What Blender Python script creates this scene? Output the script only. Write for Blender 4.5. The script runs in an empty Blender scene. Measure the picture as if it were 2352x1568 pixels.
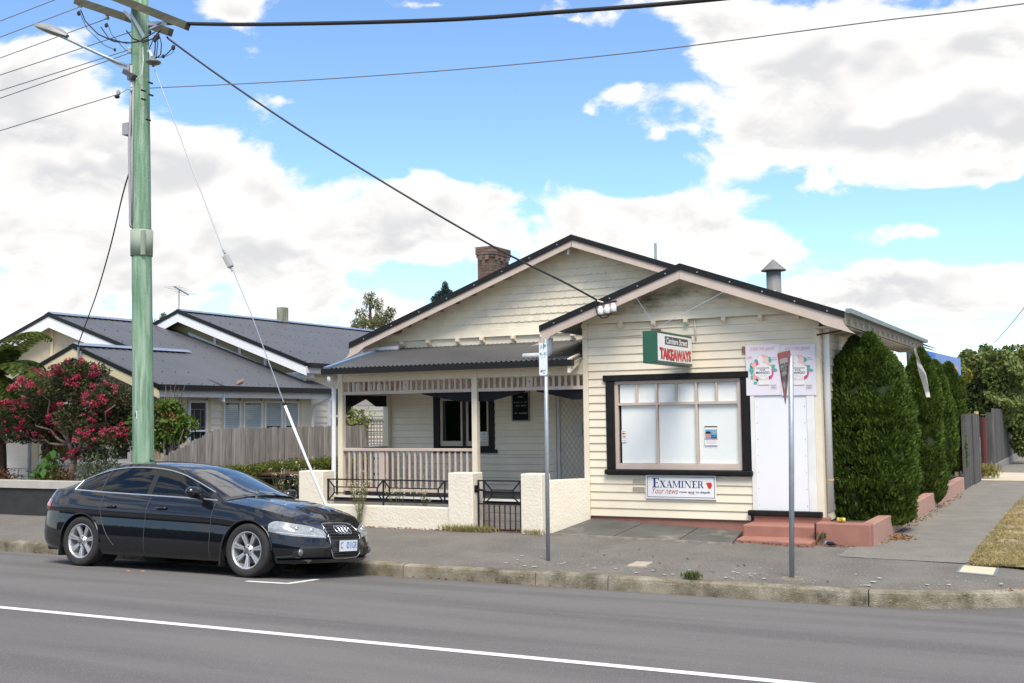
import bpy, math, random
import numpy as np
from mathutils import Vector, Matrix
random.seed(11); RNG = np.random.default_rng(5)
sc = bpy.context.scene; COL = sc.collection
def R(a): return math.radians(a)
# ------------------------------------------------------------------ camera
FPX, YAW, PIT, ROL, CH = 2570.0, R(27.49), R(3.84), R(-0.756), 1.90
_f = Vector((-math.sin(YAW)*math.cos(PIT), math.cos(YAW)*math.cos(PIT), math.sin(PIT)))
_r0 = Vector((math.cos(YAW), math.sin(YAW), 0)); _u0 = _r0.cross(_f)
_r = _r0*math.cos(ROL) + _u0*math.sin(ROL); _u = _u0*math.cos(ROL) - _r0*math.sin(ROL)
CAM = Vector((0, 0, CH))
cd = bpy.data.cameras.new('camera'); cam = bpy.data.objects.new('camera', cd); COL.objects.link(cam)
cd.sensor_width = 36; cd.lens = 36*FPX/2352; cd.clip_end = 3000; cd.clip_start = .05
cam.matrix_world = Matrix(((_r.x, _u.x, -_f.x, 0), (_r.y, _u.y, -_f.y, 0), (_r.z, _u.z, -_f.z, CH), (0, 0, 0, 1)))
sc.camera = cam
def ray(x, y): return _r*(x-1176) + _u*(784-y) + _f*FPX          # a pixel of the photograph (2352 wide) gives a direction
def PZ(x, y, z=0.): d = ray(x, y); return CAM + d*((z-CH)/d.z)    # ... its distance comes from the plane it lies on
def PY(x, y, Y): d = ray(x, y); return CAM + d*(Y/d.y)
def PX(x, y, X): d = ray(x, y); return CAM + d*(X/d.x)
# ------------------------------------------------------------------ world: Nishita sky with cumulus clouds
SUN_EL, SUN_AZ = R(55), R(146)       # azimuth from +Y towards +X : the sun stands behind and right of the camera
W = bpy.data.worlds.new('World'); sc.world = W; W.use_nodes = True
nt = W.node_tree; nt.nodes.clear(); NN = nt.nodes.new; LK = nt.links.new
def mth(op, a, b=None, c=None, clamp=False):
    n = NN('ShaderNodeMath'); n.operation = op; n.use_clamp = clamp
    for i, v in enumerate((a, b, c)):
        if v is None: continue
        if isinstance(v, (int, float)): n.inputs[i].default_value = v
        else: LK(v, n.inputs[i])
    return n.outputs[0]
def smooth(v, a, b):
    n = NN('ShaderNodeMapRange'); n.interpolation_type = 'SMOOTHSTEP'
    LK(v, n.inputs[0]); n.inputs[1].default_value = a; n.inputs[2].default_value = b
    return n.outputs[0]
sky = NN('ShaderNodeTexSky'); sky.sky_type = 'NISHITA'; sky.sun_disc = False
sky.sun_elevation = SUN_EL; sky.sun_rotation = SUN_AZ; sky.altitude = 50; sky.air_density = 1.0; sky.dust_density = .2; sky.ozone_density = 2.5
SKY_STRENGTH = .086
tc = NN('ShaderNodeTexCoord'); sep = NN('ShaderNodeSeparateXYZ'); LK(tc.outputs['Generated'], sep.inputs[0])
dx, dy, dz = sep.outputs
az = mth('ARCTAN2', dx, dy); el = mth('ARCSINE', dz)
dzc = mth('ADD', mth('MAXIMUM', dz, 0.0), .55)
comb = NN('ShaderNodeCombineXYZ'); LK(mth('DIVIDE', dx, dzc), comb.inputs[0]); LK(mth('DIVIDE', dy, dzc), comb.inputs[1]); LK(mth('MULTIPLY', dz, 1.1), comb.inputs[2])
def nz(scale, detail, rough, off=(0, 0, 0), dist=0.):
    m = NN('ShaderNodeMapping'); m.inputs['Location'].default_value = off; LK(comb.outputs[0], m.inputs[0])
    n = NN('ShaderNodeTexNoise'); n.inputs['Scale'].default_value = scale; n.inputs['Detail'].default_value = detail
    n.inputs['Roughness'].default_value = rough; n.inputs['Distortion'].default_value = dist; LK(m.outputs[0], n.inputs['Vector'])
    return n.outputs[0]
def nz2(scale, detail, rough, off, dist, k):
    m = NN('ShaderNodeMapping'); m.inputs['Location'].default_value = off; m.inputs['Scale'].default_value = (k, k, 1); LK(comb.outputs[0], m.inputs[0])
    n = NN('ShaderNodeTexNoise'); n.inputs['Scale'].default_value = scale; n.inputs['Detail'].default_value = detail
    n.inputs['Roughness'].default_value = rough; n.inputs['Distortion'].default_value = dist; LK(m.outputs[0], n.inputs['Vector'])
    return n.outputs[0]
n_big = nz(1.5, 2, .5, (3.1, 1.7, .3)); n_det = nz(9.5, 9, .57, (.4, 2.2, 0), .25); n_up = nz2(9.5, 2.5, .5, (.4, 2.2, 0), .25, .968); n_lo = nz2(9.5, 2.5, .5, (.4, 2.2, 0), .25, 1.0)
# large cloud masses of this sky: centre and half-size as seen in the photograph, turned into azimuth / elevation; the first entry only offsets the added cover in view
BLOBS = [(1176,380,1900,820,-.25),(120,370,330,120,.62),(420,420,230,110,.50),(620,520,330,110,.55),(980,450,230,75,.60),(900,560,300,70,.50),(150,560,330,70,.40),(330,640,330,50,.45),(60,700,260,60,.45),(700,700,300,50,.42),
         (1420,480,280,55,.60),(1650,520,240,55,.55),(1330,560,220,50,.45),(1750,585,200,30,.40),(60,230,200,90,.55),
         (1650,70,200,90,.55),(1900,120,260,110,.62),(2200,110,280,120,.62),(2150,270,280,90,.60),(1850,330,300,60,.60),(1700,390,120,30,.45),(2250,400,150,40,.52),(2330,300,100,60,.5),
         (2100,640,240,34,.60),(2200,700,240,40,.50),(1950,690,160,26,.40),(2130,530,110,24,.42),(560,40,80,50,.50),(590,110,60,40,.40),(650,230,80,30,.38),(1350,250,45,45,.55),(1440,205,60,40,.45),(1000,12,80,16,.55),(1510,310,28,18,.38),(1320,45,70,24,.40),(1110,340,70,16,.3),
         (820,230,330,90,-.55),(1120,330,300,60,-.5),(430,180,130,60,-.30),(2000,480,300,34,-.55),(1480,130,110,130,-.35),(2200,570,200,44,-.5),(960,640,170,34,-.55),(1060,90,300,90,-.5),(1550,400,190,40,-.45),(200,30,200,50,-.35),(1180,400,120,30,-.3),(300,500,110,30,-.35),(1950,770,300,40,-.25)]
acc = None
ae = NN('ShaderNodeCombineXYZ'); LK(az, ae.inputs[0]); LK(el, ae.inputs[1])
for bx, by, rx, ry, wgt in BLOBS:
    d = ray(bx, by).normalized(); a0 = math.atan2(d.x, d.y); e0 = math.asin(d.z)
    mp = NN('ShaderNodeMapping'); su = math.cos(e0)*FPX/(rx*2.0); sv = FPX/(ry*2.0)
    mp.inputs['Scale'].default_value = (su, sv, 1); mp.inputs['Location'].default_value = (-a0*su, -e0*sv, 0); LK(ae.outputs[0], mp.inputs[0])
    gr = NN('ShaderNodeTexGradient'); gr.gradient_type = 'QUADRATIC_SPHERE'; LK(mp.outputs[0], gr.inputs[0])
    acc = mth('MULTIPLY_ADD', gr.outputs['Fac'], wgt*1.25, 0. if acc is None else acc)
dens = mth('ADD', mth('ADD', acc, mth('MULTIPLY_ADD', mth('SUBTRACT', n_big, .5), .6, .23)), mth('MULTIPLY', mth('SUBTRACT', n_det, .5), 2.3))  # raised offset adds unseen cloud behind the camera, to lighten and warm the shade
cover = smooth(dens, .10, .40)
lit = mth('SUBTRACT', n_lo, n_up)                                   # > 0 where the cloud thins out upwards: its bright crown
deep = mth('MULTIPLY', smooth(dens, .22, .80), smooth(lit, .16, -.12))
ramp = NN('ShaderNodeMix'); ramp.data_type = 'RGBA'; LK(deep, ramp.inputs[0])
ramp.inputs[6].default_value = (.435, .425, .408, 1); ramp.inputs[7].default_value = (.295, .296, .306, 1)
skc = NN('ShaderNodeMix'); skc.data_type = 'RGBA'; skc.blend_type = 'MULTIPLY'; skc.inputs[0].default_value = 1
LK(sky.outputs[0], skc.inputs[6]); skc.inputs[7].default_value = (SKY_STRENGTH*.80, SKY_STRENGTH*.905, SKY_STRENGTH, 1)
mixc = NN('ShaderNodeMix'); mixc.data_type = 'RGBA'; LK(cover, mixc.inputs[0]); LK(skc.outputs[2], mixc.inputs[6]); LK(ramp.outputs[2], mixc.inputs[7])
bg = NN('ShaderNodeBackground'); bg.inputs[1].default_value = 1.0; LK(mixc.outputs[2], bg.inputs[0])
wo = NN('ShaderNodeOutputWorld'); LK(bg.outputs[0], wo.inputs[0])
# ------------------------------------------------------------------ sun (behind thin cloud: soft), exposure
sl = bpy.data.lights.new('sun', 'SUN'); sl.energy = 1.9; sl.angle = R(30); sl.color = (1, .92, .81)
so = bpy.data.objects.new('sun', sl); COL.objects.link(so)
sd = Vector((math.sin(SUN_AZ)*math.cos(SUN_EL), math.cos(SUN_AZ)*math.cos(SUN_EL), math.sin(SUN_EL)))
so.rotation_euler = sd.to_track_quat('Z', 'Y').to_euler(); so.location = (0, -20, 30)
vs = sc.view_settings; vs.view_transform = 'Standard'; vs.look = 'None'; vs.gamma = 1; vs.use_curve_mapping = False; vs.exposure = 1.40
sc.render.resolution_x, sc.render.resolution_y = 1024, 683
# ------------------------------------------------------------------ mesh helpers
class MB:
    def __init__(s): s.v = []; s.f = []
    def add(s, pts, faces):
        b = len(s.v); s.v += [tuple(p) for p in pts]; s.f += [tuple(b+i for i in f) for f in faces]; return s
    def quad(s, *p): return s.add(p, [tuple(range(len(p)))])
    def hexa(s, p): return s.add(p, [(0,3,2,1),(4,5,6,7),(0,1,5,4),(1,2,6,5),(2,3,7,6),(3,0,4,7)])
    def box(s, x0, x1, y0, y1, z0, z1):
        return s.hexa([(x0,y0,z0),(x1,y0,z0),(x1,y1,z0),(x0,y1,z0),(x0,y0,z1),(x1,y0,z1),(x1,y1,z1),(x0,y1,z1)])
    def prism(s, pts, vec):
        n = len(pts); vec = Vector(vec); a = [Vector(p) for p in pts]; b = [p+vec for p in a]
        return s.add(a+b, [tuple(range(n))[::-1], tuple(range(n, 2*n))]+[(i, (i+1) % n, n+(i+1) % n, n+i) for i in range(n)])
    def tube(s, path, r, n=8, caps=True):
        path = [Vector(p) for p in path]; m = len(path); rs = r if isinstance(r, (list, tuple)) else [r]*m
        pts = []; ref = None
        for i, p in enumerate(path):
            t = (path[min(i+1, m-1)]-path[max(i-1, 0)]).normalized()
            if ref is None: ref = Vector((0, 0, 1)) if abs(t.z) < .9 else Vector((1, 0, 0))
            a = (ref - t*ref.dot(t)).normalized(); b = t.cross(a); ref = a
            for k in range(n):
                th = 2*math.pi*k/n; pts.append(p+(a*math.cos(th)+b*math.sin(th))*rs[i])
        fs = [(i*n+k, i*n+(k+1) % n, (i+1)*n+(k+1) % n, (i+1)*n+k) for i in range(m-1) for k in range(n)]
        if caps: fs += [tuple(range(n))[::-1], tuple((m-1)*n+k for k in range(n))]
        return s.add(pts, fs)
    def bar(s, a, b, w, h=None, up=(0, 0, 1)):
        a = Vector(a); b = Vector(b); t = (b-a).normalized(); up = Vector(up); h = h or w
        if abs(t.dot(up)) > .98: up = Vector((0, 1, 0))
        x = t.cross(up).normalized()*w/2; y = x.cross(t).normalized()*h/2
        return s.hexa([a-x-y, a+x-y, a+x+y, a-x+y, b-x-y, b+x-y, b+x+y, b-x+y])
    def lathe(s, prof, c, n=24, axis='z'):
        c = Vector(c); pts = []
        for r, h in prof:
            for k in range(n):
                t = 2*math.pi*k/n; q = (r*math.cos(t), r*math.sin(t), h)
                if axis == 'y': q = (q[0], h, q[1])
                if axis == 'x': q = (h, q[0], q[1])
                pts.append(c+Vector(q))
        m = len(prof)
        return s.add(pts, [(i*n+k, i*n+(k+1) % n, (i+1)*n+(k+1) % n, (i+1)*n+k) for i in range(m-1) for k in range(n)])
    def ball(s, c, rx, ry=None, rz=None, n=12, m=8):
        ry = ry or rx; rz = rz or rx; c = Vector(c); pts = []; fs = []
        for i in range(m+1):
            p = math.pi*i/m
            for k in range(n):
                t = 2*math.pi*k/n; pts.append(c+Vector((rx*math.sin(p)*math.cos(t), ry*math.sin(p)*math.sin(t), -rz*math.cos(p))))
        fs = [(i*n+k, i*n+(k+1) % n, (i+1)*n+(k+1) % n, (i+1)*n+k) for i in range(m) for k in range(n)]
        return s.add(pts, fs)
    def grid(s, rows):
        n = len(rows[0]); return s.add([p for r in rows for p in r], [(i*n+k, i*n+k+1, (i+1)*n+k+1, (i+1)*n+k) for i in range(len(rows)-1) for k in range(n-1)])
WL = {}
def props(o, label=None, cat=None, group=None, kind=None):
    for k, v in (('label', label), ('category', cat), ('group', group), ('kind', kind)):
        if v: o[k] = v
    return o
def place(o, w, parent=None):
    w = Vector(w); WL[o.name] = w; COL.objects.link(o)
    if parent is not None: o.parent = parent; o.location = w - WL[parent.name]
    else: o.location = w
    return o
def emp(name, loc, label=None, cat=None, group=None, kind=None, parent=None):
    o = bpy.data.objects.new(name, None); o.empty_display_size = .2
    return props(place(o, loc, parent), label, cat, group, kind)
def mesh(name, verts, faces, mat, smooth=False):
    me = bpy.data.meshes.new(name); me.from_pydata([tuple(v) for v in verts], [], faces); me.update()
    if mat: me.materials.append(mat)
    if smooth: me.polygons.foreach_set('use_smooth', [True]*len(me.polygons))
    return me
def obj(name, mb, mat, parent=None, smooth=False, label=None, cat=None, group=None, kind=None, bevel=0, origin=None):
    if origin is None:
        xs = [v[0] for v in mb.v]; ys = [v[1] for v in mb.v]; zs = [v[2] for v in mb.v]
        c = Vector(((min(xs)+max(xs))/2, (min(ys)+max(ys))/2, min(zs)))
    else: c = Vector(origin)
    me = mesh(name, [(v[0]-c.x, v[1]-c.y, v[2]-c.z) for v in mb.v], mb.f, mat, smooth)
    o = bpy.data.objects.new(name, me); place(o, c, parent); props(o, label, cat, group, kind)
    if bevel:
        b = o.modifiers.new('bevel', 'BEVEL'); b.width = bevel; b.segments = 2; b.limit_method = 'ANGLE'
    return o
def inst(name, me, loc, parent=None, rot=(0, 0, 0), scale=(1, 1, 1), **k):
    o = bpy.data.objects.new(name, me); place(o, loc, parent); o.rotation_euler = rot; o.scale = scale
    return props(o, **k)
def B(*a): return MB().box(*a)
def npmesh(name, V, Fq, mat, loc=(0, 0, 0), parent=None, smooth=False, **k):
    """numpy quads to one mesh object; V in world coordinates"""
    loc = Vector(loc); V = (np.asarray(V)-np.array(loc)).astype(np.float32); Fq = np.asarray(Fq, dtype=np.int32); n = Fq.shape[1]
    me = bpy.data.meshes.new(name); me.vertices.add(len(V)); me.vertices.foreach_set('co', V.ravel())
    me.loops.add(Fq.size); me.loops.foreach_set('vertex_index', Fq.ravel()); me.polygons.add(len(Fq))
    me.polygons.foreach_set('loop_start', np.arange(len(Fq), dtype=np.int32)*n)
    if smooth: me.polygons.foreach_set('use_smooth', np.ones(len(Fq), dtype=bool))
    me.update(calc_edges=True)
    if mat: me.materials.append(mat)
    o = bpy.data.objects.new(name, me); place(o, loc, parent); return props(o, **k)
def rnd(n): return RNG.random(n)
def leafquads(C, D, L, Wd, bend=.0):
    """diamond leaves at centres C, pointing along D, length L, width Wd"""
    n = len(C); D = D/np.linalg.norm(D, axis=1)[:, None]; r = RNG.normal(size=(n, 3)); S = np.cross(D, r); S /= np.linalg.norm(S, axis=1)[:, None]
    Nn = np.cross(D, S); L = np.broadcast_to(L, n)[:, None]; Wd = np.broadcast_to(Wd, n)[:, None]
    a = C-D*L*.5; t = C+D*L*.5+Nn*L*bend; l = C+S*Wd*.5; rr = C-S*Wd*.5
    return np.stack([a, l, t, rr], 1).reshape(-1, 3), np.arange(4*n).reshape(n, 4)
# ------------------------------------------------------------------ materials
MATS = {}
def mat(name, c, c2=None, ns=6., rough=.6, metal=0., bump=0., bs=40., rand=0., stretch=(1, 1, 1), spec=.5, coat=0., mixw=(.35, .65), dirt=None, dscale=1.5, dth=(.55, .75), coatr=.03, trans=0., ior=None, island=0., detail=5, speck=None, ss=180., sth=(.58,.66)  , rot=None):
    if name in MATS: return MATS[name]
    m = bpy.data.materials.new(name); m.use_nodes = True; t = m.node_tree; N = t.nodes.new; L = t.links.new
    b = t.nodes['Principled BSDF']; b.inputs['Roughness'].default_value = rough; b.inputs['Metallic'].default_value = metal
    b.inputs['Specular IOR Level'].default_value = spec; b.inputs['Coat Weight'].default_value = coat; b.inputs['Coat Roughness'].default_value = coatr
    if ior: b.inputs['IOR'].default_value = ior
    g = N('ShaderNodeNewGeometry'); mp = N('ShaderNodeMapping'); L(g.outputs['Position'], mp.inputs[0]); mp.inputs['Scale'].default_value = stretch
    if rot: mp.inputs['Rotation'].default_value = rot
    def noise(s, d=detail, r=.55, raw=False):
        n = N('ShaderNodeTexNoise'); n.inputs['Scale'].default_value = s; n.inputs['Detail'].default_value = d; n.inputs['Roughness'].default_value = r; L(g.outputs['Position'] if raw else mp.outputs[0], n.inputs['Vector']); return n.outputs[0]
    def mr(v, a, bb, lo=0., hi=1.):
        n = N('ShaderNodeMapRange'); L(v, n.inputs[0]); n.inputs[1].default_value = a; n.inputs[2].default_value = bb; n.inputs[3].default_value = lo; n.inputs[4].default_value = hi; return n.outputs[0]
    def mixc(f, a, bb, bt='MIX'):
        n = N('ShaderNodeMix'); n.data_type = 'RGBA'; n.blend_type = bt
        if isinstance(f, float): n.inputs[0].default_value = f
        else: L(f, n.inputs[0])
        for i, v in ((6, a), (7, bb)):
            if isinstance(v, (tuple, list)): n.inputs[i].default_value = tuple(v)[:3]+(1,)
            else: L(v, n.inputs[i])
        return n.outputs[2]
    col = tuple(c)+(1,) if c2 is None else mixc(mr(noise(ns), *mixw), c, c2)
    if dirt: col = mixc(mr(noise(dscale, 8, .65), *dth), col, dirt)
    if speck: col = mixc(mr(noise(ss, 2, .6, True), *sth), col, speck)
    if rand or island:
        v = None
        if rand:
            oi = N('ShaderNodeObjectInfo'); v = mr(oi.outputs['Random'], 0, 1, 1-rand, 1+rand)
        if island:
            v2 = mr(g.outputs['Random Per Island'], 0, 1, 1-island, 1+island)
            if v is None: v = v2
            else:
                q = N('ShaderNodeMath'); q.operation = 'MULTIPLY'; L(v, q.inputs[0]); L(v2, q.inputs[1]); v = q.outputs[0]
        cc = N('ShaderNodeCombineXYZ')
        for i in range(3): L(v, cc.inputs[i])
        col = mixc(1.0, col, cc.outputs[0], 'MULTIPLY')
    if isinstance(col, tuple): b.inputs['Base Color'].default_value = col
    else: L(col, b.inputs['Base Color'])
    if bump:
        bn = N('ShaderNodeBump'); bn.inputs['Strength'].default_value = bump; bn.inputs['Distance'].default_value = .02; L(noise(bs, 6, .6, True), bn.inputs['Height']); L(bn.outputs[0], b.inputs['Normal'])
    if trans:
        td = N('ShaderNodeBsdfTranslucent'); mx = N('ShaderNodeMixShader'); mx.inputs[0].default_value = trans
        if isinstance(col, tuple): td.inputs[0].default_value = col
        else: L(col, td.inputs[0])
        L(b.outputs[0], mx.inputs[1]); L(td.outputs[0], mx.inputs[2]); L(mx.outputs[0], t.nodes['Material Output'].inputs[0])
    MATS[name] = m; return m
def glass(name, tint=(1, 1, 1), ior=1.5, rough=0.0, f0=.045):
    if name in MATS: return MATS[name]
    m = bpy.data.materials.new(name); m.use_nodes = True; t = m.node_tree; t.nodes.clear(); N = t.nodes.new; L = t.links.new
    o = N('ShaderNodeOutputMaterial'); mx = N('ShaderNodeMixShader'); lw = N('ShaderNodeLayerWeight'); lw.inputs[0].default_value = .5
    pw = N('ShaderNodeMath'); pw.operation = 'POWER'; L(lw.outputs['Facing'], pw.inputs[0]); pw.inputs[1].default_value = 4.5
    ma = N('ShaderNodeMath'); ma.operation = 'MULTIPLY_ADD'; L(pw.outputs[0], ma.inputs[0]); ma.inputs[1].default_value = 1-f0; ma.inputs[2].default_value = f0
    tr = N('ShaderNodeBsdfTransparent'); tr.inputs[0].default_value = tint+(1,); gl = N('ShaderNodeBsdfGlossy'); gl.inputs['Roughness'].default_value = rough
    L(ma.outputs[0], mx.inputs[0]); L(tr.outputs[0], mx.inputs[1]); L(gl.outputs[0], mx.inputs[2]); L(mx.outputs[0], o.inputs[0])
    MATS[name] = m; return m
def flat(name, c, rough=.5): return mat(name, c, rough=rough)
WHITE = mat('white_paint', (.78, .78, .76), (.70, .70, .67), rough=.45, ns=3)
BLACK = mat('black_paint', (.009, .009, .009), (.015, .014, .014), rough=.5, ns=8, spec=.22)
CREAM = mat('cream_weatherboard', (.79, .71, .555), (.74, .66, .51), ns=3, rough=.5, rand=.03, bump=.05, bs=60, dirt=(.50, .45, .36), dscale=1.1, dth=(.60, .95))
CREAM_TRIM = mat('cream_trim', (.77, .69, .54), (.71, .63, .49), ns=5, rough=.5, rand=.02)
PINKTRIM = mat('beige_pink_trim', (.56, .46, .39), (.50, .41, .345), ns=4, rough=.5, rand=.04)
TERRA = mat('terracotta_paint', (.345, .158, .118), (.29, .132, .10), ns=4, rough=.6, bump=.12, bs=50, dirt=(.20, .13, .10), dscale=3, dth=(.62, .9))
GALV = mat('galvanised_steel', (.40, .44, .48), (.32, .36, .40), ns=14, rough=.45, metal=.55)
DARKROOF = mat('dark_grey_roof_sheet', (.078, .079, .082), (.064, .065, .069), ns=1.2, rough=.42, spec=.5)
BLUEROOF = mat('slate_blue_roof_sheet', (.082, .086, .096), (.068, .072, .082), ns=.8, rough=.42, spec=.5)
BLACKMETAL = mat('black_gutter', (.010, .010, .010), rough=.45, spec=.3)
IRON = mat('black_wrought_iron', (.010, .010, .011), (.05, .025, .015), ns=9, rough=.5, mixw=(.66, .8))
PVC = mat('white_pvc', (.76, .77, .77), (.70, .71, .70), rough=.35, ns=3)
# ------------------------------------------------------------------ lettering, made once
_T = {}
def prep_text(items):
    obs = []
    for s, bold, shear in items:
        c = bpy.data.curves.new('lettering', 'FONT'); c.body = s; c.offset = bold; c.shear = shear; c.resolution_u = 3; c.fill_mode = 'FRONT'
        o = bpy.data.objects.new('lettering', c); COL.objects.link(o); obs.append((s, bold, shear, o, c))
    dg = bpy.context.evaluated_depsgraph_get()
    for s, b, sh, o, c in obs:
        me = bpy.data.meshes.new_from_object(o.evaluated_get(dg))
        _T[(s, b, sh)] = ([v.co.copy() for v in me.vertices], [tuple(p.vertices) for p in me.polygons]); bpy.data.meshes.remove(me)
    for s, b, sh, o, c in obs: bpy.data.objects.remove(o); bpy.data.curves.remove(c)
def text(key, mtl, centre, right, up, w, h, parent, bend=0.):
    vs_, fs_ = _T[key]; x0 = min(v.x for v in vs_); x1 = max(v.x for v in vs_); y0 = min(v.y for v in vs_); y1 = max(v.y for v in vs_)
    right = Vector(right).normalized(); up = Vector(up).normalized(); c = Vector(centre); mb = MB(); pts = []
    for v in vs_:
        a = (v.x-x0)/(x1-x0)-.5; b = (v.y-y0)/(y1-y0)-.5
        pts.append(c+right*a*w+up*(b*h+bend*(4*a*a-.5)))
    mb.add(pts, fs_); return obj('lettering', mb, mtl, parent)
# ================================================================== ground, road, kerb, footpaths
ASPHALT = mat('road_asphalt', (.165, .158, .154), (.127, .122, .120), ns=1.1, rough=.9, stretch=(.13, 1.5, 1), bump=.6, bs=110, speck=(.235, .23, .225), ss=75, sth=(.60, .68), mixw=(.40, .62), dirt=(.10, .098, .096), dscale=.75, dth=(.60, .78), spec=.25, detail=8)
PATHMAT = mat('coarse_bitumen_path', (.19, .178, .16), (.145, .135, .121), ns=1.4, rough=.95, bump=.9, bs=75, speck=(.29, .278, .257), ss=70, sth=(.55, .66), dirt=(.12, .11, .095), dscale=.9, dth=(.56, .8), spec=.2, detail=8)
SIDEPATH = mat('fine_bitumen_path', (.215, .205, .18), (.175, .166, .146), ns=2.2, rough=.95, bump=.5, bs=100, speck=(.34, .33, .30), ss=80, sth=(.57, .66), dirt=(.17, .16, .14), dscale=.8, dth=(.58, .8), spec=.2, detail=8)
KERBMAT = mat('weathered_concrete_kerb', (.33, .30, .235), (.17, .15, .10), ns=3.2, rough=.95, bump=.9, bs=60, speck=(.38, .35, .29), ss=60, sth=(.62, .70), dirt=(.085, .075, .05), dscale=2.6, dth=(.46, .68), spec=.2, rand=.08, detail=8)
PAINT = mat('road_line_paint', (.74, .74, .72), (.64, .64, .62), ns=9, rough=.7, bump=.3, bs=140, mixw=(.5, .8), dirt=(.26, .26, .255), dscale=24, dth=(.66, .74))
def lerpz(pts, y):
    if y <= pts[0][0]: return pts[0][1]
    for (a, za), (b, zb) in zip(pts, pts[1:]):
        if y <= b: t = (y-a)/(b-a); return za+(zb-za)*t
    return pts[-1][1]
RPROF = [(-60, 0.), (0, .08), (6.9, .092), (7.9, .088), (9.2, .055), (10.55, 0.), (11.4, -.07), (12.45, -.17)]
def zr(y): return lerpz(RPROF, y)
def zf(y): return max(0., .005+(y-12.55)*.047) if y < 15.2 else .13
def PF(x, y):
    z = .05
    for _ in range(25): p = PZ(x, y, z); z = zf(p.y)
    return p
def PR(x, y):
    z = 0.
    for _ in range(25): p = PZ(x, y, z); z = zr(p.y)
    return p
KY, KX0, KR = 12.40, -2.5, 2.6
mb = MB(); mb.quad((-400, 12.3, -.172), (400, 12.3, -.172), (400, 500, -.172), (-400, 500, -.172))
obj('ground', mb, mat('plain_earth', (.16, .15, .12), (.12, .12, .09), ns=.5, rough=.95), kind='structure')
ys = [-60, -30, -10, 0, 4, 6.9, 7.4, 7.9, 8.5, 9.2, 9.9, 10.55, 11, 11.4, 11.9, 12.45]
mb = MB(); mb.grid([[(x, y, zr(y)) for x in (-300, -60, -20, -10, 0, 10, 60, 300)] for y in ys])
mb.quad((-2.6, 12.45, -.1695), (80, 12.45, -.1695), (80, 300, -.1695), (-2.6, 300, -.1695))
road = obj('road', mb, ASPHALT, kind='structure', smooth=True)
# painted centre line and parking bay marks, 4 mm over the asphalt
def strip(pts, w, name, dz=.004):
    mb = MB(); rows = []
    for i, p in enumerate(pts):
        a = Vector(pts[max(i-1, 0)]); b = Vector(pts[min(i+1, len(pts)-1)]); t = (b-a).normalized(); n = Vector((-t.y, t.x))*w/2
        rows.append([(p[0]-n.x, p[1]-n.y, zr(p[1]-n.y)+dz), (p[0]+n.x, p[1]+n.y, zr(p[1]+n.y)+dz)])
    mb.grid(rows); return obj(name, mb, PAINT, road)
a = PR(0, 1395); b = PR(1864, 1573); dxy = (b-a)/(b.x-a.x)
strip([(x, a.y+(x-a.x)*dxy.y) for x in (-60, -40, -20, -10, -5, -1.35)], .10, 'centre_line')
p1, p2, p3 = PR(566, 1335), PR(668, 1341), PR(726, 1331.5)
strip([(p1.x, p1.y), (p2.x, p2.y)], .09, 'parking_bay_mark'); strip([(p2.x-.03, p2.y-.03), (p3.x, p3.y+.02)], .09, 'parking_bay_mark', .006)
# kerb of separate concrete lengths, curving into the side street
kerb = emp('kerb', (-6, KY, 0), kind='structure')
def kpt(s):
    """point and outward normal on the kerb face; s = metres along, 0 where the curve starts"""
    if s <= 0: return Vector((KX0+s, KY, 0)), Vector((0, 1, 0))
    th = s/KR
    if th < math.pi/2: return Vector((KX0+KR*math.sin(th), KY+KR-KR*math.cos(th), 0)), Vector((-math.sin(th), math.cos(th), 0))
    return Vector((KX0+KR, KY+KR+(s-KR*math.pi/2), 0)), Vector((-1, 0, 0))
KPROF = [(-.008, -.26), (.004, -.06), (.012, -.022), (.035, -.004), (.15, .004), (.15, -.26)]
js = [PZ(x, y, -.17).x-KX0 for x, y in ((1253, 1338), (1408, 1352), (1993, 1397))]
cuts = [-60, -40, -30, -24, -19.6, -16.2, -13.4, -10.6, -7.8, -5.6]+js+[2.9, 5.6, 9, 14, 20, 40]
cuts = [c for i, c in enumerate(cuts) if i == 0 or c > cuts[i-1]]
for s0, s1 in zip(cuts, cuts[1:]):
    mb = MB(); n = max(2, int((s1-s0)/.35)) if s1 > 0 and s1 < 9 else max(2, int((s1-s0)/.5)); rows = []
    g = .006; jz = random.uniform(-.006, .004); jn = random.uniform(-.006, .006)
    for i in range(n+1):
        p, nn = kpt(s0+g+(s1-s0-2*g)*i/n)
        rows.append([p+nn*(o+jn+(.004*random.random() if o < .03 else 0))+Vector((0, 0, z+jz+(.003*random.random() if z > -.1 else 0))) for o, z in KPROF])
    mb.grid(rows); m = len(KPROF); mb.add(rows[0], [tuple(range(m))]); mb.add(rows[-1], [tuple(range(m))[::-1]])
    obj('kerb_stone', mb, KERBMAT, kerb)
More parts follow.
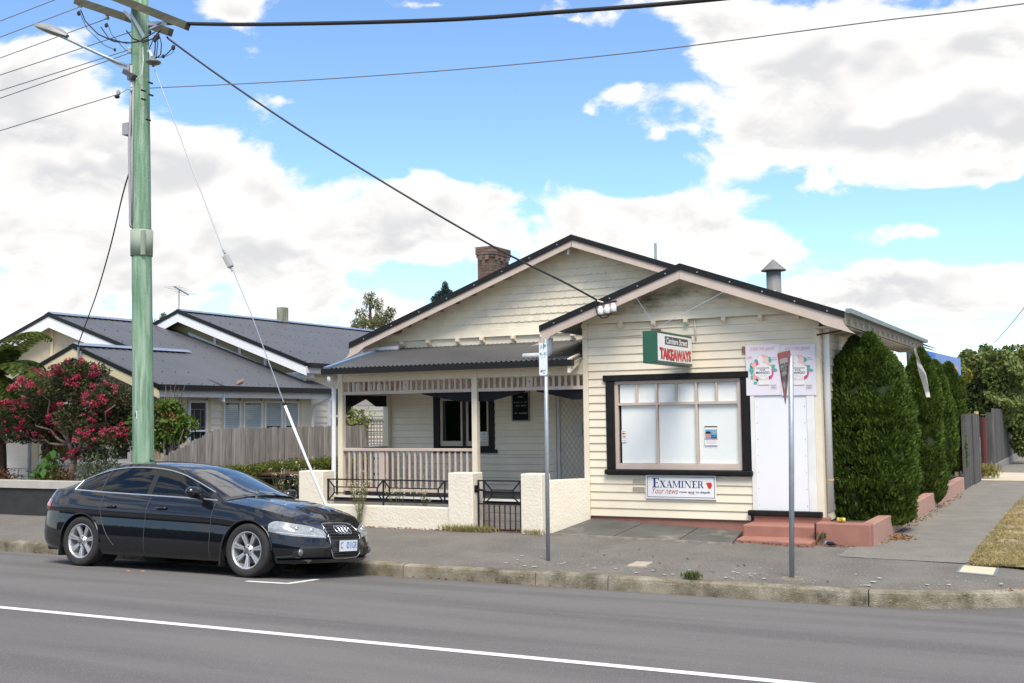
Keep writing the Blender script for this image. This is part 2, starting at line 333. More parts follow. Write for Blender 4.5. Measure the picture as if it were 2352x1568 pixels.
# footpath along the street
mb = MB(); rows = []
xs = [-120, -60, -40, -30, -24]+[-20+i*.5 for i in range(35)]+[-2.5+i*.1 for i in range(25)]
for x in xs:
    lo = KY+.135 if x <= KX0 else KY+KR-math.sqrt(max(0, (KR-.135)**2-(x-KX0)**2))
    hi = 15.32
    rows.append([(x, lo+(hi-lo)*k/8, min(zf(lo+(hi-lo)*k/8), .004+.11*max(0, KR-.14-math.hypot(max(0, x-KX0), min(0, lo+(hi-lo)*k/8-KY-KR))))+(0.006*math.sin(x*3.1+k*1.7)*math.sin(k*.9+x) if 0 < k < 8 else -.004)) for k in range(9)])
mb.grid(rows); obj('footpath', mb, PATHMAT, kind='structure', smooth=True)
mb = MB(); yy = [14.45, 14.9, 15.2, 15.4, 17, 20, 25, 30, 40, 60, 120]
mb.grid([[(-2.78 if y > 15.3 else -2.95+.9*max(0, 14.9-y)*0, y, zf(y)+.005), (-1.32-.3*max(0, (14.9-y)), y+(-.12 if y == 14.45 else 0), zf(y)+.005)] for y in yy])
obj('side_footpath', mb, SIDEPATH, kind='structure')
mb = MB(); mb.quad((-2.72, 30.6, .143), (.0, 30.6, .143), (.0, 34.6, .143), (-2.72, 34.6, .143))
obj('driveway_crossing', mb, mat('pale_concrete', (.55, .47, .36), (.47, .41, .31), ns=3, rough=.9), kind='structure')
# verge
mb = MB(); yy = [14.2+.12*i for i in range(40)]+[19+.5*i for i in range(24)]
mb.grid([[(-1.36+.07*math.sin(y*5)+.05*math.sin(y*13.7)+random.uniform(-.03, .03)+(.25 if i == 0 else 0), y, zf(y)+.010)]+[(-1.2+1.15*k/4, y-(.12*k/4 if i == 0 else 0), zf(y)+.014+.012*random.random()) for k in range(5)] for i, y in enumerate(yy)])
VERGE = mat('dry_verge_soil', (.36, .29, .17), (.26, .205, .125), ns=2.5, rough=1, bump=.9, bs=40, dirt=(.15, .16, .06), dscale=1.3, dth=(.55, .7))
obj('verge', mb, VERGE, kind='structure')
mb = MB(); mb.quad((-1.36, 34.6, .14), (-.05, 34.6, .14), (-.05, 110, .14), (-1.36, 110, .14)); obj('verge', mb, VERGE, kind='structure')
# yard ground behind the front boundary
mb = MB(); mb.quad((-120, 15.32, .10), (-2.72, 15.32, .10), (-2.72, 120, .10), (-120, 120, .10))
obj('garden_ground', mb, mat('garden_soil', (.10, .075, .05), (.075, .07, .04), ns=2, rough=1, bump=.6, bs=30), kind='structure')
# dark concrete apron in front of the shop window, of three bays
Yf = 16.1
apron = emp('concrete_apron', (-5.8, 15.6, .13), kind='structure')
APR = mat('dark_worn_concrete', (.125, .122, .112), (.085, .083, .078), ns=2, rough=.85, bump=.4, bs=60, dirt=(.26, .245, .21), dscale=1.9, dth=(.56, .74), spec=.3)
f0, f1 = PF(1180, 1226), PF(1683, 1250); b0, b1 = PY(1358, 1190.5, Yf-.03), PY(1652, 1217, Yf-.03)
f0 = Vector((-7.35, 15.27, .14)); f1 = Vector((f1.x, 15.02, zf(15.02)+.012)); b1.x = -4.62
tt = [0, .36, .72, 1]
for i in range(3):
    P4 = [f0.lerp(f1, tt[i]+.004), f0.lerp(f1, tt[i+1]-.004), b0.lerp(b1, tt[i+1]-.004), b0.lerp(b1, tt[i]+.004)]
    mb = MB(); mb.hexa([p-Vector((0, 0, .12)) for p in P4]+P4); obj('concrete_bay', mb, APR, apron)
obj('worn_edge', MB().bar(f0+Vector((0, -.012, -.004)), f1+Vector((0, -.012, -.004)), .03, .03), mat('pale_worn_edge', (.34, .31, .26), (.20, .185, .16), ns=7, rough=.95), apron)
# ================================================================== the corner shop with its house
Ym = 17.66; Yg = 17.50; Yb = 17.08; Ysb = 15.66
XL, XR = PY(1343, 960, Yf).x, PY(1888, 960, Yf).x
ZP = PY(1500, 1188.5, Yf).z; ZG = PY(1594, 731, Yf).z
house = emp('corner_shop_house', (-7, 17, .1), 'cream weatherboard corner takeaway shop and house with shingled gables and veranda', 'house')
def wboard(a, b, nrm, pitch, name='weatherboard', m=CREAM, parent=None, th=.024):
    a = Vector(a); b = Vector(b); n = Vector(nrm); up = Vector((0, 0, 1))
    if (b-a).length < .02: return
    pr = [a, a+n*(th-.006)+up*.001, a+n*th+up*.006, a+n*th+up*.012, a+n*(.005)+up*(pitch+.012), a+up*(pitch+.012)]
    return obj(name, MB().prism(pr, b-a), m, parent or house)
NR = 24; PIT_ = (ZG-ZP)/NR
fwin = dict(x0=PY(1394.6, 980, Yf).x, x1=PY(1724, 980, Yf).x, z0=PY(1560, 1083, Yf).z, z1=PY(1560, 857, Yf).z)
hx0 = PY(1387.3, 868, Yf).x
dx0 = PY(1727, 1000, Yf).x                                            # left side of the closed shop door
zthr0 = PY(1800, 1173, Yf).z
for i in range(NR):
    z = ZP+i*PIT_; zc = z+PIT_/2
    xe = dx0-.005
    if zc < zthr0: xe = PY(1722, 1180, Yf).x+.02
    if zc > 2.55: xe = XR-.09
    if zc > fwin['z0']-.02 and zc < fwin['z1']: xe = fwin['x0']-.003
    wboard((XL+.085, Yf, z), (xe, Yf, z), (0, -1, 0), PIT_)
obj('corner_board', B(XL-.004, XL+.083, Yf-.032, Yf+.08, ZP-.02, ZG+.06), CREAM_TRIM, house)
obj('corner_board', B(XR-.088, XR+.004, Yf-.032, Yf+.10, ZP+.04, ZG+.06), CREAM_TRIM, house)
obj('frame_wall', B(XL+.03, XR-.028, Yf+.10, 22.6, .08, ZG+.02), CREAM_TRIM, house)      # the body behind the boards
obj('plinth', B(XL+.03, dx0+.02, Yf+.012, Yf+.09, .05, ZP+.012), TERRA, house)
# right-hand side wall
YS1 = PX(2122, 787, PY(1938, 720, Ysb).x).y
for i in range(NR+1):
    z = ZP+i*PIT_; wboard((XR-.028, Yf+.10, z), (XR-.028, 22.5, z), (1, 0, 0), PIT_)
obj('plinth', B(XR-.09, XR-.02, Yf+.02, 22.5, .05, ZP+.012), TERRA, house)
sw = obj('side_window', B(XR-.03, XR+.02, 17.25, 18.55, 1.35, 2.55), BLACK, house)
obj('pane', B(XR+.021, XR+.026, 17.35, 18.45, 1.45, 2.45), mat('dark_window_glass', (.012, .014, .016), rough=.04, spec=.6), sw)
# ---- shop gable
def ppoly(px, Y, th, mtl, name, parent=house, **k):
    return obj(name, MB().prism([PY(x, y, Y) for x, y in px], (0, th, 0)), mtl, parent, **k)
apx = PY(1560.5, 606, Ysb); elp = PY(1237, 748, Ysb); erp = PY(1938, 716, Ysb)
ppoly([(1560.5,618),(1238,761),(1243,770),(1242,780),(1234,788),(1218,795),(1240,791),(1256,782),(1264,772),(1283,761.5),(1560.5,640)], Ysb, .035, PINKTRIM, 'barge_board')
ppoly([(1561,618),(1561,640),(1878,737),(1890,745),(1902,749),(1964.5,766.5),(1950,757),(1938,744),(1936,737),(1939.6,729.5)], Ysb, .035, PINKTRIM, 'barge_board')
def flashing(px, Y, name='black_ridge_flashing'):
    return ppoly(px, Y-.02, .06, BLACKMETAL, name)
flashing([(1560.5,604),(1237.5,747.5),(1238,761),(1560.5,619)], Ysb); flashing([(1561,604),(1561,619),(1939.6,730),(1938.5,714)], Ysb)
def bolts(p, q, Y, n):
    for i in range(n):
        t = (i+.5)/n; x = p[0]+(q[0]-p[0])*t; y = p[1]+(q[1]-p[1])*t; c = PY(x, y, Y-.02)
        obj('roof_screw', MB().lathe([(0, -.012), (.012, -.010), (.012, .0)], c, 6, 'y'), GALV, house)
bolts((1560, 614), (1240, 756), Ysb, 5); bolts((1564, 614), (1937, 725), Ysb, 5)
zsk = PY(1594, 716, Yf-.06).z
GY = Yf-.045
def gable_w(z, X, Z, sl): return (Z-z)/sl
sl1 = (apx.z-elp.z)/(apx.x-elp.x); 
tri = [(XL+.02, GY+.05, ZG), (XR-.02, GY+.05, ZG), (apx.x, GY+.05, apx.z-.06)]
obj('gable_wall', MB().prism(tri, (0, .03, 0)), CREAM_TRIM, house)
obj('gable_skirt', MB().prism([(XL+.02, GY, ZG-.005), (XL+.02, GY-.045, ZG-.008), (XL+.02, GY-.01, zsk+.02), (XL+.02, GY+.05, zsk+.02)], (XR-XL-.04, 0, 0)), CREAM, house)
SHING = mat('cream_shingle', (.79, .715, .56), (.74, .665, .515), ns=5, rough=.55, rand=.05, bump=.05, bs=50, dirt=(.50, .46, .37), dscale=.9, dth=(.62, .9))
def shingle_mesh(w, h):
    c = w*.17; pr = [(-w/2-.001, 0, c*.8), (-w/2+c, 0, 0), (w/2-c, 0, 0), (w/2+.001, 0, c*.8), (w/2+.001, 0, h), (-w/2-.001, 0, h)]
    m = MB(); n = 6; fr = [(x, -.026+.020*z/h, z) for x, y, z in pr]; bk = [(x, -.006+.004*z/h, z) for x, y, z in pr]
    m.add(fr+bk, [tuple(range(n)), tuple(range(n, 2*n))[::-1]]+[(i, n+i, n+(i+1) % n, (i+1) % n) for i in range(n)])
    return mesh('shingle', m.v, m.f, SHING)
MOULD = mat('mouldy_shingle', (.76, .685, .53), (.70, .625, .48), ns=5, rough=.6, rand=.05, stretch=(.7, 1, 1.6), dirt=(.13, .115, .085), dscale=1.15, dth=(.47, .66))
def shingles(z0, X, Zt, sl, y, w, h, rows, xmin, xmax, mtl=None):
    me = shingle_mesh(w, h+.02)
    if mtl: me.materials[0] = mtl
    for r in range(rows):
        z = z0+r*h; hw = (Zt-z)/sl-.05; n0 = math.floor((X-hw)/w); n1 = math.ceil((X+hw)/w)
        for k in range(n0, n1+1):
            x = (k+.5*(r % 2))*w
            if x < max(xmin, X-hw) or x > min(xmax, X+hw): continue
            inst('shingle', me, (x, y-.001*(k % 2), z+random.uniform(-.002, .002)), house)
shingles(zsk-.004, apx.x, apx.z-.10, sl1, GY+.03, .150, .118, 5, XL, XR, MOULD)
def bracket(x, y, z, w=.062, d=.10, h=.085):
    obj('bracket', MB().prism([(x-w/2, y, z), (x-w/2, y-d, z), (x-w/2, y-d, z-h*.55), (x-w/2, y-d*.55, z-h), (x-w/2, y, z-h)], (w, 0, 0)), CREAM_TRIM, house)
for px in (1343, 1427, 1503, 1577, 1664, 1748, 1832, 1866): bracket(PY(px, 742, GY).x, Yf-.01, ZG-.008)
# ---- roofs of corrugated sheet
def corr(name, a, b, c, d, mtl, parent, pitch=.076, amp=.009, kind=None, nseg=6):
    a, b, c, d = (Vector(p) for p in (a, b, c, d)); L = (b-a).length; n = max(4, int(L/pitch)*nseg); nrm = (b-a).cross(d-a).normalized()
    if nrm.z < 0: nrm = -nrm
    T = np.linspace(0, 1, n+1); w = np.sin(T*L/pitch*2*np.pi)*amp
    A = np.outer(1-T, a)+np.outer(T, b)+np.outer(w, nrm); D = np.outer(1-T, d)+np.outer(T, c)+np.outer(w, nrm)
    V = np.concatenate([A, D]); i = np.arange(n); F4 = np.stack([i, i+1, i+n+2, i+n+1], 1)
    return npmesh(name, V, F4, mtl, tuple(a), parent, smooth=True)
YB = 22.7
corr('roof_sheet', (elp.x, YB, elp.z), (elp.x, Ysb, elp.z), (apx.x, Ysb, apx.z), (apx.x, YB, apx.z), DARKROOF, house)
corr('roof_sheet', (erp.x, Ysb, erp.z), (erp.x, YB, erp.z), (apx.x, YB, apx.z), (apx.x, Ysb, apx.z), DARKROOF, house)
SOFF = mat('soffit_timber', (.60, .55, .44), (.52, .47, .38), ns=4, rough=.7, dirt=(.30, .27, .22), dscale=1.2, dth=(.5, .8))
def slab(name, p4, t, mtl, parent=house):
    p4 = [Vector(p) for p in p4]; return obj(name, MB().hexa([p-Vector((0, 0, t)) for p in p4]+p4), mtl, parent)
dz = -.03
slab('soffit', [(elp.x+.03, Ysb+.04, elp.z+dz), (apx.x, Ysb+.04, apx.z+dz), (apx.x, YB-.1, apx.z+dz), (elp.x+.03, YB-.1, elp.z+dz)], .03, SOFF)
slab('soffit', [(apx.x, Ysb+.04, apx.z+dz), (erp.x-.03, Ysb+.04, erp.z+dz), (erp.x-.03, YB-.1, erp.z+dz), (apx.x, YB-.1, apx.z+dz)], .03, SOFF)
# right eave: galvanised gutter, fascia and rafter tails
gz = PX(1945, 722, erp.x+.02).z; gx = erp.x+.02
yg0, yg1 = Ysb+.12, YS1
obj('gutter', MB().prism([(gx-.02, yg0, gz+.085), (gx+.06, yg0, gz+.085), (gx+.065, yg0, gz+.075), (gx+.055, yg0, gz+.02), (gx-.02, yg0, gz+.02)], (0, yg1-yg0, 0)), mat('galvanised_gutter', (.27, .31, .32), (.21, .245, .25), ns=5, rough=.4, metal=.4), house)
obj('fascia', B(gx-.05, gx-.022, yg0, yg1-.1, gz-.14, gz+.05), mat('brown_fascia_timber', (.30, .27, .21), (.22, .20, .16), ns=5, rough=.8), house)  # fascia in a darker brown than the soffit
rw = mesh('rafter_tail', B(-.26, .045, -.016, .016, -.05, .0).v, B(0, 1, 0, 1, 0, 1).f, mat('aged_rafter_timber', (.42, .37, .29), (.30, .26, .20), ns=6, rough=.8))
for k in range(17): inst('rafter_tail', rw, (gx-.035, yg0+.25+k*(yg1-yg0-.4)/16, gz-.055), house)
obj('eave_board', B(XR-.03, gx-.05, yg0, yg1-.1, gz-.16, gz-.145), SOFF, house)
# ---- shop front window
win = emp('shop_window', ((fwin['x0']+fwin['x1'])/2, Yf, fwin['z0']), parent=house)
ja, jb = PY(1413.3, 980, Yf).x, PY(1704.5, 980, Yf).x; zs0, zs1 = PY(1500, 1078, Yf).z, PY(1560, 871.5, Yf).z
obj('architrave', B(fwin['x0'], ja, Yf-.045, Yf+.09, zs0, zs1), BLACK, win, bevel=.006)
obj('architrave', B(jb, fwin['x1'], Yf-.045, Yf+.09, zs0, zs1), BLACK, win, bevel=.006)
obj('window_head', B(hx0, fwin['x1']+.0, Yf-.06, Yf+.09, zs1+.001, fwin['z1']), BLACK, win, bevel=.006)
obj('window_sill', B(PY(1393, 1082, Yf).x, PY(1732, 1082, Yf).x, Yf-.10, Yf+.09, PY(1560, 1091, Yf-.08).z, zs0-.001), BLACK, win, bevel=.018)
ft = .05; zb_ = PY(1560, 1065, Yf).z; zm = PY(1560, 926, Yf).z; zt_ = zs1-.05
obj('sash_rail', B(ja, jb, Yf-.012, Yf+.05, zs0, zb_), PINKTRIM, win, bevel=.004)
obj('sash_rail', B(ja, jb, Yf-.012, Yf+.05, zt_, zs1), PINKTRIM, win, bevel=.004)
xi0, xi1 = ja+.055, jb-.055
obj('sash_stile', B(ja, xi0, Yf-.012, Yf+.05, zb_, zt_), PINKTRIM, win, bevel=.004); obj('sash_stile', B(xi1, jb, Yf-.012, Yf+.05, zb_, zt_), PINKTRIM, win, bevel=.004)
obj('transom', B(xi0, xi1, Yf-.014, Yf+.045, zm-.018, zm+.018), PINKTRIM, win)
PANE = glass('clear_pane', (.985, 1, 1), 1.5)
PAPER = mat('white_window_paper', (.86, .865, .845), (.81, .825, .81), ns=1.6, rough=.7)
for k in range(6):
    xa = xi0+(xi1-xi0)*k/6; xb = xi0+(xi1-xi0)*(k+1)/6
    if k: obj('glazing_bar', B(xa-.014, xa+.014, Yf-.013, Yf+.045, zm+.018 if k % 2 else zb_, zt_), PINKTRIM, win)
    obj('pane', MB().quad((xa+.013, Yf+.024, zm+.017), (xb-.013, Yf+.024, zm+.017), (xb-.013, Yf+.024, zt_), (xa+.013, Yf+.024, zt_)), PANE, win)
for k in range(3):
    xa = xi0+(xi1-xi0)*k/3; xb = xi0+(xi1-xi0)*(k+1)/3
    obj('pane', MB().quad((xa+.013, Yf+.024, zb_), (xb-.013, Yf+.024, zb_), (xb-.013, Yf+.024, zm-.017), (xa+.013, Yf+.024, zm-.017)), PANE, win)
    obj('paper_sheet', B(xa+.02+(0.02 if k == 0 else 0), xb-.004, Yf+.030+.002*k, Yf+.0315+.002*k, zb_+.005, zm+.02), PAPER, win)
    obj('paper_sheet', B(xa+.02, xb-.01, Yf+.029+.002*k, Yf+.0305+.002*k, zm+.022, zt_-.004), PAPER, win)
obj('window_back', B(ja-.01, jb+.01, Yf+.052, Yf+.088, zs0, zs1), BLACK, win)
# ---- closed shop door: white sheet, frame, threshold
door = emp('shop_door', (PY(1800, 1100, Yf).x, Yf, ZP), parent=house)
sx0, sx1 = PY(1739, 1080, Yf).x, PY(1858.5, 1080, Yf).x; zth = PY(1800, 1173, Yf).z
SHEET = mat('white_door_sheet', (.79, .80, .82), (.765, .775, .80), ns=1.2, rough=.35, dirt=(.66, .655, .64), dscale=1.6, dth=(.58, .85))
obj('door_sheet', B(sx0, sx1, Yf-.03, Yf+.02, zth+.005, 2.5), SHEET, door)
obj('door_frame', B(dx0, sx0-.002, Yf-.042, Yf+.06, zth+.005, 2.5), WHITE, door); obj('door_frame', B(sx1+.002, XR-.090, Yf-.042, Yf+.06, zth+.005, 2.5), WHITE, door)
for s in (0, 1):
    for k in range(8): obj('screw', MB().lathe([(0, -.006), (.007, -.004), (.007, .0)], ((sx0+.03) if s == 0 else (sx1-.03), Yf-.030, zth+.08+k*.235), 6, 'y'), GALV, door)
obj('threshold', B(PY(1718, 1175, Yf-.08).x, PY(1889, 1182, Yf-.08).x, Yf-.10, Yf+.05, zth-.07, zth+.004), BLACK, door, bevel=.012)
steps = emp('entry_steps', (-4, 15.6, .1), parent=house)
xs0, xs1 = PY(1706, 1215, 15.56).x, PY(1884, 1225, 15.56).x
obj('step', B(xs0+.03, xs1+.03, Yf-.055, Yf+.05, .1, zth-.072), TERRA, steps, bevel=.01)
obj('step', B(xs0, xs1, 15.56, Yf-.056, .08, .345), TERRA, steps, bevel=.02)
mb = MB(); e = .01
mb.hexa([(xs0-.04, 15.33, .06), (xs1-.02, 15.03, .04), (xs1+.005, 15.559, .06), (xs0-.005, 15.559, .06), (xs0-.04, 15.33, .165), (xs1-.02, 15.03, .185), (xs1+.005, 15.559, .20), (xs0-.005, 15.559, .19)])
obj('step', mb, TERRA, steps, bevel=.02)
# ---- veranda
PXL, PXM = PY(782, 1000, Yf).x, PY(1090.5, 1000, Yf).x
ZFL = .575; zbm0, zbm1 = PY(1000, 866, Yf).z, PY(1000, 846, Yf).z
zfb = PY(1060, 892.5, Yf).z; zft = PY(1060, 868, Yf).z
ver = emp('veranda', (-9.3, 16.9, .1), parent=house)
for px in (PXL, PXM): obj('post', B(px-.05, px+.05, Yf-.01, Yf+.09, ZFL-.1, zbm1), CREAM_TRIM, ver, bevel=.004)
obj('post', B(PXL-.045, PXL+.045, Ym-.13, Ym-.04, ZFL, zbm1+.2), CREAM_TRIM, ver, bevel=.004)
obj('beam', B(PXL-.05, XL-.006, Yf+.0, Yf+.08, zft+.001, zbm1+.06), CREAM_TRIM, ver)
obj('beam', B(PXL-.04, PXL+.04, Yf+.091, Ym-.131, zft+.001, zbm1+.06), CREAM_TRIM, ver)
def frieze(a, b, horizontal=True, parent=ver):
    """slats between two posts, with one wide slat bored through in the middle"""
    L = b-a; w = .043; n = max(3, round(L/.108)); mid = n//2
    def bx(u0, u1, z0, z1, t=.012):
        return B(u0, u1, Yf+.028-t, Yf+.028+t, z0, z1) if horizontal else B(PXL-t, PXL+t, u0, u1, z0, z1)
    obj('frieze_rail', bx(a, b, zfb-.055, zfb, .018), PINKTRIM, parent)
    obj('frieze_rail', bx(a, b, zft-.016, zft, .016), PINKTRIM, parent)
    for k in range(1, n):
        u = a+L*k/n; ww = .11 if k == mid else w
        obj('frieze_slat', bx(u-ww/2, u+ww/2, zfb, zft-.016), PINKTRIM, parent)
        if k == mid and horizontal: obj('bored_hole', MB().lathe([(0, -.002), (.012, -.002), (.012, .004)], (u, Yf+.014, (zfb+zft)/2), 10, 'y'), BLACK, parent)
frieze(PXL+.052, PXM-.052); frieze(PXM+.052, XL-.006); frieze(Yf+.092, Ym-.132, False)
def balus(a, b, horizontal=True, wide=-1):
    L = b-a; n = round(L/.113)
    def bx(u0, u1, z0, z1, t=.014): return B(u0, u1, Yf+.04-t, Yf+.04+t, z0, z1) if horizontal else B(PXL-t, PXL+t, u0, u1, z0, z1)
    obj('handrail', bx(a, b, 1.335, 1.385, .035), PINKTRIM, ver, bevel=.008); obj('lower_rail', bx(a, b, .645, .695, .02), PINKTRIM, ver)
    for k in range(1, n):
        u = a+L*k/n; ww = .11 if k == wide else .035
        obj('baluster', bx(u-ww/2, u+ww/2, .695, 1.335), PINKTRIM, ver)
balus(PXL+.052, PXM-.052, True, 7); balus(Yf+.092, Ym-.132, False)
BRK = mat('black_bracket', (.009, .010, .012), rough=.6, spec=.2)
def brk(pts): obj('shaped_bracket', MB().prism(pts, (0, .025, 0)), BRK, ver)
zB = zfb-.056
def tri_br(x, s, L=1.0, h=.16): brk([(x, Yf+.05, zB), (x, Yf+.05, zB-h), (x+s*L*.25, Yf+.05, zB-h), (x+s*L, Yf+.05, zB-.02), (x+s*L, Yf+.05, zB)])
tri_br(PXM-.052, -1); tri_br(PXM+.052, 1, .85); tri_br(XL-.01, -1, .85)
ym = (Yf+Ym)/2
obj('shaped_bracket', MB().prism([(PXL-.012, Yf+.092, zB), (PXL-.012, Yf+.092, zB-.2), (PXL-.012, Yf+.35, zB-.2), (PXL-.012, ym, zB-.06), (PXL-.012, Ym-.45, zB-.2), (PXL-.012, Ym-.132, zB-.2), (PXL-.012, Ym-.132, zB)], (.024, 0, 0)), BRK, ver)
# floor, weathered edge boards
obj('floor', B(PXL-.15, XL-.004, Yf-.10, Ym, ZFL-.08, ZFL), mat('dark_carpet', (.022, .022, .024), (.035, .035, .036), ns=20, rough=1), ver)
obj('floor_nosing', B(PXL-.15, XL-.004, Yf-.13, Yf-.101, ZFL-.03, ZFL+.004), WHITE, ver)
GREYB = mat('grey_weathered_board', (.27, .25, .235), (.19, .175, .165), ns=6, rough=.9, stretch=(.4, 1, 6), rand=.1)
for k in range(3): obj('edge_board', B(PXL-.12, XL-.004, Yf-.10, Yf-.08, .10+k*.13, .10+k*.13+.125), GREYB, ver)
# veranda roof
gyv = Yf-.36; zgt = PY(900, 843, gyv).z; ztop = PY(1100, 792, Ym-.17).z; xvl = PY(748, 850, gyv).x
corr('veranda_roof', (xvl, gyv+.03, zgt+.02), (XL-.01, gyv+.03, zgt+.02), (XL-.01, Ym-.17, ztop), (xvl+.0, Ym-.17, ztop), DARKROOF, ver, pitch=.09, amp=.016)
obj('gutter', B(xvl-.05, XL-.02, gyv-.07, gyv+.04, zgt-.085, zgt+.012), BLACKMETAL, ver)
obj('roof_edge_cap', MB().bar((xvl, gyv+.0, zgt+.035), (xvl, Ym-.17, ztop+.02), .09, .03), mat('blue_edge_cap', (.20, .30, .46), rough=.3, metal=.3), ver)
for k in range(13):
    x = xvl+.35+k*(XL-xvl-.5)/12; obj('rafter_tail', MB().bar((x, gyv+.05, zgt-.03), (x, Yf+.1, zgt+.07), .04, .07), CREAM_TRIM, ver)
slab('veranda_lining', [(xvl+.05, gyv+.06, zgt-.0), (XL-.02, gyv+.06, zgt-.0), (XL-.02, Ym-.17, ztop-.03), (xvl+.05, Ym-.17, ztop-.03)], .02, SOFF, ver)
obj('fascia_end', MB().prism([(XL-.10, gyv-.04, zgt+.03), (XL-.10, gyv-.04, zgt-.19), (XL-.10, Yf-.035, zgt-.03), (XL-.10, Yf-.035, zgt+.12)], (.05, 0, 0)), CREAM_TRIM, ver)
def pipe(name, pts, r, parent=house, m=PVC, n=12):
    return obj(name, MB().tube(pts, r, n), m, parent, smooth=True)
# ---- house wall behind the veranda
xw0, xw1 = PY(997, 960, Ym).x, PY(1137, 960, Ym).x; zw0, zw1 = PY(1060, 1038, Ym).z, PY(1060, 898, Ym).z
xd0 = PY(1281, 1000, Ym).x
for i in range(24):
    z = ZFL+i*.1205; zc = z+.06
    if z > 3.2: break
    segs = [(PXL+.0, xd0-.06)] if not (zw0 < zc < zw1) else [(PXL+.0, xw0-.002), (xw1+.002, xd0-.06)]
    for a, b in segs: wboard((a, Ym, z), (b, Ym, z), (0, -1, 0), .1205)
XHR = apx.x+2.2
obj('frame_wall', B(PXL-.03, XL+.03, Ym+.09, 26, .08, 3.35), CREAM_TRIM, house)
obj('wall_lining', B(PXL, xw0+.02, Ym+.001, Ym+.089, .1, 3.3), CREAM_TRIM, house); obj('wall_lining', B(xw1-.02, XL+.03, Ym+.001, Ym+.089, .1, 3.3), CREAM_TRIM, house)
obj('corner_board', B(PXL-.13, PXL-.002, Ym-.03, Ym+.1, .3, 3.3), CREAM_TRIM, house)
vw = emp('veranda_window', ((xw0+xw1)/2, Ym, zw0), parent=house)
obj('architrave', B(xw0, xw0+.13, Ym-.03, Ym+.08, zw0+.05, zw1-.12), BLACK, vw); obj('architrave', B(xw1-.12, xw1, Ym-.03, Ym+.08, zw0+.05, zw1-.12), BLACK, vw)
obj('window_head', B(xw0, xw1, Ym-.035, Ym+.08, zw1-.12, zw1), BLACK, vw); obj('window_sill', B(xw0-.05, xw1+.05, Ym-.07, Ym+.08, zw0-.01, zw0+.05), BLACK, vw)
wa, wb_ = xw0+.13, xw1-.12; wm = (wa+wb_)/2
obj('mullion', B(wm-.03, wm+.03, Ym-.02, Ym+.08, zw0+.05, zw1-.12), BLACK, vw)
obj('sill_rail', B(wa, wb_, Ym-.015, Ym+.08, zw0+.05, zw0+.11), BLACK, vw)
for a, b in ((wa, wm-.03), (wm+.03, wb_)):
    z0, z1 = zw0+.11, zw1-.12; s = emp('casement', ((a+b)/2, Ym, z0), parent=vw)
    m = MB().box(a, a+.05, Ym, Ym+.03, z0, z1).box(b-.05, b, Ym, Ym+.03, z0, z1).box(a+.05, b-.05, Ym, Ym+.03, z0, z0+.09).box(a+.05, b-.05, Ym, Ym+.03, z1-.05, z1)
    obj('sash_frame', m, PINKTRIM, vw); obj('pane', B(a+.04, b-.04, Ym+.012, Ym+.016, z0+.08, z1-.04), glass('dark_pane', (.55, .6, .58), 1.5), vw)
    bpy.data.objects.remove(s)
obj('room_behind', B(wa-.02, wb_+.02, Ym+.06, Ym+.085, zw0+.05, zw1-.12), mat('dark_room', (.012, .012, .012), rough=.9), vw)
# screen door
sdr = emp('screen_door', (xd0+.4, Ym, ZFL), parent=house)
ALU = mat('white_aluminium', (.66, .66, .63), (.58, .58, .55), rough=.4, ns=4)
zdt = 2.66
obj('door_frame', B(xd0-.06, xd0-.015, Ym-.03, Ym+.08, ZFL, zdt+.06), CREAM_TRIM, sdr)
obj('screen_frame', MB().box(xd0, xd0+.055, Ym-.03, Ym-.005, ZFL, zdt).box(xd0+.055, xd0+.85, Ym-.03, Ym-.005, zdt-.06, zdt).box(xd0+.055, xd0+.85, Ym-.03, Ym-.005, ZFL, ZFL+.06).box(xd0+.80, xd0+.85, Ym-.03, Ym-.005, ZFL+.06, zdt-.06), ALU, sdr)
mb = MB(); gw = .088; gh = .125; x0, x1 = xd0+.05, xd0+.80
for s in (-1, 1):
    k = -30
    while k < 40:
        pts = []
        z = ZFL+.05
        while z <= zdt-.05:
            ph = (z-ZFL)/gh+k
            pts.append(z); z += gh/2
        k += 1; break
nx = int((x1-x0)/gw); nz_ = int((zdt-ZFL-.1)/gh)
for i in range(nx):
    for j in range(nz_):
        cx, cz = x0+(i+.5)*gw, ZFL+.06+(j+.5)*gh; hw, hh = gw/2, gh/2
        for (ax, azz, bx_, bz) in ((-hw, -hh, hw, hh), (-hw, hh, hw, -hh)):
            mb.bar((cx+ax, Ym-.018, cz+azz), (cx+bx_, Ym-.018, cz+bz), .0042, .0042, up=(0, 1, 0))
obj('diamond_grille', mb, mat('grey_grille', (.38, .38, .37), rough=.4), sdr, kind='stuff')
obj('door_leaf', B(xd0-.014, xd0+.86, Ym+.03, Ym+.08, ZFL, zdt), mat('dark_door', (.015, .015, .016), rough=.6), sdr)
obj('paper_note', B(xd0+.33, xd0+.47, Ym-.034, Ym-.031, 1.55, 1.78), mat('note_paper', (.55, .55, .53), rough=.8), sdr)
obj('scuff_strip', B(xd0-1.45, xd0-.25, Ym-.0255, Ym-.0245, 1.225, 1.235), mat('scuffed_paint', (.40, .38, .33), (.62, .57, .46), ns=9, rough=.8, stretch=(6, 1, 1), mixw=(.45, .55)), house)
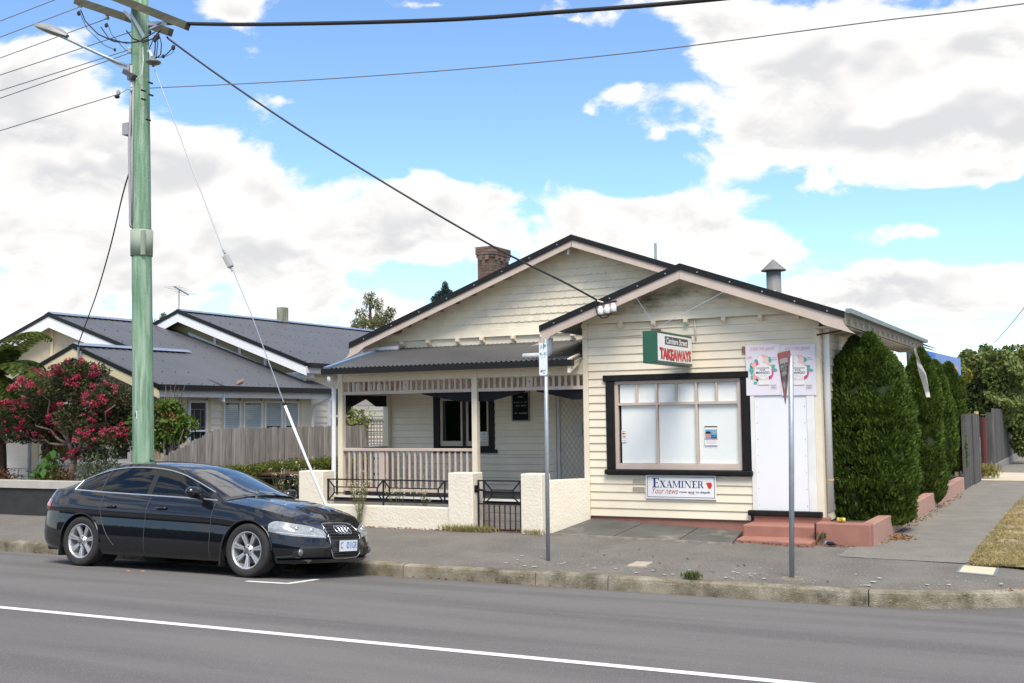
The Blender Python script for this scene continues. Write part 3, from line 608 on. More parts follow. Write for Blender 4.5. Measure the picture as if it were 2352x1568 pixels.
# ---- main gable
amx = PY(1312.5, 539, Yb); eml = PY(800, 790, Yb); slm = (amx.z-eml.z)/(amx.x-eml.x); emr = Vector((amx.x+(amx.x-eml.x), Yb, eml.z))
ppoly([(1311.6,550),(800.7,799),(803.5,804),(802,811),(797,819),(788,826.5),(806,818.5),(824,809),(831,802),(837,796.5),(1311,566.5)], Yb, .035, PINKTRIM, 'barge_board')
bmr = [Vector((amx.x, Yb, PY(1312, 550.3, Yb).z)), Vector((amx.x, Yb, PY(1312, 566.5, Yb).z)), Vector((emr.x, Yb, emr.z-.18)), Vector((emr.x, Yb, emr.z-.07))]
obj('barge_board', MB().prism(bmr, (0, .035, 0)), PINKTRIM, house)
flashing([(1312,537.5),(801,786.5),(800.7,799.5),(1312,551)], Yb)
obj('black_ridge_flashing', MB().prism([(amx.x, Yb-.02, amx.z), (amx.x, Yb-.02, amx.z-.085), (emr.x, Yb-.02, emr.z-.075), (emr.x, Yb-.02, emr.z+.01)], (0, .06, 0)), BLACKMETAL, house)
bolts((1311, 546), (804, 794), Yb, 8)
YB2 = 26.5
corr('roof_sheet', (eml.x, YB2, eml.z), (eml.x, Yb, eml.z), (amx.x, Yb, amx.z), (amx.x, YB2, amx.z), DARKROOF, house)
corr('roof_sheet', (emr.x, Yb, emr.z), (emr.x, YB2, emr.z), (amx.x, YB2, amx.z), (amx.x, Yb, amx.z), DARKROOF, house)
slab('soffit', [(eml.x+.03, Yb+.04, eml.z+dz), (amx.x, Yb+.04, amx.z+dz), (amx.x, YB2-.1, amx.z+dz), (eml.x+.03, YB2-.1, eml.z+dz)], .03, SOFF)
slab('soffit', [(amx.x, Yb+.04, amx.z+dz), (emr.x-.03, Yb+.04, emr.z+dz), (emr.x-.03, YB2-.1, emr.z+dz), (amx.x, YB2-.1, amx.z+dz)], .03, SOFF)
zgm = PY(1050, 776, Yg).z; xgl = PXL-.1
obj('gable_wall', MB().prism([(xgl, Yg+.03, zgm), (amx.x*2-xgl, Yg+.03, zgm), (amx.x, Yg+.03, amx.z-.05)], (0, .03, 0)), CREAM_TRIM, house)
obj('gable_skirt', MB().prism([(xgl, Yg, zgm-.004), (xgl, Yg-.05, zgm-.01), (xgl, Yg-.02, zgm+.125), (xgl, Yg+.03, zgm+.125)], (XL+.1-xgl, 0, 0)), CREAM, house)
obj('gable_base', B(xgl, XL+.06, Yg+.0, Yg+.11, zgm-.14, zgm-.005), CREAM_TRIM, house)
shingles(zgm+.105, amx.x, amx.z-.14, slm, Yg+.015, .140, .124, 12, xgl, amx.x+2.6)
for px in (925, 985, 1052, 1108, 1180, 1247, 1317): bracket(PY(px, 783, Yg-.05).x, Yg+.0, zgm-.012, .07, .10, .10)
pipe('vent_elbow', [PY(1306, 569, Yb+.1), PY(1305, 572, Yb+.1), PY(1305, 582, Yb+.1), PY(1304.5, 584, Yb+.1)], [.02, .022, .022, .032])
# rainwater pipes
q = [PY(836, 804, Yg-.16), PY(916, 798.5, Yg-.16)]; pipe('overflow_pipe', q, .045)
pe = PY(1262, 812, 16.0); pipe('overflow_pipe', [PY(1264, 776, 16.0), PY(1264, 806, 16.0), PY(1261, 813, 16.0), PY(1254, 815.5, 16.0), PY(1202, 818, 16.0)], .045)
pipe('downpipe', [PY(757, 864, gyv), PY(756, 872, gyv), PY(762, 880, Yf-.2), PY(766, 886, Yf-.06), PY(767, 900, Yf-.06), PY(766.5, 1140, Yf-.06), PY(766, 1165, Yf-.06)], .04)
pipe('downpipe', [(XR+.16, Yf+.02, ZG-.02), (XR+.08, Yf+.12, ZG-.16), (XR+.06, Yf+.13, ZG-.3), (XR+.06, Yf+.13, .5)], .047)
obj('pipe_bracket', MB().lathe([(.05, -.015), (.054, -.015), (.054, .015), (.05, .015)], (XR+.06, Yf+.13, .95), 12), mat('rusty_bracket', (.45, .34, .18), rough=.8), house)
obj('sign_arm', MB().tube([PX(1876, 769, XR+.0), Vector((XR+.34, Yf-.02, PX(1876, 769, XR).z+.06))], .014, 8), mat('rusty_pipe', (.05, .03, .028), (.09, .045, .03), ns=20, rough=.7), house)
# conduits on the shop front
CND = mat('cream_conduit', (.66, .62, .53), rough=.5)
zc_ = PY(1400, 776, Yf).z
pipe('conduit', [(XL-.15, Yf-.045, zc_-.03), (XL+.02, Yf-.045, zc_), (PY(1475, 768, Yf).x, Yf-.040, zc_+.03)], .010, house, CND, 6)
pipe('conduit', [(PY(1597, 732, Yf).x, Yf-.035, ZG-.02), (PY(1600, 775, Yf).x, Yf-.035, ZG-.33)], .012, house, CND, 6)
# ---- chimney of single bricks
chim = emp('chimney', PY(1131, 640, 22), parent=house)
Yc = 22.0; c0 = PY(1131, 600, Yc); cx1 = c0.x; cx0 = PY(1096.5, 600, Yc).x; cd_ = PX(1169, 600, cx1).y-Yc; zc1 = PY(1131, 563.5, Yc).z; zc0 = 3.6
BRICKM = mat('chimney_brick', (.165, .095, .075), (.10, .07, .06), ns=3, rough=.9, rand=.35, bump=.4, bs=60, dirt=(.17, .16, .12), dscale=5, dth=(.5, .75))
obj('mortar_core', B(cx0+.012, cx1-.012, Yc+.012, Yc+cd_-.012, zc0, zc1-.02), mat('mortar', (.22, .20, .17), rough=1), chim)
ch = .0625; nco = int((zc1-zc0)/ch)
bh = ch-.008; W2 = cx1-cx0
for r in range(nco):
    z = zc1-(r+1)*ch; o = 0
    if r < 3: o = .035
    elif r < 4: o = .02
    def brick(x0, x1, y0, y1): obj('brick', B(x0, x1, y0, y1, z, z+bh), BRICKM, chim)
    xa, xb, ya, yb = cx0-o, cx1+o, Yc-o, Yc+cd_+o; d = .09
    nf = 2 if r % 2 else 3; wds = [.5, .5] if r % 2 else [.25, .5, .25]
    u = xa
    for wd in wds: brick(u+.003, u+wd*(xb-xa)-.003, ya, ya+d); u += wd*(xb-xa)
    ns_ = 5; u = ya+d
    offs = [0, .13, .38, .63, .88, 1] if r % 2 else [0, .25, .5, .75, 1]
    for a, b in zip(offs, offs[1:]): brick(xb-d, xb, u+a*(yb-u)+.003, u+b*(yb-u)-.003)
    if r == 0: obj('brick', B(xa, xb-d, ya+d, yb, z, z+bh), BRICKM, chim)
for k in range(3): obj('brick', B(cx1+.0, cx1+.034, Yc+.12+k*.25, Yc+.22+k*.25, zc1-4*ch-.06, zc1-4*ch+bh-.008), BRICKM, chim)
for k in range(2): obj('brick', B(cx0+.05+k*.16, cx0+.14+k*.16, Yc-.034, Yc, zc1-4*ch-.06, zc1-4*ch+bh-.008), BRICKM, chim)
# ---- flue and vent pipe
fl = PY(1778, 670, 18.6); ft_ = PY(1778, 622, 18.6); fr = (PY(1795.5, 640, 18.6).x-PY(1762, 640, 18.6).x)/2*1.0
fg = mat('grey_painted_flue', (.20, .21, .205), (.15, .155, .15), ns=3, rough=.6, stretch=(3, 3, .5))
flue = emp('flue', (fl.x, fl.y, fl.z-.5), parent=house)
obj('flue_pipe', MB().lathe([(fr, fl.z-.6), (fr, ft_.z), (0, ft_.z)], (fl.x, fl.y, 0), 20), fg, flue, smooth=True)
zc2 = PY(1775, 594.5, 18.6).z; cr = fr*1.68
obj('flue_cap', MB().lathe([(0, ft_.z+.005), (cr, ft_.z), (cr+.004, ft_.z+.012), (0, zc2)], (fl.x, fl.y, 0), 24), fg, flue)
vp = PY(1506, 590, 20.5); obj('vent_pipe', MB().tube([(vp.x, vp.y, vp.z-.5), (vp.x, vp.y, PY(1505.5, 558, 20.5).z)], .028, 10), GALV, house)
# ================================================================== front fence, gate, signs on the shop
STUCCO = mat('cream_stucco', (.78, .72, .60), (.72, .665, .545), ns=4, rough=.8, bump=.55, bs=26, dirt=(.42, .37, .29), dscale=1.7, dth=(.64, .9))
FY = 15.25
fence = emp('stucco_front_fence', (-9, FY+.1, .12), 'low cream stucco front fence with square pillars and iron railings', 'fence')
zpt = PY(1057, 1086, FY).z; zlw = PY(900, 1163, FY).z
xA0, xA1 = PY(686, 1120, FY).x, PY(741, 1120, FY).x; xB0, xB1 = PY(1029, 1150, FY).x, PY(1086, 1150, FY).x
xC0, xC1 = PY(1196, 1150, FY).x, PY(1245, 1150, FY).x
for a, b in ((xA0, xA1), (xB0, xB1)): obj('pillar', B(a, b, FY, FY+.33, .05, zpt), STUCCO, fence, bevel=.015)
obj('pillar', B(xC0, xC1, FY, FY+.30, .05, zpt), STUCCO, fence, bevel=.015)
obj('low_wall', B(xA1-.02, xB0+.02, FY+.03, FY+.24, .05, zlw), STUCCO, fence, bevel=.012)
xN = -15.0
obj('low_wall', B(xN, xA0+.02, FY+.03, FY+.24, .05, zlw), STUCCO, fence, bevel=.012)
obj('pillar', B(xN-.40, xN, FY, FY+.33, .05, zpt), STUCCO, fence, bevel=.015)
zrt = PY(1300, 1101, 15.7).z; e = PY(1356, 1150, Yf-.05)
mb = MB(); mb.hexa([(xC1-.04, FY+.05, .05), (e.x, Yf-.04, .1), (e.x-.17, Yf-.04, .1), (xC1-.2, FY+.12, .05), (xC1-.04, FY+.05, zrt), (e.x, Yf-.04, zrt), (e.x-.17, Yf-.04, zrt), (xC1-.2, FY+.12, zrt)])
obj('return_wall', mb, STUCCO, fence, bevel=.012)
RY = FY+.13; bw = .018
def zpx(y, x=900): return PY(x, y, RY).z
zt, zm1, zm2, zb = zpx(1102.5), zpx(1120.5), zpx(1134.5), zpx(1152)
def rail_panel(xl, xr, wl, wr):
    """one decorative rectangle: bars between frame verticals xl and xr"""
    m = MB(); d = (zt-zm1)*.95
    m.bar((xl, RY, zm1), (xr, RY, zm1), bw) if False else None
    il, ir = xl+d, xr-d
    for z in (zm1, zm2): m.bar((il, RY, z), (ir, RY, z), bw)
    for x in (il, ir): m.bar((x, RY, zm2-.009), (x, RY, zm1+.009), bw)
    for x, i in ((xl, il), (xr, ir)): m.bar((x, RY, zt), (i, RY, zm1), bw); m.bar((x, RY, zb), (i, RY, zm2), bw)
    obj('railing_inner_frame', m, IRON, fence)
def rail_run(a, b, verts):
    obj('railing_bar', MB().bar((a, RY, zt), (b, RY, zt), bw*1.2), IRON, fence); obj('railing_bar', MB().bar((a, RY, zb), (b, RY, zb), bw*1.2), IRON, fence)
    for v in verts: obj('railing_upright', MB().bar((v, RY-.001, zlw if 0 < verts.index(v) < len(verts)-1 else zb-.01), (v, RY-.001, zt+.01), bw*1.3, up=(0, 1, 0)), IRON, fence)
    for v0, v1 in zip(verts, verts[1:]): rail_panel(v0, v1, 0, 0)
vm = PY(878, 1130, RY).x; ve = PY(1117, 1130, RY).x
ve = PY((1150+1950/3.36)*.59036, 1130, RY).x; vm = PY((1150+1148/3.36)*.59036, 1130, RY).x
rail_run(xA1-.02, xB0+.02, [xA1+.02, vm, ve]); rail_run(xN, xA0+.02, [xN+.02, (xN+xA0)/2, xA0-.02])
# gate
gate = emp('iron_gate', ((xB1+xC0)/2, RY, .12), 'black wrought iron gate with thin upright bars between stucco pillars', 'gate')
ga, gb = xB1+.03, xC0-.015; g0, g1, g2, g3, g4, g5 = (PY(1140, y, RY).z for y in (1104, 1125, 1141, 1157.5, 1217, 1222))
m = MB()
for z in (g0, g3, g4): m.bar((ga, RY, z), (gb, RY, z), .022)
for x in (ga, gb-.05): m.bar((x, RY, g4-.01), (x, RY, g0+.01), .022, up=(0, 1, 0))
obj('gate_frame', m, IRON, gate)
m = MB(); fa, fb = ga+.10, gb-.05; ia, ib = fa+.13, fb-.13
m.bar((fa, RY, g3), (fa, RY, g0), bw, up=(0, 1, 0))
for z in (g1, g2): m.bar((ia, RY, z), (ib, RY, z), bw)
for x in (ia, ib): m.bar((x, RY, g2), (x, RY, g1), bw, up=(0, 1, 0))
for x, i in ((fa, ia), (fb, ib)): m.bar((x, RY, g0), (i, RY, g1), bw); m.bar((x, RY, g3), (i, RY, g2), bw)
obj('gate_inner_frame', m, IRON, gate)
for k in range(1, 8): x = ga+(gb-.05-ga)*k/8; obj('gate_bar', MB().bar((x, RY, g4), (x, RY, g3), .014, up=(0, 1, 0)), IRON, gate)
obj('gate_latch', MB().bar((xB1-.02, FY+.1, PY(1080, 1124, FY).z), (ga+.14, RY-.03, PY(1080, 1124, FY).z-.02), .03, .03).box(xB1-.03, xB1+.01, FY+.05, FY+.15, g1-.04, g1+.07), IRON, gate)
# path of single pavers behind the gate
path = emp('brick_path', ((ga+gb)/2, 15.7, .12), kind='structure')
PAV = mat('path_paver', (.28, .15, .10), (.17, .13, .11), ns=3, rough=.95, rand=.3, bump=.4, bs=40)
obj('path_bed', B(ga-.05, gb+.05, 15.4, Yf-.10, .08, .118), mat('path_joint', (.14, .10, .07), rough=1), path)
for r in range(7):
    y = 15.42+r*.085
    if y+.08 > Yf-.11: break
    for c in range(6):
        x = ga-.04+c*.17+(.085 if r % 2 else 0)
        if x+.16 < gb+.06: obj('paver', B(x, x+.162, y, y+.078, .112, .126+random.uniform(0, .004)), PAV, path)
# ---------------------------------------------------------------- lettering of the whole place
LT = dict(cim=('Cimitere Street', .025, 0), tak=('TAKEAWAYS', .045, 0), treat=('treat me good', -.004, .25), coc=('COCONUTS', .008, 0), for_=('FOR', .01, 0), man=('MANGO', .022, 0), pp1=('PROUD', .012, 0), amp=('&', .01, 0), pp2=('PUNCH', .012, 0), new=('NEW', .015, .1), van=('Vegan &', 0, .3), dai=('dairy free', 0, .3), ccf=('COCONUT CREAM', 0, 0), frt=('FRUIT STICK', 0, 0),
          the=('The', 0, 0), your=('Your news', -.005, .35), now=('now and in-depth', .022, 0), open=('OPEN', .015, 0), hrs=('9:30 AM   TO    7PM', .01, 0), mon=('MON   FRIDAY', .015, 0), eft=('EFT   AVAILABLE', .012, 0),
          q4=('1/4', .0, 0), P=('P', .03, 0), h85=('8', .015, 0), h5=('5', .015, 0), am=('AM', .01, 0), m30=('30', .01, 0), pm=('PM', .01, 0), dash=('-', .02, 0), mf=('MON - FRI', 0, 0), give=('GIVE', .02, 0), way=('WAY', .02, 0),
          four=('4', .02, 0), pl1=('C', .02, 0), pl2=('01', .02, 0), pl3=('GR', .02, 0), visa=('VISA', .03, .2), eftp=('eftpos', .02, .1), ride=('Ride with', .02, .1), rich=('Richie', .035, .1), smoke=('No Smoking', .015, 0), deck=('on deck', .015, 0), thank=('Thank you', .015, 0))
prep_text(list(LT.values()))
XR_, ZU, YB_ = (1, 0, 0), (0, 0, 1), (0, 1, 0)
# ---------------------------------------------------------------- light box sign
INK = flat('black_ink', (.012, .012, .012)); RED = flat('sign_red', (.60, .03, .025)); GREEN = mat('sign_green', (.016, .085, .048), (.02, .10, .058), ns=4, rough=.4)
SW = mat('sign_white', (.80, .80, .80), (.76, .76, .76), ns=2, rough=.3)
bxr = PY(1589.5, 806, Yf-.07).x; byb = Yf-.07; byf = PX(1509.5, 796, bxr).y; bz0 = PX(1511, 833, bxr).z; bz1 = PX(1508, 758, bxr).z; bxl = PY(1476, 797, byf).x
sign = emp('takeaway_light_box', ((bxr+bxl)/2, (byf+byb)/2, bz0), 'green light box sign with Cimitere Street TAKEAWAYS lettering, projecting from the shop', 'sign')
obj('sign_case', B(bxl, bxr, byf, byb, bz0, bz1), GREEN, sign, bevel=.006)
obj('sign_face', B(bxr+.001, bxr+.006, byf+.02, byb-.02, bz0+.035, bz1-.035), SW, sign); obj('sign_face', B(bxl-.006, bxl-.001, byf+.02, byb-.02, bz0+.035, bz1-.035), SW, sign)
L_ = byb-byf; hh = bz1-bz0
for sx, sgn in ((bxr+.007, 1), (bxl-.007, -1)):
    cy = (byf+byb)/2; y0, y1 = byf+L_*.20, byf+L_*.86; c = sx
    obj('name_panel', B(c-.001, c+.001, y0, y1, bz0+hh*.60, bz0+hh*.86), mat('panel_dark', (.035, .032, .028), rough=.4), sign)
    text(LT['cim'], SW, (c+.003*sgn, cy+L_*.03, bz0+hh*.73), (0, sgn, 0), ZU, L_*.60, hh*.20, sign)
    text(LT['tak'], INK, (c+.002*sgn, cy+.0, bz0+hh*.305), (0, sgn, 0), ZU, L_*.90, hh*.37, sign, .012)
    text(LT['tak'], RED, (c+.004*sgn, cy+.002, bz0+hh*.31), (0, sgn, 0), ZU, L_*.88, hh*.345, sign, .012)
obj('fixing_plate', B(bxr-.12, bxr-.03, byf+.1, byf+.25, bz1, bz1+.03), flat('rust_red', (.18, .03, .025)), sign)
for a, b in ((PY(1461, 683, Ysb+.02), (bxr-.06, byf+.18, bz1+.03)), (PY(1664, 669, Ysb+.02), (bxl+.08, byf+.18, bz1+.02))): obj('stay_wire', MB().tube([a, b], .004, 6), GALV, sign)
obj('bracket_arm', B(bxl+.06, bxr-.06, byb, Yf-.02, bz0+.06, bz0+.12), GALV, sign)
# ---------------------------------------------------------------- two ice cream posters
PINKP = flat('poster_lilac', (.74, .70, .76)); ROSE = flat('poster_rose', (.78, .36, .34)); PEACH = flat('poster_peach', (.80, .47, .40)); TEAL = flat('poster_teal', (.10, .42, .33)); MAG = flat('poster_magenta', (.72, .06, .26)); BRN = flat('poster_brown', (.12, .04, .035)); LPK = flat('poster_pale_pink', (.80, .58, .56)); GRY = flat('poster_grey', (.5, .5, .52))
def poster(px0, px1, lab):
    a = PY(px0, 850, Yf-.05); b = PY(px1, 850, Yf-.05); z1 = PY((px0+px1)/2, 791, Yf-.05).z; z0 = PY((px0+px1)/2, 907.5, Yf-.05).z; w = b.x-a.x; h = z1-z0; y = Yf-.05
    p = emp('ice_cream_poster', ((a.x+b.x)/2, y, z0), lab, 'poster', 'ice cream posters over the shop door')
    obj('poster_board', B(a.x+.001, b.x-.001, y, y+.006, z0, z1), PINKP, p)
    def at(u, v, k): return Vector((a.x+u*w, y-.0015*k, z0+v*h))
    def blob(name, u, v, ru, rv, m, k, n=14, a0=0, a1=360, irr=0.):
        pts = [at(u, v, k)]+[at(u+ru*math.cos(R(a0+(a1-a0)*i/n))*(1+irr*random.uniform(-1, 1)), v+rv*math.sin(R(a0+(a1-a0)*i/n))*(1+irr*random.uniform(-1, 1)), k) for i in range(n+1)]
        obj(name, MB().add(pts, [(0, i, i+1) for i in range(1, n+1)]), m, p)
    def ring(u, v, r0, r1, a0, a1, m, k, asp=.72):
        n = 16; pts = [[at(u+rr*math.cos(R(a0+(a1-a0)*i/n)), v+rr*asp*math.sin(R(a0+(a1-a0)*i/n)), k) for rr in (r0, r1)] for i in range(n+1)]
        obj('printed_ring', MB().grid(pts), m, p)
    ring(.48, .47, .235, .30, 30, 200, PEACH, 1); ring(.48, .47, .245, .305, 200, 335, BRN, 1); ring(.48, .47, .20, .33, -40, 25, MAG, 2); ring(.48, .47, .22, .33, 100, 150, MAG, 2)
    for u, v, ru, rv, ang in ((.17, .50, .06, .10, 0), (.70, .70, .05, .06, 0), (.78, .56, .07, .04, 0), (.84, .49, .08, .03, 0), (.18, .35, .045, .035, 0), (.28, .25, .06, .03, 0), (.30, .68, .045, .035, 0), (.18, .60, .05, .06, 0)): blob('printed_leaf', u, v, ru, rv, TEAL, 3, 12, irr=.25)
    blob('printed_fruit', .24, .60, .07, .055, PEACH, 4); blob('printed_fruit', .26, .36, .06, .05, ROSE, 4)
    obj('printed_ice_stick', MB().quad(at(.37, .20, 5), at(.67, .20, 5), at(.67, .74, 5), at(.37, .74, 5)), LPK, p); blob('printed_ice_top', .52, .74, .15, .06, PEACH, 5, 12, 0, 180); blob('printed_ice_side', .44, .70, .07, .08, SW, 6)
    obj('printed_base', MB().quad(at(.36, .21, 6), at(.68, .21, 6), at(.68, .29, 6), at(.36, .29, 6)), SW, p)
    obj('printed_label', MB().quad(at(.27, .56, 7), at(.27, .40, 7), at(.50, .30, 7), at(.75, .40, 7), at(.75, .56, 7), at(.50, .64, 7)), SW, p)
    def t(k, m, u, v, tw, th): text(LT[k], m, at(u, v, 8), XR_, ZU, tw*w, th*h, p)
    t('treat', ROSE, .50, .925, .70, .095); t('coc', INK, .50, .535, .37, .034); t('for_', INK, .50, .495, .16, .034); t('man', INK, .50, .445, .39, .048); t('ccf', GRY, .50, .395, .26, .015); t('frt', GRY, .50, .375, .17, .014)
    t('pp1', INK, .80, .19, .16, .022); t('amp', INK, .80, .165, .02, .016); t('pp2', INK, .80, .14, .16, .022); t('new', ROSE, .13, .76, .15, .04); t('van', INK, .83, .735, .12, .024); t('dai', INK, .83, .695, .17, .026)
poster(1713, 1792.5, 'pink ice cream poster over the shop door, on the window side'); poster(1793, 1874, 'pink ice cream poster over the shop door, beside the corner downpipe')
obj('wall_plate', B(PY(1706, 804, Yf).x, PY(1714, 804, Yf).x, Yf-.045, Yf-.026, PY(1710, 811, Yf).z, PY(1710, 796, Yf).z), flat('brown_plate', (.25, .11, .08)), house)
# ---------------------------------------------------------------- newspaper sign
NAVY = flat('sign_navy', (.02, .035, .16)); BRED = flat('script_red', (.42, .03, .03))
ex0, ex1 = PY(1483.5, 1118, Yf-.05).x, PY(1645, 1118, Yf-.05).x; ez0, ez1 = PY(1564, 1146, Yf-.05).z, PY(1564, 1091.5, Yf-.05).z; ey = Yf-.05; ew = ex1-ex0; eh = ez1-ez0
ex = emp('newspaper_sign', ((ex0+ex1)/2, ey, ez0), 'white Examiner newspaper sign with navy border under the shop window', 'sign')
obj('sign_board', B(ex0, ex1, ey, ey+.012, ez0, ez1), SW, ex)
m = MB(); t_ = .008; i_ = .022
m.box(ex0+i_, ex1-i_, ey-.0015, ey-.0005, ez0+i_, ez0+i_+t_).box(ex0+i_, ex1-i_, ey-.0015, ey-.0005, ez1-i_-t_, ez1-i_).box(ex0+i_, ex0+i_+t_, ey-.0015, ey-.0005, ez0+i_+t_, ez1-i_-t_).box(ex1-i_-t_, ex1-i_, ey-.0015, ey-.0005, ez0+i_+t_, ez1-i_-t_)
obj('sign_border', m, NAVY, ex)
SER = {'E': [(.0,.0,.62,.07),(.0,.93,.62,1),(.12,.0,.30,1),(.30,.47,.48,.53),(.56,.0,.62,.22),(.56,.78,.62,1),(.46,.40,.50,.60)], 'I': [(0,0,.34,.05),(0,.95,.34,1),(.09,0,.25,1)],
       'X': ['/', (0,0,.28,.05),(.45,0,.78,.05),(0,.95,.33,1),(.48,.95,.75,1)], 'A': ['A', (-.02,0,.22,.05),(.48,0,.80,.05),(.2,.30,.55,.36)], 'M': ['M', (-.02,0,.2,.05),(.70,0,1.02,.05),(0,.95,.2,1),(.78,.95,1.0,1)], 'N': ['N', (0,0,.2,.05),(0,.95,.2,1),(.62,.95,.86,1)],
       'R': ['R', (0,0,.32,.05),(.09,0,.25,1),(.25,.94,.45,1),(.25,.46,.45,.52),(.46,.50,.60,.96)]}
ADV = {'E': .70, 'X': .82, 'A': .82, 'M': 1.06, 'I': .42, 'N': .92, 'R': .80}
def serif(word, x, z, h, H1, sx=1.2):
    m = MB(); y = ey-.002
    for i, c in enumerate(word):
        s = H1 if i == 0 else h
        def q(a, b, c_, d): m.quad(*[(x+u*s*sx, y, z+v*s) for u, v in (a, b, c_, d)])
        for r in SER[c]:
            if isinstance(r, tuple): x0, y0, x1, y1 = r; q((x0, y0), (x1, y0), (x1, y1), (x0, y1))
            elif r == '/': q((.06, 1), (.26, 1), (.72, 0), (.52, 0)); q((.08, 0), (.14, 0), (.66, 1), (.60, 1))
            elif r == 'A': q((.06, 0), (.12, 0), (.40, 1), (.35, 1)); q((.33, 1), (.44, 1), (.74, 0), (.54, 0))
            elif r == 'M': q((.08, 0), (.13, 0), (.13, 1), (.08, 1)); q((.76, 0), (.94, 0), (.94, 1), (.76, 1)); q((.06, 1), (.24, 1), (.52, .05), (.42, .05)); q((.45, .05), (.50, .05), (.84, 1), (.78, 1))
            elif r == 'N': q((.08, 0), (.13, 0), (.13, 1), (.08, 1)); q((.73, 0), (.78, 0), (.78, 1), (.73, 1)); q((.05, 1), (.24, 1), (.79, 0), (.64, 0))
            elif r == 'R': q((.32, .5), (.48, .5), (.76, 0), (.58, 0))
        x += ADV[c]*s*sx
    obj('lettering', m, NAVY, ex)
serif('EXAMINER', ex0+ew*.095, ez0+eh*.475, eh*.295, eh*.40)
text(LT['the'], GRY, (ex0+ew*.062, ey-.002, ez0+eh*.80), XR_, ZU, ew*.05, eh*.075, ex); text(LT['your'], BRED, (ex0+ew*.28, ey-.002, ez0+eh*.335), XR_, ZU, ew*.37, eh*.25, ex); text(LT['now'], NAVY, (ex0+ew*.70, ey-.002, ez0+eh*.29), XR_, ZU, ew*.43, eh*.125, ex)
mp_ = [(.86, .70), (.93, .72), (.945, .60), (.925, .46), (.905, .44), (.885, .50)]
obj('red_island_map', MB().add([(ex0+ew*u, ey-.002, ez0+eh*v) for u, v in mp_], [tuple(range(6))]), RED, ex)
obj('red_underline', MB().bar((ex0+ew*.62, ey-.002, ez0+eh*.235), (ex0+ew*.70, ey-.002, ez0+eh*.225), .001, .006), BRED, ex)
# ---------------------------------------------------------------- wall vents
for vy in (1105, 1123):
    a = PY(1453, vy-5.5, Yf-.03); b = PY(1481, vy+5.5, Yf-.03); v = obj('wall_vent', B(a.x, b.x, Yf-.032, Yf-.0245, b.z, a.z), CREAM_TRIM, house)
    m = MB(); nx_, nz2 = 13, 4
    for i in range(nx_):
        for j in range(nz2):
            cx = a.x+(b.x-a.x)*(i+.7)/(nx_+.4); cz = b.z+(a.z-b.z)*(j+.7)/(nz2+.4); m.box(cx-.0045, cx+.0045, Yf-.0335, Yf-.0325, cz-.005, cz+.005)
    obj('vent_holes', m, INK, v, kind='stuff')
# ---------------------------------------------------------------- veranda notices
na, nb = PY(1175.5, 932, Ym-.04), PY(1216, 932, Ym-.04); nz0, nz1 = PY(1195, 967, Ym-.04).z, PY(1195, 899, Ym-.04).z
nbd = emp('notice_board', ((na.x+nb.x)/2, Ym-.04, nz0), 'small black letter board with opening hours on the veranda wall', 'notice board')
obj('board_panel', B(na.x+.02, nb.x-.02, Ym-.04, Ym-.026, nz0+.02, nz1-.02), mat('letter_board_black', (.008, .008, .008), rough=.7, spec=.15), nbd)
m = MB().box(na.x, na.x+.02, Ym-.05, Ym-.026, nz0, nz1).box(nb.x-.02, nb.x, Ym-.05, Ym-.026, nz0, nz1).box(na.x+.02, nb.x-.02, Ym-.05, Ym-.026, nz0, nz0+.02).box(na.x+.02, nb.x-.02, Ym-.05, Ym-.026, nz1-.02, nz1)
obj('board_frame', m, flat('board_alu', (.22, .22, .20)), nbd)
LG = flat('letter_grey', (.40, .40, .40)); nw = nb.x-na.x; nh = nz1-nz0; nc = (na.x+nb.x)/2
for k, u, v, tw, th in (('open', 0, .82, .28, .05), ('hrs', 0, .64, .72, .035), ('mon', .03, .52, .62, .045), ('eft', .03, .27, .72, .045)): text(LT[k], LG, (nc+u*nw, Ym-.042, nz0+v*nh), XR_, ZU, tw*nw, th*nh, nbd)
ns = PY(1112, 1004, Ym); 
nt_ = emp('no_smoking_notice', (ns.x, Ym-.005, ns.z-.12), 'white no smoking notice stuck inside the veranda window', 'notice')
obj('notice_paper', B(ns.x-.10, ns.x+.10, Ym+.004, Ym+.006, ns.z-.12, ns.z+.10), flat('notice_white', (.62, .68, .66)), nt_)
text(LT['smoke'], INK, (ns.x, Ym+.003, ns.z-.0), XR_, ZU, .13, .02, nt_); text(LT['deck'], INK, (ns.x, Ym+.003, ns.z-.04), XR_, ZU, .09, .02, nt_); text(LT['thank'], INK, (ns.x, Ym+.003, ns.z-.08), XR_, ZU, .10, .02, nt_)
obj('no_smoking_mark', MB().lathe([(.018, 0), (.024, 0)], (ns.x, Ym+.003, ns.z+.055), 14, 'y'), INK, nt_)
# small sheets in the shop window
st = PY(1432.5, 1001, Yf); s_ = emp('card_payment_sticker', (st.x, Yf+.015, st.z-.12), 'narrow card payment sticker at the edge of the shop window', 'sticker')
obj('sticker_sheet', B(st.x-.04, st.x+.04, Yf+.016, Yf+.018, st.z-.095, st.z+.085), SW, s_)
for dx_, c_ in ((-.014, RED), (.014, flat('card_orange', (.75, .35, .02)))): obj('card_circle', MB().lathe([(0, -.0003), (.018, 0)], (st.x+dx_, Yf+.0155-abs(dx_)*.01, st.z+.035), 14, 'y'), c_, s_)
text(LT['eftp'], INK, (st.x, Yf+.0150, st.z+.068), XR_, ZU, .055, .016, s_); text(LT['visa'], NAVY, (st.x, Yf+.0150, st.z-.008), XR_, ZU, .055, .02, s_)
obj('card_band', B(st.x-.03, st.x+.03, Yf+.0152, Yf+.0156, st.z-.035, st.z-.028), RED, s_); obj('card_band', B(st.x-.03, st.x+.03, Yf+.0152, Yf+.0156, st.z-.07, st.z-.065), flat('teal_band', (.05, .3, .35)), s_)
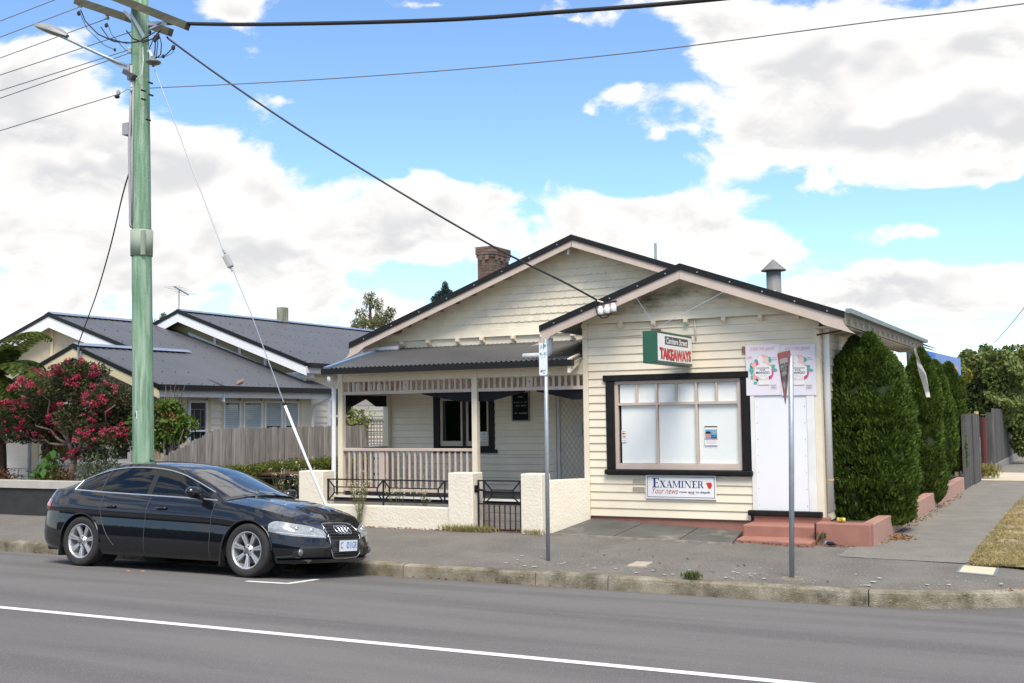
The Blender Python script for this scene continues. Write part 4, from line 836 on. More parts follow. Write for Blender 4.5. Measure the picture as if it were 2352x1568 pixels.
rp = PY(1632.5, 1000, Yf); r_ = emp('cycling_poster', (rp.x, Yf+.012, rp.z-.17), 'small cycling event poster stuck inside the shop window', 'poster')
x0, x1, z0, z1 = rp.x-.098, rp.x+.098, rp.z-.145, rp.z+.145; yy_ = Yf+.016
obj('poster_sheet', B(x0, x1, yy_, yy_+.002, z0, z1), SW, r_); SKYB = flat('poster_blue', (.12, .32, .55)); SKIN = flat('poster_skin', (.50, .27, .19))
obj('title_band', B(x0, x1, yy_-.0008, yy_-.0003, z1-.025, z1-.004), flat('band_brown', (.12, .09, .06)), r_)
obj('picture', B(x0+.01, x1-.005, yy_-.0008, yy_-.0003, z0+.10, z1-.055), SKYB, r_)
obj('rider_face', MB().lathe([(0, -.0003), (.036, 0)], (x0+.055, yy_-.0012, z0+.15), 14, 'y'), SKIN, r_)
obj('rider_helmet', MB().add([(x0+.055+.045*math.cos(R(t)), yy_-.002, z0+.172+.035*math.sin(R(t))) for t in range(0, 181, 20)], [tuple(range(10))]), INK, r_)
obj('round_badge', MB().lathe([(.018, 0), (.028, 0)], (x1-.045, yy_-.0015, z1-.085), 14, 'y'), flat('badge_gold', (.55, .42, .05)), r_)
text(LT['ride'], INK, (x1-.052, yy_-.003, z0+.145), XR_, ZU, .085, .022, r_); text(LT['rich'], INK, (x1-.052, yy_-.003, z0+.118), XR_, ZU, .085, .026, r_)
obj('red_band', B(x0, x1, yy_-.0008, yy_-.0003, z0+.085, z0+.098), RED, r_)
for k in range(4): obj('small_print', B(x0+.02, x1-.02, yy_-.0008, yy_-.0003, z0+.068-k*.014, z0+.073-k*.014), GRY, r_)
# ---------------------------------------------------------------- service insulators on the shop barge
si = PY(1392, 715, Ysb-.06); ins = emp('service_insulators', si, 'three white service insulators on a bracket at the shop barge board', 'insulators')
PORC = mat('white_porcelain', (.72, .74, .75), rough=.15)
obj('bracket_bar', MB().bar(PY(1376, 698, Ysb-.05), PY(1416, 691.5, Ysb-.05), .02, .03), IRON, ins)
for x, y in ((1379.5, 714), (1394.5, 711), (1409, 707)):
    c = PY(x, y, Ysb-.07); obj('insulator', MB().lathe([(0, .075), (.028, .075), (.03, .05), (.047, .035), (.047, -.05), (.045, -.052), (.02, -.045), (.0, -.04)], c, 14), PORC, ins, smooth=True)
obj('drip_loop', MB().tube([PY(1369, 690, Ysb-.05), PY(1368, 705, Ysb-.06), PY(1372, 721, Ysb-.06), PY(1383, 731, Ysb-.05), PY(1395, 728, Ysb+.0), PY(1404, 718, Ysb+.05)], .010, 6), INK, ins)
obj('bracket_arm', MB().tube([PY(1372, 690, Ysb-.06), PY(1388, 695.5, Ysb-.01)], .012, 6), CREAM_TRIM, ins)
# ================================================================== neighbouring house, boundary fence, yard things
NX, NY0, NY1 = -17.5, 17.5, 22.7
nb_ = emp('neighbour_house', (-19.5, 20, .1), 'neighbouring cream house with slate blue metal roofs and white barge boards', 'house')
NCREAM = mat('neighbour_weatherboard', (.79, .72, .60), (.74, .67, .555), ns=3, rough=.55, rand=.03)
NYEL = mat('neighbour_yellow_trim', (.66, .58, .38), (.62, .54, .35), ns=4, rough=.55)
NWHITE = mat('neighbour_white_trim', (.76, .77, .79), (.72, .73, .75), ns=3, rough=.4)
ROUGHC = mat('roughcast_panel', (.56, .49, .36), (.50, .43, .31), ns=10, rough=.9, bump=.6, bs=90)
pap = PY(172, 792, 17.1); eav = PX(364, 884, NX+.42); ez = eav.z
def gable(y, ap, hw, ezl, depth, bm, panel, wall=True, flash=.07, bh_=.20):
    """street-facing gable: barge boards, flashing, panels; returns ends"""
    l = Vector((ap.x-hw, y, ezl)); r = Vector((ap.x+hw, y, ezl)); a = Vector((ap.x, y, ap.z))
    for e in (l, r):
        obj('barge_board', MB().prism([a-Vector((0, 0, flash)), e-Vector((0, 0, flash)), e-Vector((0, 0, flash+bh_)), a-Vector((0, 0, flash+bh_))], (0, .035, 0)), bm, nb_)
        obj('black_flashing', MB().prism([a+Vector((0, -.02, .02)), e+Vector((0, -.02, .02)), e-Vector((0, .02, flash)), a-Vector((0, .02, flash))], (0, .055, 0)), BLACKMETAL, nb_)
    obj('gable_panel', MB().prism([(l.x+.35, y+.35, ezl-.1), (r.x-.35, y+.35, ezl-.1), (a.x, y+.35, a.z-.12)], (0, .04, 0)), panel, nb_)
    return l, r, a
# porch gable
hwp = eav.x-pap.x
l, r, a = gable(17.05, pap, hwp, ez, 0, NYEL, ROUGHC)
corr('roof_sheet', (eav.x, 17.05, ez), (eav.x, 20.5, ez), (pap.x, 20.5, pap.z), (pap.x, 17.05, pap.z), BLUEROOF, nb_, pitch=.19, amp=.008)
corr('roof_sheet', (pap.x-hwp, 20.5, ez), (pap.x-hwp, 17.05, ez), (pap.x, 17.05, pap.z), (pap.x, 20.5, pap.z), BLUEROOF, nb_, pitch=.19, amp=.008)
RIDGE = mat('blue_ridge_cap', (.21, .26, .36), (.19, .235, .33), rough=.3, metal=.2, ns=3)
def ridge(x, y0, y1, z): obj('ridge_cap', MB().prism([(x-.16, y0, z-.035), (x, y0, z+.035), (x+.16, y0, z-.035), (x, y0, z+.02)], (0, y1-y0, 0)), RIDGE, nb_)
ridge(pap.x, 17.05, 20.5, pap.z+.02)
# big gable behind the porch
Y1 = 19.0; bap = PY(111.5, 720, Y1); slp = .52; hwb = eav.x-bap.x
gable(Y1, bap, hwb, ez, 0, NWHITE, ROUGHC, bh_=.27)
for px in (117, 195): x = PY(px, 790, Y1+.3).x; obj('gable_batten', B(x-.045, x+.045, Y1+.32, Y1+.348, ez, PY(px, 780, Y1+.3).z+.3 if px > 150 else bap.z-.35), NYEL, nb_)
corr('roof_sheet', (eav.x, Y1, ez), (eav.x, NY1+.35, ez), (bap.x, NY1+.35, bap.z), (bap.x, Y1, bap.z), BLUEROOF, nb_, pitch=.19, amp=.008)
corr('roof_sheet', (bap.x-hwb, NY1+4, ez), (bap.x-hwb, Y1, ez), (bap.x, Y1, bap.z), (bap.x, NY1+4, bap.z), BLUEROOF, nb_, pitch=.19, amp=.008)
ridge(bap.x, Y1, NY1+4, bap.z+.02)
# eave gutter and fascia along the side
obj('gutter', B(eav.x-.03, eav.x+.10, 17.05, NY1+.45, ez-.10, ez+.015), BLACKMETAL, nb_)
obj('fascia', B(eav.x-.06, eav.x-.03, 17.08, NY1+.42, ez-.24, ez-.06), NWHITE, nb_)
obj('soffit', B(NX-.1, eav.x-.06, 17.1, NY1+.4, ez-.235, ez-.21), NWHITE, nb_)
# front and side walls: body and boards
xfl = pap.x-hwp+.42
obj('frame_wall', B(xfl-2.2, NX-.03, NY0+.03, NY1, .1, ez-.1), NCREAM, nb_)
zs_ = .25
for i in range(17):
    z = zs_+i*.155
    if z > ez-.3: break
    inw = 1.0 < z+.08 < 2.45
    if not inw: wboard((NX, NY0, z), (NX, NY1-.02, z), (1, 0, 0), .155, m=NCREAM, parent=nb_)
    else:
        ya, yb = PX(438, 950, NX).y, PX(463, 950, NX).y
        wboard((NX, PX(434, 950, NX).y, z), (NX, PX(440.5, 950, NX).y, z), (1, 0, 0), .155, m=NCREAM, parent=nb_) if False else None
        wboard((NX, PX((500+622/1.96)*.59036, 950, NX).y, z), (NX, PX((500+706/1.96)*.59036, 950, NX).y, z), (1, 0, 0), .155, m=NCREAM, parent=nb_)
    if z < 1.0 or z > 2.35: wboard((xfl-2, NY0+.0, z), (NX-.0, NY0+.0, z), (0, -1, 0), .155, m=NCREAM, parent=nb_)
obj('corner_board', B(NX-.10, NX+.012, NY0-.03, NY0+.09, .2, ez-.2), NYEL, nb_)
BLIND = mat('white_blind', (.80, .82, .83), (.74, .76, .78), ns=1, rough=.6); DARKIN = mat('dark_interior', (.02, .022, .024), rough=.9)
NG = glass('house_pane', (.8, .84, .84), 1.5)
def side_window(px0, px1, blind):
    y0, y1 = PX((500+px0/1.96)*.59036, 950, NX).y, PX((500+px1/1.96)*.59036, 950, NX).y
    z1 = ez-.30; z0 = .95; x = NX
    w = emp('window', (x, (y0+y1)/2, z0), parent=nb_); f = .05
    obj('window_frame', MB().box(x-.02, x+.03, y0, y0+f, z0, z1).box(x-.02, x+.03, y1-f, y1, z0, z1).box(x-.02, x+.03, y0+f, y1-f, z1-f, z1).box(x-.02, x+.05, y0+f, y1-f, z0, z0+f).box(x-.01, x+.026, y0+f, y1-f, 1.66, 1.70), NWHITE, w)
    obj('pane', MB().quad((x+.004, y0+f, z0+f), (x+.004, y1-f, z0+f), (x+.004, y1-f, z1-f), (x+.004, y0+f, z1-f)), NG, w)
    obj('window_back', B(x-.028, x-.022, y0, y1, z0, z1), DARKIN, w)
    if blind:
        zb = z0+f if blind == 1 else 1.75; n = int((z1-f-zb)/.045); m = MB()
        for k in range(n): zz = zb+k*.045; m.hexa([(x-.018, y0+f, zz), (x-.018, y1-f, zz), (x-.010, y1-f, zz), (x-.010, y0+f, zz), (x-.012, y0+f, zz+.042), (x-.012, y1-f, zz+.042), (x-.009, y1-f, zz+.042), (x-.009, y0+f, zz+.042)])
        obj('blind', m, BLIND, w, kind='stuff')
    else:
        m = MB()
        for k in range(1, 3): yy = y0+(y1-y0)*k/3; m.box(x-.012, x-.006, yy-.012, yy+.012, z0+f, 2.15)
        for zz in (1.35, 1.75, 2.15): m.box(x-.012, x-.006, y0+f, y1-f, zz-.012, zz+.012)
        obj('far_window_bars', m, mat('far_bar_grey', (.25, .26, .27), rough=.6), w)
for a_, b_, k in ((262, 400, 0), (455, 598, 0), (720, 852, 1), (872, 1018, 1), (1034, 1170, 2), (1185, 1295, 2)): side_window(a_, b_, k)
for px in (612, 712, 862, 1025, 1178, 1305):
    y = PX((500+px/1.96)*.59036, 950, NX).y; obj('wall_post', B(NX-.02, NX+.02, y-.05, y+.05, .95, ez-.22), NYEL, nb_)
# front windows under the porch gable
for px0, px1 in ((92, 128), (132, 190), (196, 250), (254, 300)):
    x0, x1 = PY(px0, 1030, NY0).x, PY(px1, 1030, NY0).x; z0, z1 = PY(200, 1062, NY0).z, 2.36; f = .06
    w = emp('window', ((x0+x1)/2, NY0, z0), parent=nb_)
    obj('window_frame', MB().box(x0, x0+f, NY0-.03, NY0+.02, z0, z1).box(x1-f, x1, NY0-.03, NY0+.02, z0, z1).box(x0+f, x1-f, NY0-.03, NY0+.02, z1-f, z1).box(x0+f, x1-f, NY0-.03, NY0+.02, z0, z0+f*1.4), NWHITE, w)
    obj('pane', MB().quad((x0+f, NY0-.005, z0+f), (x1-f, NY0-.005, z0+f), (x1-f, NY0-.005, z1-f), (x0+f, NY0-.005, z1-f)), NG, w); obj('window_back', B(x0, x1, NY0+.018, NY0+.024, z0, z1), DARKIN, w)
obj('window_sill', B(PY(88, 1064, NY0).x, PY(305, 1064, NY0).x, NY0-.09, NY0+.0, PY(200, 1068, NY0).z, PY(200, 1062.5, NY0).z), NWHITE, nb_)
obj('wall_post', B(PY(78, 1000, NY0).x, PY(92, 1000, NY0).x, NY0-.04, NY0, .2, ez-.2), NYEL, nb_)
obj('downpipe', MB().tube([PY(68, 905, 17.3), PY(68, 1095, 17.3)], .045, 10), PVC, nb_, smooth=True)
obj('downpipe', MB().tube([(eav.x+.04, NY1+.25, ez-.1), (eav.x+.04, NY1+.25, ez-.22), (NX+.10, NY1-.05, ez-.42), (NX+.08, NY1-.1, ez-.55), (NX+.08, NY1-.1, .3)], .045, 10), PVC, nb_, smooth=True)
# rear block with its own gable
Y2 = 22.3; rap = PY(408, 713, Y2); ree = PY(703, 834, Y2); l2 = ree.z; hw2 = ree.x-rap.x
for s in (-1, 1):
    e = Vector((rap.x+s*hw2, Y2, l2)); a = Vector((rap.x, Y2, rap.z))
    if s < 0: e = a.lerp(e, .55)
    obj('barge_board', MB().prism([a-Vector((0, 0, .07)), e-Vector((0, 0, .07)), e-Vector((0, 0, .30)), a-Vector((0, 0, .30))], (0, .035, 0)), NWHITE, nb_)
    obj('black_flashing', MB().prism([a+Vector((0, -.02, .03)), e+Vector((0, -.02, .03)), e-Vector((0, .02, .07)), a-Vector((0, .02, .07))], (0, .055, 0)), BLACKMETAL, nb_)
Y3 = 34
corr('roof_sheet', (ree.x+.02, Y2, l2), (ree.x+.02, Y3, l2), (rap.x, Y3, rap.z), (rap.x, Y2, rap.z), BLUEROOF, nb_, pitch=.19, amp=.008)
corr('roof_sheet', (rap.x-hw2, Y3, l2), (rap.x-hw2, Y2, l2), (rap.x, Y2, rap.z), (rap.x, Y3, rap.z), BLUEROOF, nb_, pitch=.19, amp=.008)
ridge(rap.x, Y2, Y3, rap.z+.02)
GB = Y2+.42
obj('gable_wall', MB().prism([(rap.x-hw2+.3, GB, l2-.3), (ree.x-.3, GB, l2-.3), (rap.x, GB, rap.z-.1)], (0, .04, 0)), mat('olive_gable_panel', (.34, .30, .17), (.30, .265, .15), ns=9, rough=.9), nb_)
slr = (rap.z-l2)/hw2
obj('gable_rail', MB().prism([(rap.x+.0, GB-.03, rap.z-.55), (ree.x-.5, GB-.03, l2-.38+.5*slr-.2), (ree.x-.5, GB-.03, l2-.38+.5*slr-.55), (rap.x, GB-.03, rap.z-.9)], (0, .029, 0)), NWHITE, nb_)
for t in (.22, .42, .62): x = rap.x+hw2*t; zt3 = rap.z-slr*hw2*t; obj('gable_batten', B(x-.045, x+.045, GB-.028, GB-.001, zt3-.72, zt3-.1), NWHITE, nb_)
obj('valley_flashing', MB().bar((rap.x-.1, GB-.12, rap.z-.86), (ree.x+.02, GB-.12, l2-.86+.1), .26, .05), BLACKMETAL, nb_)
obj('gable_base_board', B(rap.x+hw2*.5, ree.x-.05, GB-.045, GB-.031, l2-.36, l2-.2), NWHITE, nb_)
X2 = ree.x-.42
obj('frame_wall', B(rap.x-hw2+.4, X2-.03, GB+.05, Y3-.4, .1, l2+.02), NCREAM, nb_)
for i in range(21):
    z = .25+i*.155
    if z > l2-.1: break
    ya, yb = PX(751, 930, X2).y, PX(768, 930, X2).y
    wboard((X2, GB+.02, z), (X2, ya, z), (1, 0, 0), .155, m=NCREAM, parent=nb_); wboard((X2, yb+.9, z), (X2, Y3-.4, z), (1, 0, 0), .155, m=NCREAM, parent=nb_)
    if z > 2.2: wboard((X2-2.4, GB+.02, z), (X2, GB+.02, z), (0, -1, 0), .155, m=NCREAM, parent=nb_)
w = emp('window', (X2, ya+.4, .9), parent=nb_); f = .06; y0, y1, z0, z1 = ya+.08, yb+.86, .7, 2.75
obj('window_frame', MB().box(X2-.02, X2+.03, y0-.1, y0+f, z0, z1).box(X2-.02, X2+.03, y1-f, y1, z0, z1).box(X2-.02, X2+.03, y0+f, y1-f, z1-f, z1).box(X2-.02, X2+.03, y0+f, y1-f, 1.95, 2.0), NWHITE, w); obj('pane', MB().quad((X2+.0, y0, z0), (X2, y1, z0), (X2, y1, z1), (X2, y0, z1)), NG, w); obj('window_back', B(X2-.03, X2-.024, y0, y1, z0, z1), DARKIN, w)
obj('corner_board', B(X2-.10, X2+.028, GB-.012, GB+.09, .2, l2), NWHITE, nb_)
obj('gutter', B(ree.x+.0, ree.x+.13, Y2+.05, Y3, l2-.10, l2+.01), BLACKMETAL, nb_); obj('fascia', B(ree.x-.03, ree.x, Y2+.05, Y3, l2-.24, l2-.06), NWHITE, nb_); obj('soffit', B(X2-.03, ree.x-.03, Y2+.05, Y3, l2-.235, l2-.215), NWHITE, nb_)
tp = PX(649, 738, rap.x); obj('flue_post', B(rap.x-.11, rap.x+.11, tp.y-.14, tp.y+.14, rap.z-.2, PX(649, 706, rap.x).z), mat('mossy_timber', (.30, .30, .26), (.16, .18, .10), ns=6, rough=.9, stretch=(2, 2, .4)), nb_)
# aerial
ta = PY(411, 712, 23.0); tz = PY(411, 664, 23.0).z
aer = emp('tv_aerial', (ta.x, ta.y, ta.z-.1), 'thin television aerial on the ridge of the neighbouring roof', 'aerial')
obj('mast', MB().tube([(ta.x, ta.y, ta.z-.1), (ta.x, ta.y, tz)], .018, 6), GALV, aer); obj('boom', MB().bar((ta.x-.03, ta.y+.4, tz-.12), (ta.x+.06, ta.y-.25, tz+.05), .03), GALV, aer)
for k in range(7): t = k/6; y = ta.y+.4-.65*t; z = tz-.12+.17*t; obj('element', MB().tube([(ta.x-.28, y, z), (ta.x+.28, y, z)], .006, 5), GALV, aer)
# ---------------------------------------------------------------- neighbour's front wall
nw_ = emp('neighbour_front_wall', (-22, 15, .1), 'low neighbour front wall with black base and white coping', 'wall')
zc0_, zc1_ = PY(60, 1120.5, 15.0).z, PY(60, 1104, 15.0).z
obj('wall_base', B(-40, -15.75, 15.0, 15.25, .0, zc0_), mat('black_wall_paint', (.022, .022, .022), (.035, .034, .033), ns=3, rough=.7, bump=.3, bs=40), nw_)
for k in range(8): obj('coping', B(-40+k*3.03, -40+(k+1)*3.03-.006, 14.96, 15.29, zc0_+.001, zc1_), mat('grey_white_coping', (.48, .455, .41), (.41, .385, .345), ns=3, rough=.8, rand=.05), nw_)
# ---------------------------------------------------------------- paling fence on the boundary
pf = emp('paling_fence', (-15.4, 18.5, .1), 'weathered grey timber paling fence between the two yards', 'fence')
PAL = mat('grey_paling', (.31, .285, .262), (.175, .158, .145), ns=5, rough=.95, stretch=(9, 9, .5), rand=.2, bump=.4, bs=40, dirt=(.40, .37, .345), dscale=2, dth=(.5, .8))
FX = -15.4; y = 15.35; k = 0
y_top = PX(493, 983.5, FX).y
while y < 22.0:
    wd = random.uniform(.085, .115); o = .018 if k % 2 else 0
    zt5 = PX(600, 982, FX).z+random.uniform(-.015, .015)
    if y < y_top: zt5 -= (y_top-y)*.36
    obj('paling', B(FX-.009+o, FX+.009+o, y-.02, y+wd+.01, .12, zt5), PAL, pf); y += wd; k += 1
for z in (.45, 1.45): obj('fence_rail', B(FX-.055, FX-.01, 15.4 if z < 1 else y_top-.5, 22, z, z+.07), PAL, pf)
# lattice screen closing the yard
lt = emp('lattice_screen', (-14.4, 22.1, .1), 'grey timber lattice screen beyond the veranda', 'lattice')
LY = 22.1; LZ = PY(850, 966, LY).z
mb = MB(); x = -16.0
while x < -12.2: mb.box(x, x+.028, LY-.004, LY+.004, .3, LZ); x += .085
z = .3
while z < LZ: mb.box(-16.0, -12.2, LY+.005, LY+.013, z, z+.028); z += .085
obj('lattice', mb, PAL, lt, kind='stuff'); xp = PY(837, 1000, LY).x
obj('lattice_post', B(xp-.06, xp+.06, LY-.06, LY+.06, .1, LZ+.12), PAL, lt); obj('lattice_rail', B(-16.0, -12.2, LY-.03, LY+.03, LZ, LZ+.05), PAL, lt)
# picnic table
tw_ = mat('brown_stained_timber', (.10, .042, .026), (.065, .03, .02), ns=4, rough=.7, stretch=(.5, 6, 6), rand=.15)
tb = PY(715, 1086, 17.0); tz_ = tb.z
pt = emp('picnic_table', (tb.x, 17.0, .1), 'brown timber picnic table with bench seats behind the stucco fence', 'picnic table')
for k in range(5): obj('table_plank', B(tb.x-1.0, tb.x+1.25, 16.7+k*.14, 16.7+k*.14+.13, tz_-.04, tz_), tw_, pt)
for ys_ in (16.2, 17.6):
    for k in range(2): obj('bench_plank', B(tb.x-1.0, tb.x+1.25, ys_+k*.15, ys_+k*.15+.14, .42, .46), tw_, pt)
for x in (tb.x-.7, tb.x+.95):
    obj('leg', MB().bar((x, 16.5, .1), (x, 16.95, tz_-.04), .09, .04), tw_, pt); obj('leg', MB().bar((x, 17.6, .1), (x, 17.15, tz_-.04), .09, .04), tw_, pt); obj('cross_beam', B(x+.03, x+.07, 16.25, 17.85, .34, .419), tw_, pt)
# meter cabinet beside the veranda
mc = PY(870, 1090, 18.2); cabm = mat('pale_grey_cabinet', (.50, .53, .56), (.45, .48, .51), ns=3, rough=.4)
cab = emp('meter_cabinet', (mc.x, 18.2, .1), 'pale grey slatted cabinet beside the veranda railing', 'cabinet')
obj('cabinet_body', B(mc.x-.16, mc.x+.2, 18.1, 18.4, .1, PY(870, 1056, 18.2).z), cabm, cab)
for k in range(6): obj('cabinet_slat', B(mc.x-.14, mc.x+.10, 18.085, 18.099, .55+k*.15, .63+k*.15), WHITE, cab)
# dove on the gutter
dv = PX(551, 874, eav.x+.04); dvm = mat('dove_plumage', (.26, .17, .14), (.17, .13, .12), ns=14, rough=.8)
dove = emp('dove', (dv.x, dv.y, ez+.01), 'brown spotted dove perched on the neighbouring gutter', 'bird')
path_ = [(-.15, .03), (-.08, .055), (-.02, .085), (.05, .10), (.09, .125), (.105, .155), (.115, .175), (.135, .17)]; rad = [.012, .028, .05, .052, .036, .026, .024, .010]
obj('body', MB().tube([(dv.x, dv.y+p[0], ez+.02+p[1]) for p in path_], rad, 10), dvm, dove, smooth=True)
for s in (-.02, .02): obj('leg', MB().tube([(dv.x+s, dv.y+.01, ez+.01), (dv.x+s, dv.y+.01, ez+.06)], .005, 5), flat('dove_leg', (.3, .08, .08)), dove)
obj('beak', MB().tube([(dv.x, dv.y+.133, ez+.19), (dv.x, dv.y+.158, ez+.187)], [.006, .001], 5), INK, dove); obj('tail', MB().hexa([(dv.x-.02, dv.y-.13, ez+.045), (dv.x+.02, dv.y-.13, ez+.045), (dv.x+.03, dv.y-.24, ez+.02), (dv.x-.03, dv.y-.24, ez+.02), (dv.x-.02, dv.y-.13, ez+.06), (dv.x+.02, dv.y-.13, ez+.06), (dv.x+.03, dv.y-.24, ez+.028), (dv.x-.03, dv.y-.24, ez+.028)]), dvm, dove)

# roofing screws, in rows over the neighbour's sheets
def screws(e0, e1, r0, r1, nrow, name='roof_screws'):
    m = MB(); e0, e1, r0, r1 = (Vector(p) for p in (e0, e1, r0, r1)); nrm = (e1-e0).cross(r0-e0).normalized(); nrm = nrm if nrm.z > 0 else -nrm
    n = int((e1-e0).length/.38)
    for k in range(nrow):
        t = .04+.92*k/(nrow-1) if nrow > 1 else .5
        for i in range(n):
            u = (i+.5)/n; c = e0.lerp(e1, u).lerp(r0.lerp(r1, u), t)+nrm*.014; m.box(c.x-.008, c.x+.008, c.y-.008, c.y+.008, c.z-.006, c.z+.010)
    obj(name, m, BLACKMETAL, nb_, kind='stuff')
screws((eav.x, Y1, ez), (eav.x, NY1+.35, ez), (bap.x, Y1, bap.z), (bap.x, NY1+.35, bap.z), 6)
screws((eav.x, 17.05, ez), (eav.x, 19, ez), (pap.x, 17.05, pap.z), (pap.x, 19, pap.z), 4)
screws((ree.x, Y2, l2), (ree.x, Y3, l2), (rap.x, Y2, rap.z), (rap.x, Y3, rap.z), 6)
# ================================================================== poles, wires, street signs
def pole_x(y): return PY(328, 1000, y).x
PYy = 13.15; pb = PY(329.5, 1060, PYy); pX = pb.x; pz0 = zf(PYy)
pdep = lambda px0, px1, y: (PY(px1, y, PYy).x-PY(px0, y, PYy).x)/2*1.08
ptop = PY(321, -70, PYy)
POLEM = mat('green_treated_pole', (.215, .35, .235), (.12, .225, .145), ns=2.4, rough=.85, stretch=(7, 7, .5), bump=.4, bs=30, dirt=(.34, .42, .33), dscale=1.7, dth=(.52, .66), mixw=(.40, .60))
pole = emp('utility_pole', (pX, PYy, pz0), 'tall green timber utility pole with cross arms behind the black sedan', 'utility pole')
def pc(y): return PY(321+(y/1000)*8.0, y, PYy)       # axis of the pole at picture height y
ys_ = [1180, 1060, 900, 700, 500, 300, 100, -70]; rr_ = [.172, .168, .163, .158, .152, .146, .140, .135]
obj('shaft', MB().tube([pc(y) for y in ys_], rr_, 24), POLEM, pole, smooth=True)
c = pc(560); obj('possum_guard', MB().lathe([(.170, -.20), (.174, -.20), (.178, .22), (.170, .22)], c, 28), mat('pale_green_guard', (.27, .32, .255), rough=.8), pole, smooth=True)
obj('possum_guard_seam', B(c.x+.12, c.x+.185, c.y-.14, c.y-.10, c.z-.20, c.z+.19), MATS['pale_green_guard'], pole)
# cross arms
ARM = mat('weathered_cross_arm', (.085, .083, .055), (.05, .05, .034), ns=4, rough=.9, stretch=(1, 6, 6), dirt=(.12, .13, .075), dscale=2, dth=(.5, .7))
def arm(pxl, pxr, Yl, Yr, name='cross_arm'):
    a = PY(*pxl, Yl); b = PY(*pxr, Yr); obj(name, MB().bar(a, b, .10, .12), ARM, pole); return a, b
# both arms run across the pole, at right angles to the street wires (towards and away from the road)
def armpts(zc, off, n0, n1):
    d = Vector((.35, -.94, 0)); s = Vector((.94, .35, 0)); c = Vector((pc(30).x, PYy, zc))+s*off; return c-d*n0, c+d*n1
zA = PY(335, 40, PYy).z; zB_ = PY(310, 55, PYy).z
a1, b1 = PY(240, -14, 13.75), PY(430, 62, 12.05); a2, b2 = PY(292, 6, 13.55), PY(392, 70, 13.15)
A0 = PY(255, -10, 12.93); A1 = PY(431, 60, 12.93); obj('cross_arm', MB().bar(A0+(A0-A1)*.35, A1, .10, .125), ARM, pole)
C0 = PY(180, 3, 13.37); C1 = PY(392, 74, 13.37); obj('cross_arm', MB().bar(C0+(C0-C1)*.02, C1, .10, .125), ARM, pole)
for u, v, Y in (((285, 24), (333, 78), 13.25), ((300, 30), (331, 85), 12.98)): obj('arm_brace', MB().bar(PY(*u, Y), PY(*v, Y), .012, .05), GALV, pole)
def insul(p, r=.04, m=None):
    return obj('insulator', MB().lathe([(0, .07), (r*.6, .07), (r, .045), (r*.55, .02), (r, 0), (r*.9, -.03), (0, -.04)], p, 12), m or mat('grey_porcelain', (.33, .33, .31), rough=.25), pole, smooth=True)
for x, y in ((184, 12), (246, 40), (292, -2)): insul(PY(x, y, 13.37))
for x, y in ((297, 118), (342, 117)): insul(PY(x, y, 13.0), .035, mat('blue_grey_porcelain', (.45, .52, .58), rough=.25))
for x, y in ((302, 198), (302, 204)): insul(PY(x, y, 12.97), .022, MATS['blue_grey_porcelain'])
# street light on its outreach arm
LYy = 12.75
h = PY(119, 72, 12.6); j0 = PY(300, 155, 13.05); j1 = PY(152, 88, 12.62)
lgt = emp('street_light', j0, parent=pole)
obj('outreach_arm', MB().tube([j0, PY(225, 122, 12.85), j1, PY(140, 83, 12.6)], .026, 10), GALV, lgt, smooth=True)
obj('arm_web', MB().prism([PY(300, 152, 13.03), PY(215, 117, 12.86), PY(300, 170, 13.03)], (0, .012, 0)), GALV, lgt); obj('back_plate', B(j0.x-.02, j0.x+.03, 12.99, 13.12, PY(300, 182, 13).z, PY(300, 145, 13).z), GALV, lgt)
def ell(cx, cy, rx, ry, k=20):
    return [(cx+rx*math.cos(2*math.pi*i/k), cy+ry*math.sin(2*math.pi*i/k)) for i in range(k)]
dirh = (PY(84, 62, 12.6)-PY(155, 85, 12.6)); Lh = dirh.length; dirh.normalize(); upv = Vector((0, 0, 1)); sid = dirh.cross(upv).normalized(); upn = sid.cross(dirh)
prof = [(0, .035, .03), (.08, .08, .05), (.25, .155, .09), (.5, .20, .105), (.75, .185, .09), (.92, .11, .055), (1, .01, .01)]
rows = []; rows2 = []
base = PY(155, 83.5, 12.6)
for t, wd, ht in prof:
    c = base+dirh*Lh*t
    rows.append([c+sid*wd*math.cos(math.pi*k/10)+upn*ht*math.sin(math.pi*k/10) for k in range(11)]); rows2.append([c+sid*wd*.93*math.cos(math.pi*k/10)-upn*ht*.55*math.sin(math.pi*k/10)*(1 if t > .2 else .4) for k in range(11)])
obj('lamp_housing', MB().grid(rows), mat('lamp_grey', (.26, .275, .28), (.21, .22, .225), rough=.4, ns=5), lgt, smooth=True); obj('lamp_bowl', MB().grid(rows2), mat('lamp_bowl_plastic', (.22, .22, .20), (.15, .15, .14), rough=.25, ns=5), lgt, smooth=True)
bx0 = PY(300, 171.5, 12.98); obj('control_box', MB().bar(PY(287, 164, 12.97), PY(309, 177, 12.97), .10, .075), mat('dark_grey_box', (.06, .06, .065), rough=.5), pole)
jb_ = PY(293, 296, 13.0); obj('junction_box', B(jb_.x-.07, jb_.x+.06, 12.95, 13.08, PY(293, 310, 13).z, PY(293, 283, 13).z), mat('grey_box', (.30, .31, .33), rough=.5), pole)
obj('cable_conduit', MB().tube([PY(302, 150, 12.99), PY(300, 250, 12.99), PY(297, 330, 12.97), PY(298, 410, 12.97), PY(299, 480, 12.98), PY(299, 515, 12.98), PY(302, 522, 12.99)], .022, 8), mat('grey_conduit', (.33, .33, .34), rough=.5), pole, smooth=True)
obj('cable_conduit', MB().tube([PY(306, 180, 12.99), PY(305, 300, 12.99), PY(303, 420, 12.98), PY(303, 510, 12.98)], .014, 8), MATS['grey_conduit'], pole, smooth=True)
obj('white_lead', MB().tube([PY(328, 108, 12.98), PY(329, 140, 12.97), PY(326, 170, 12.97), PY(313, 181, 12.97)], .008, 6), WHITE, pole)
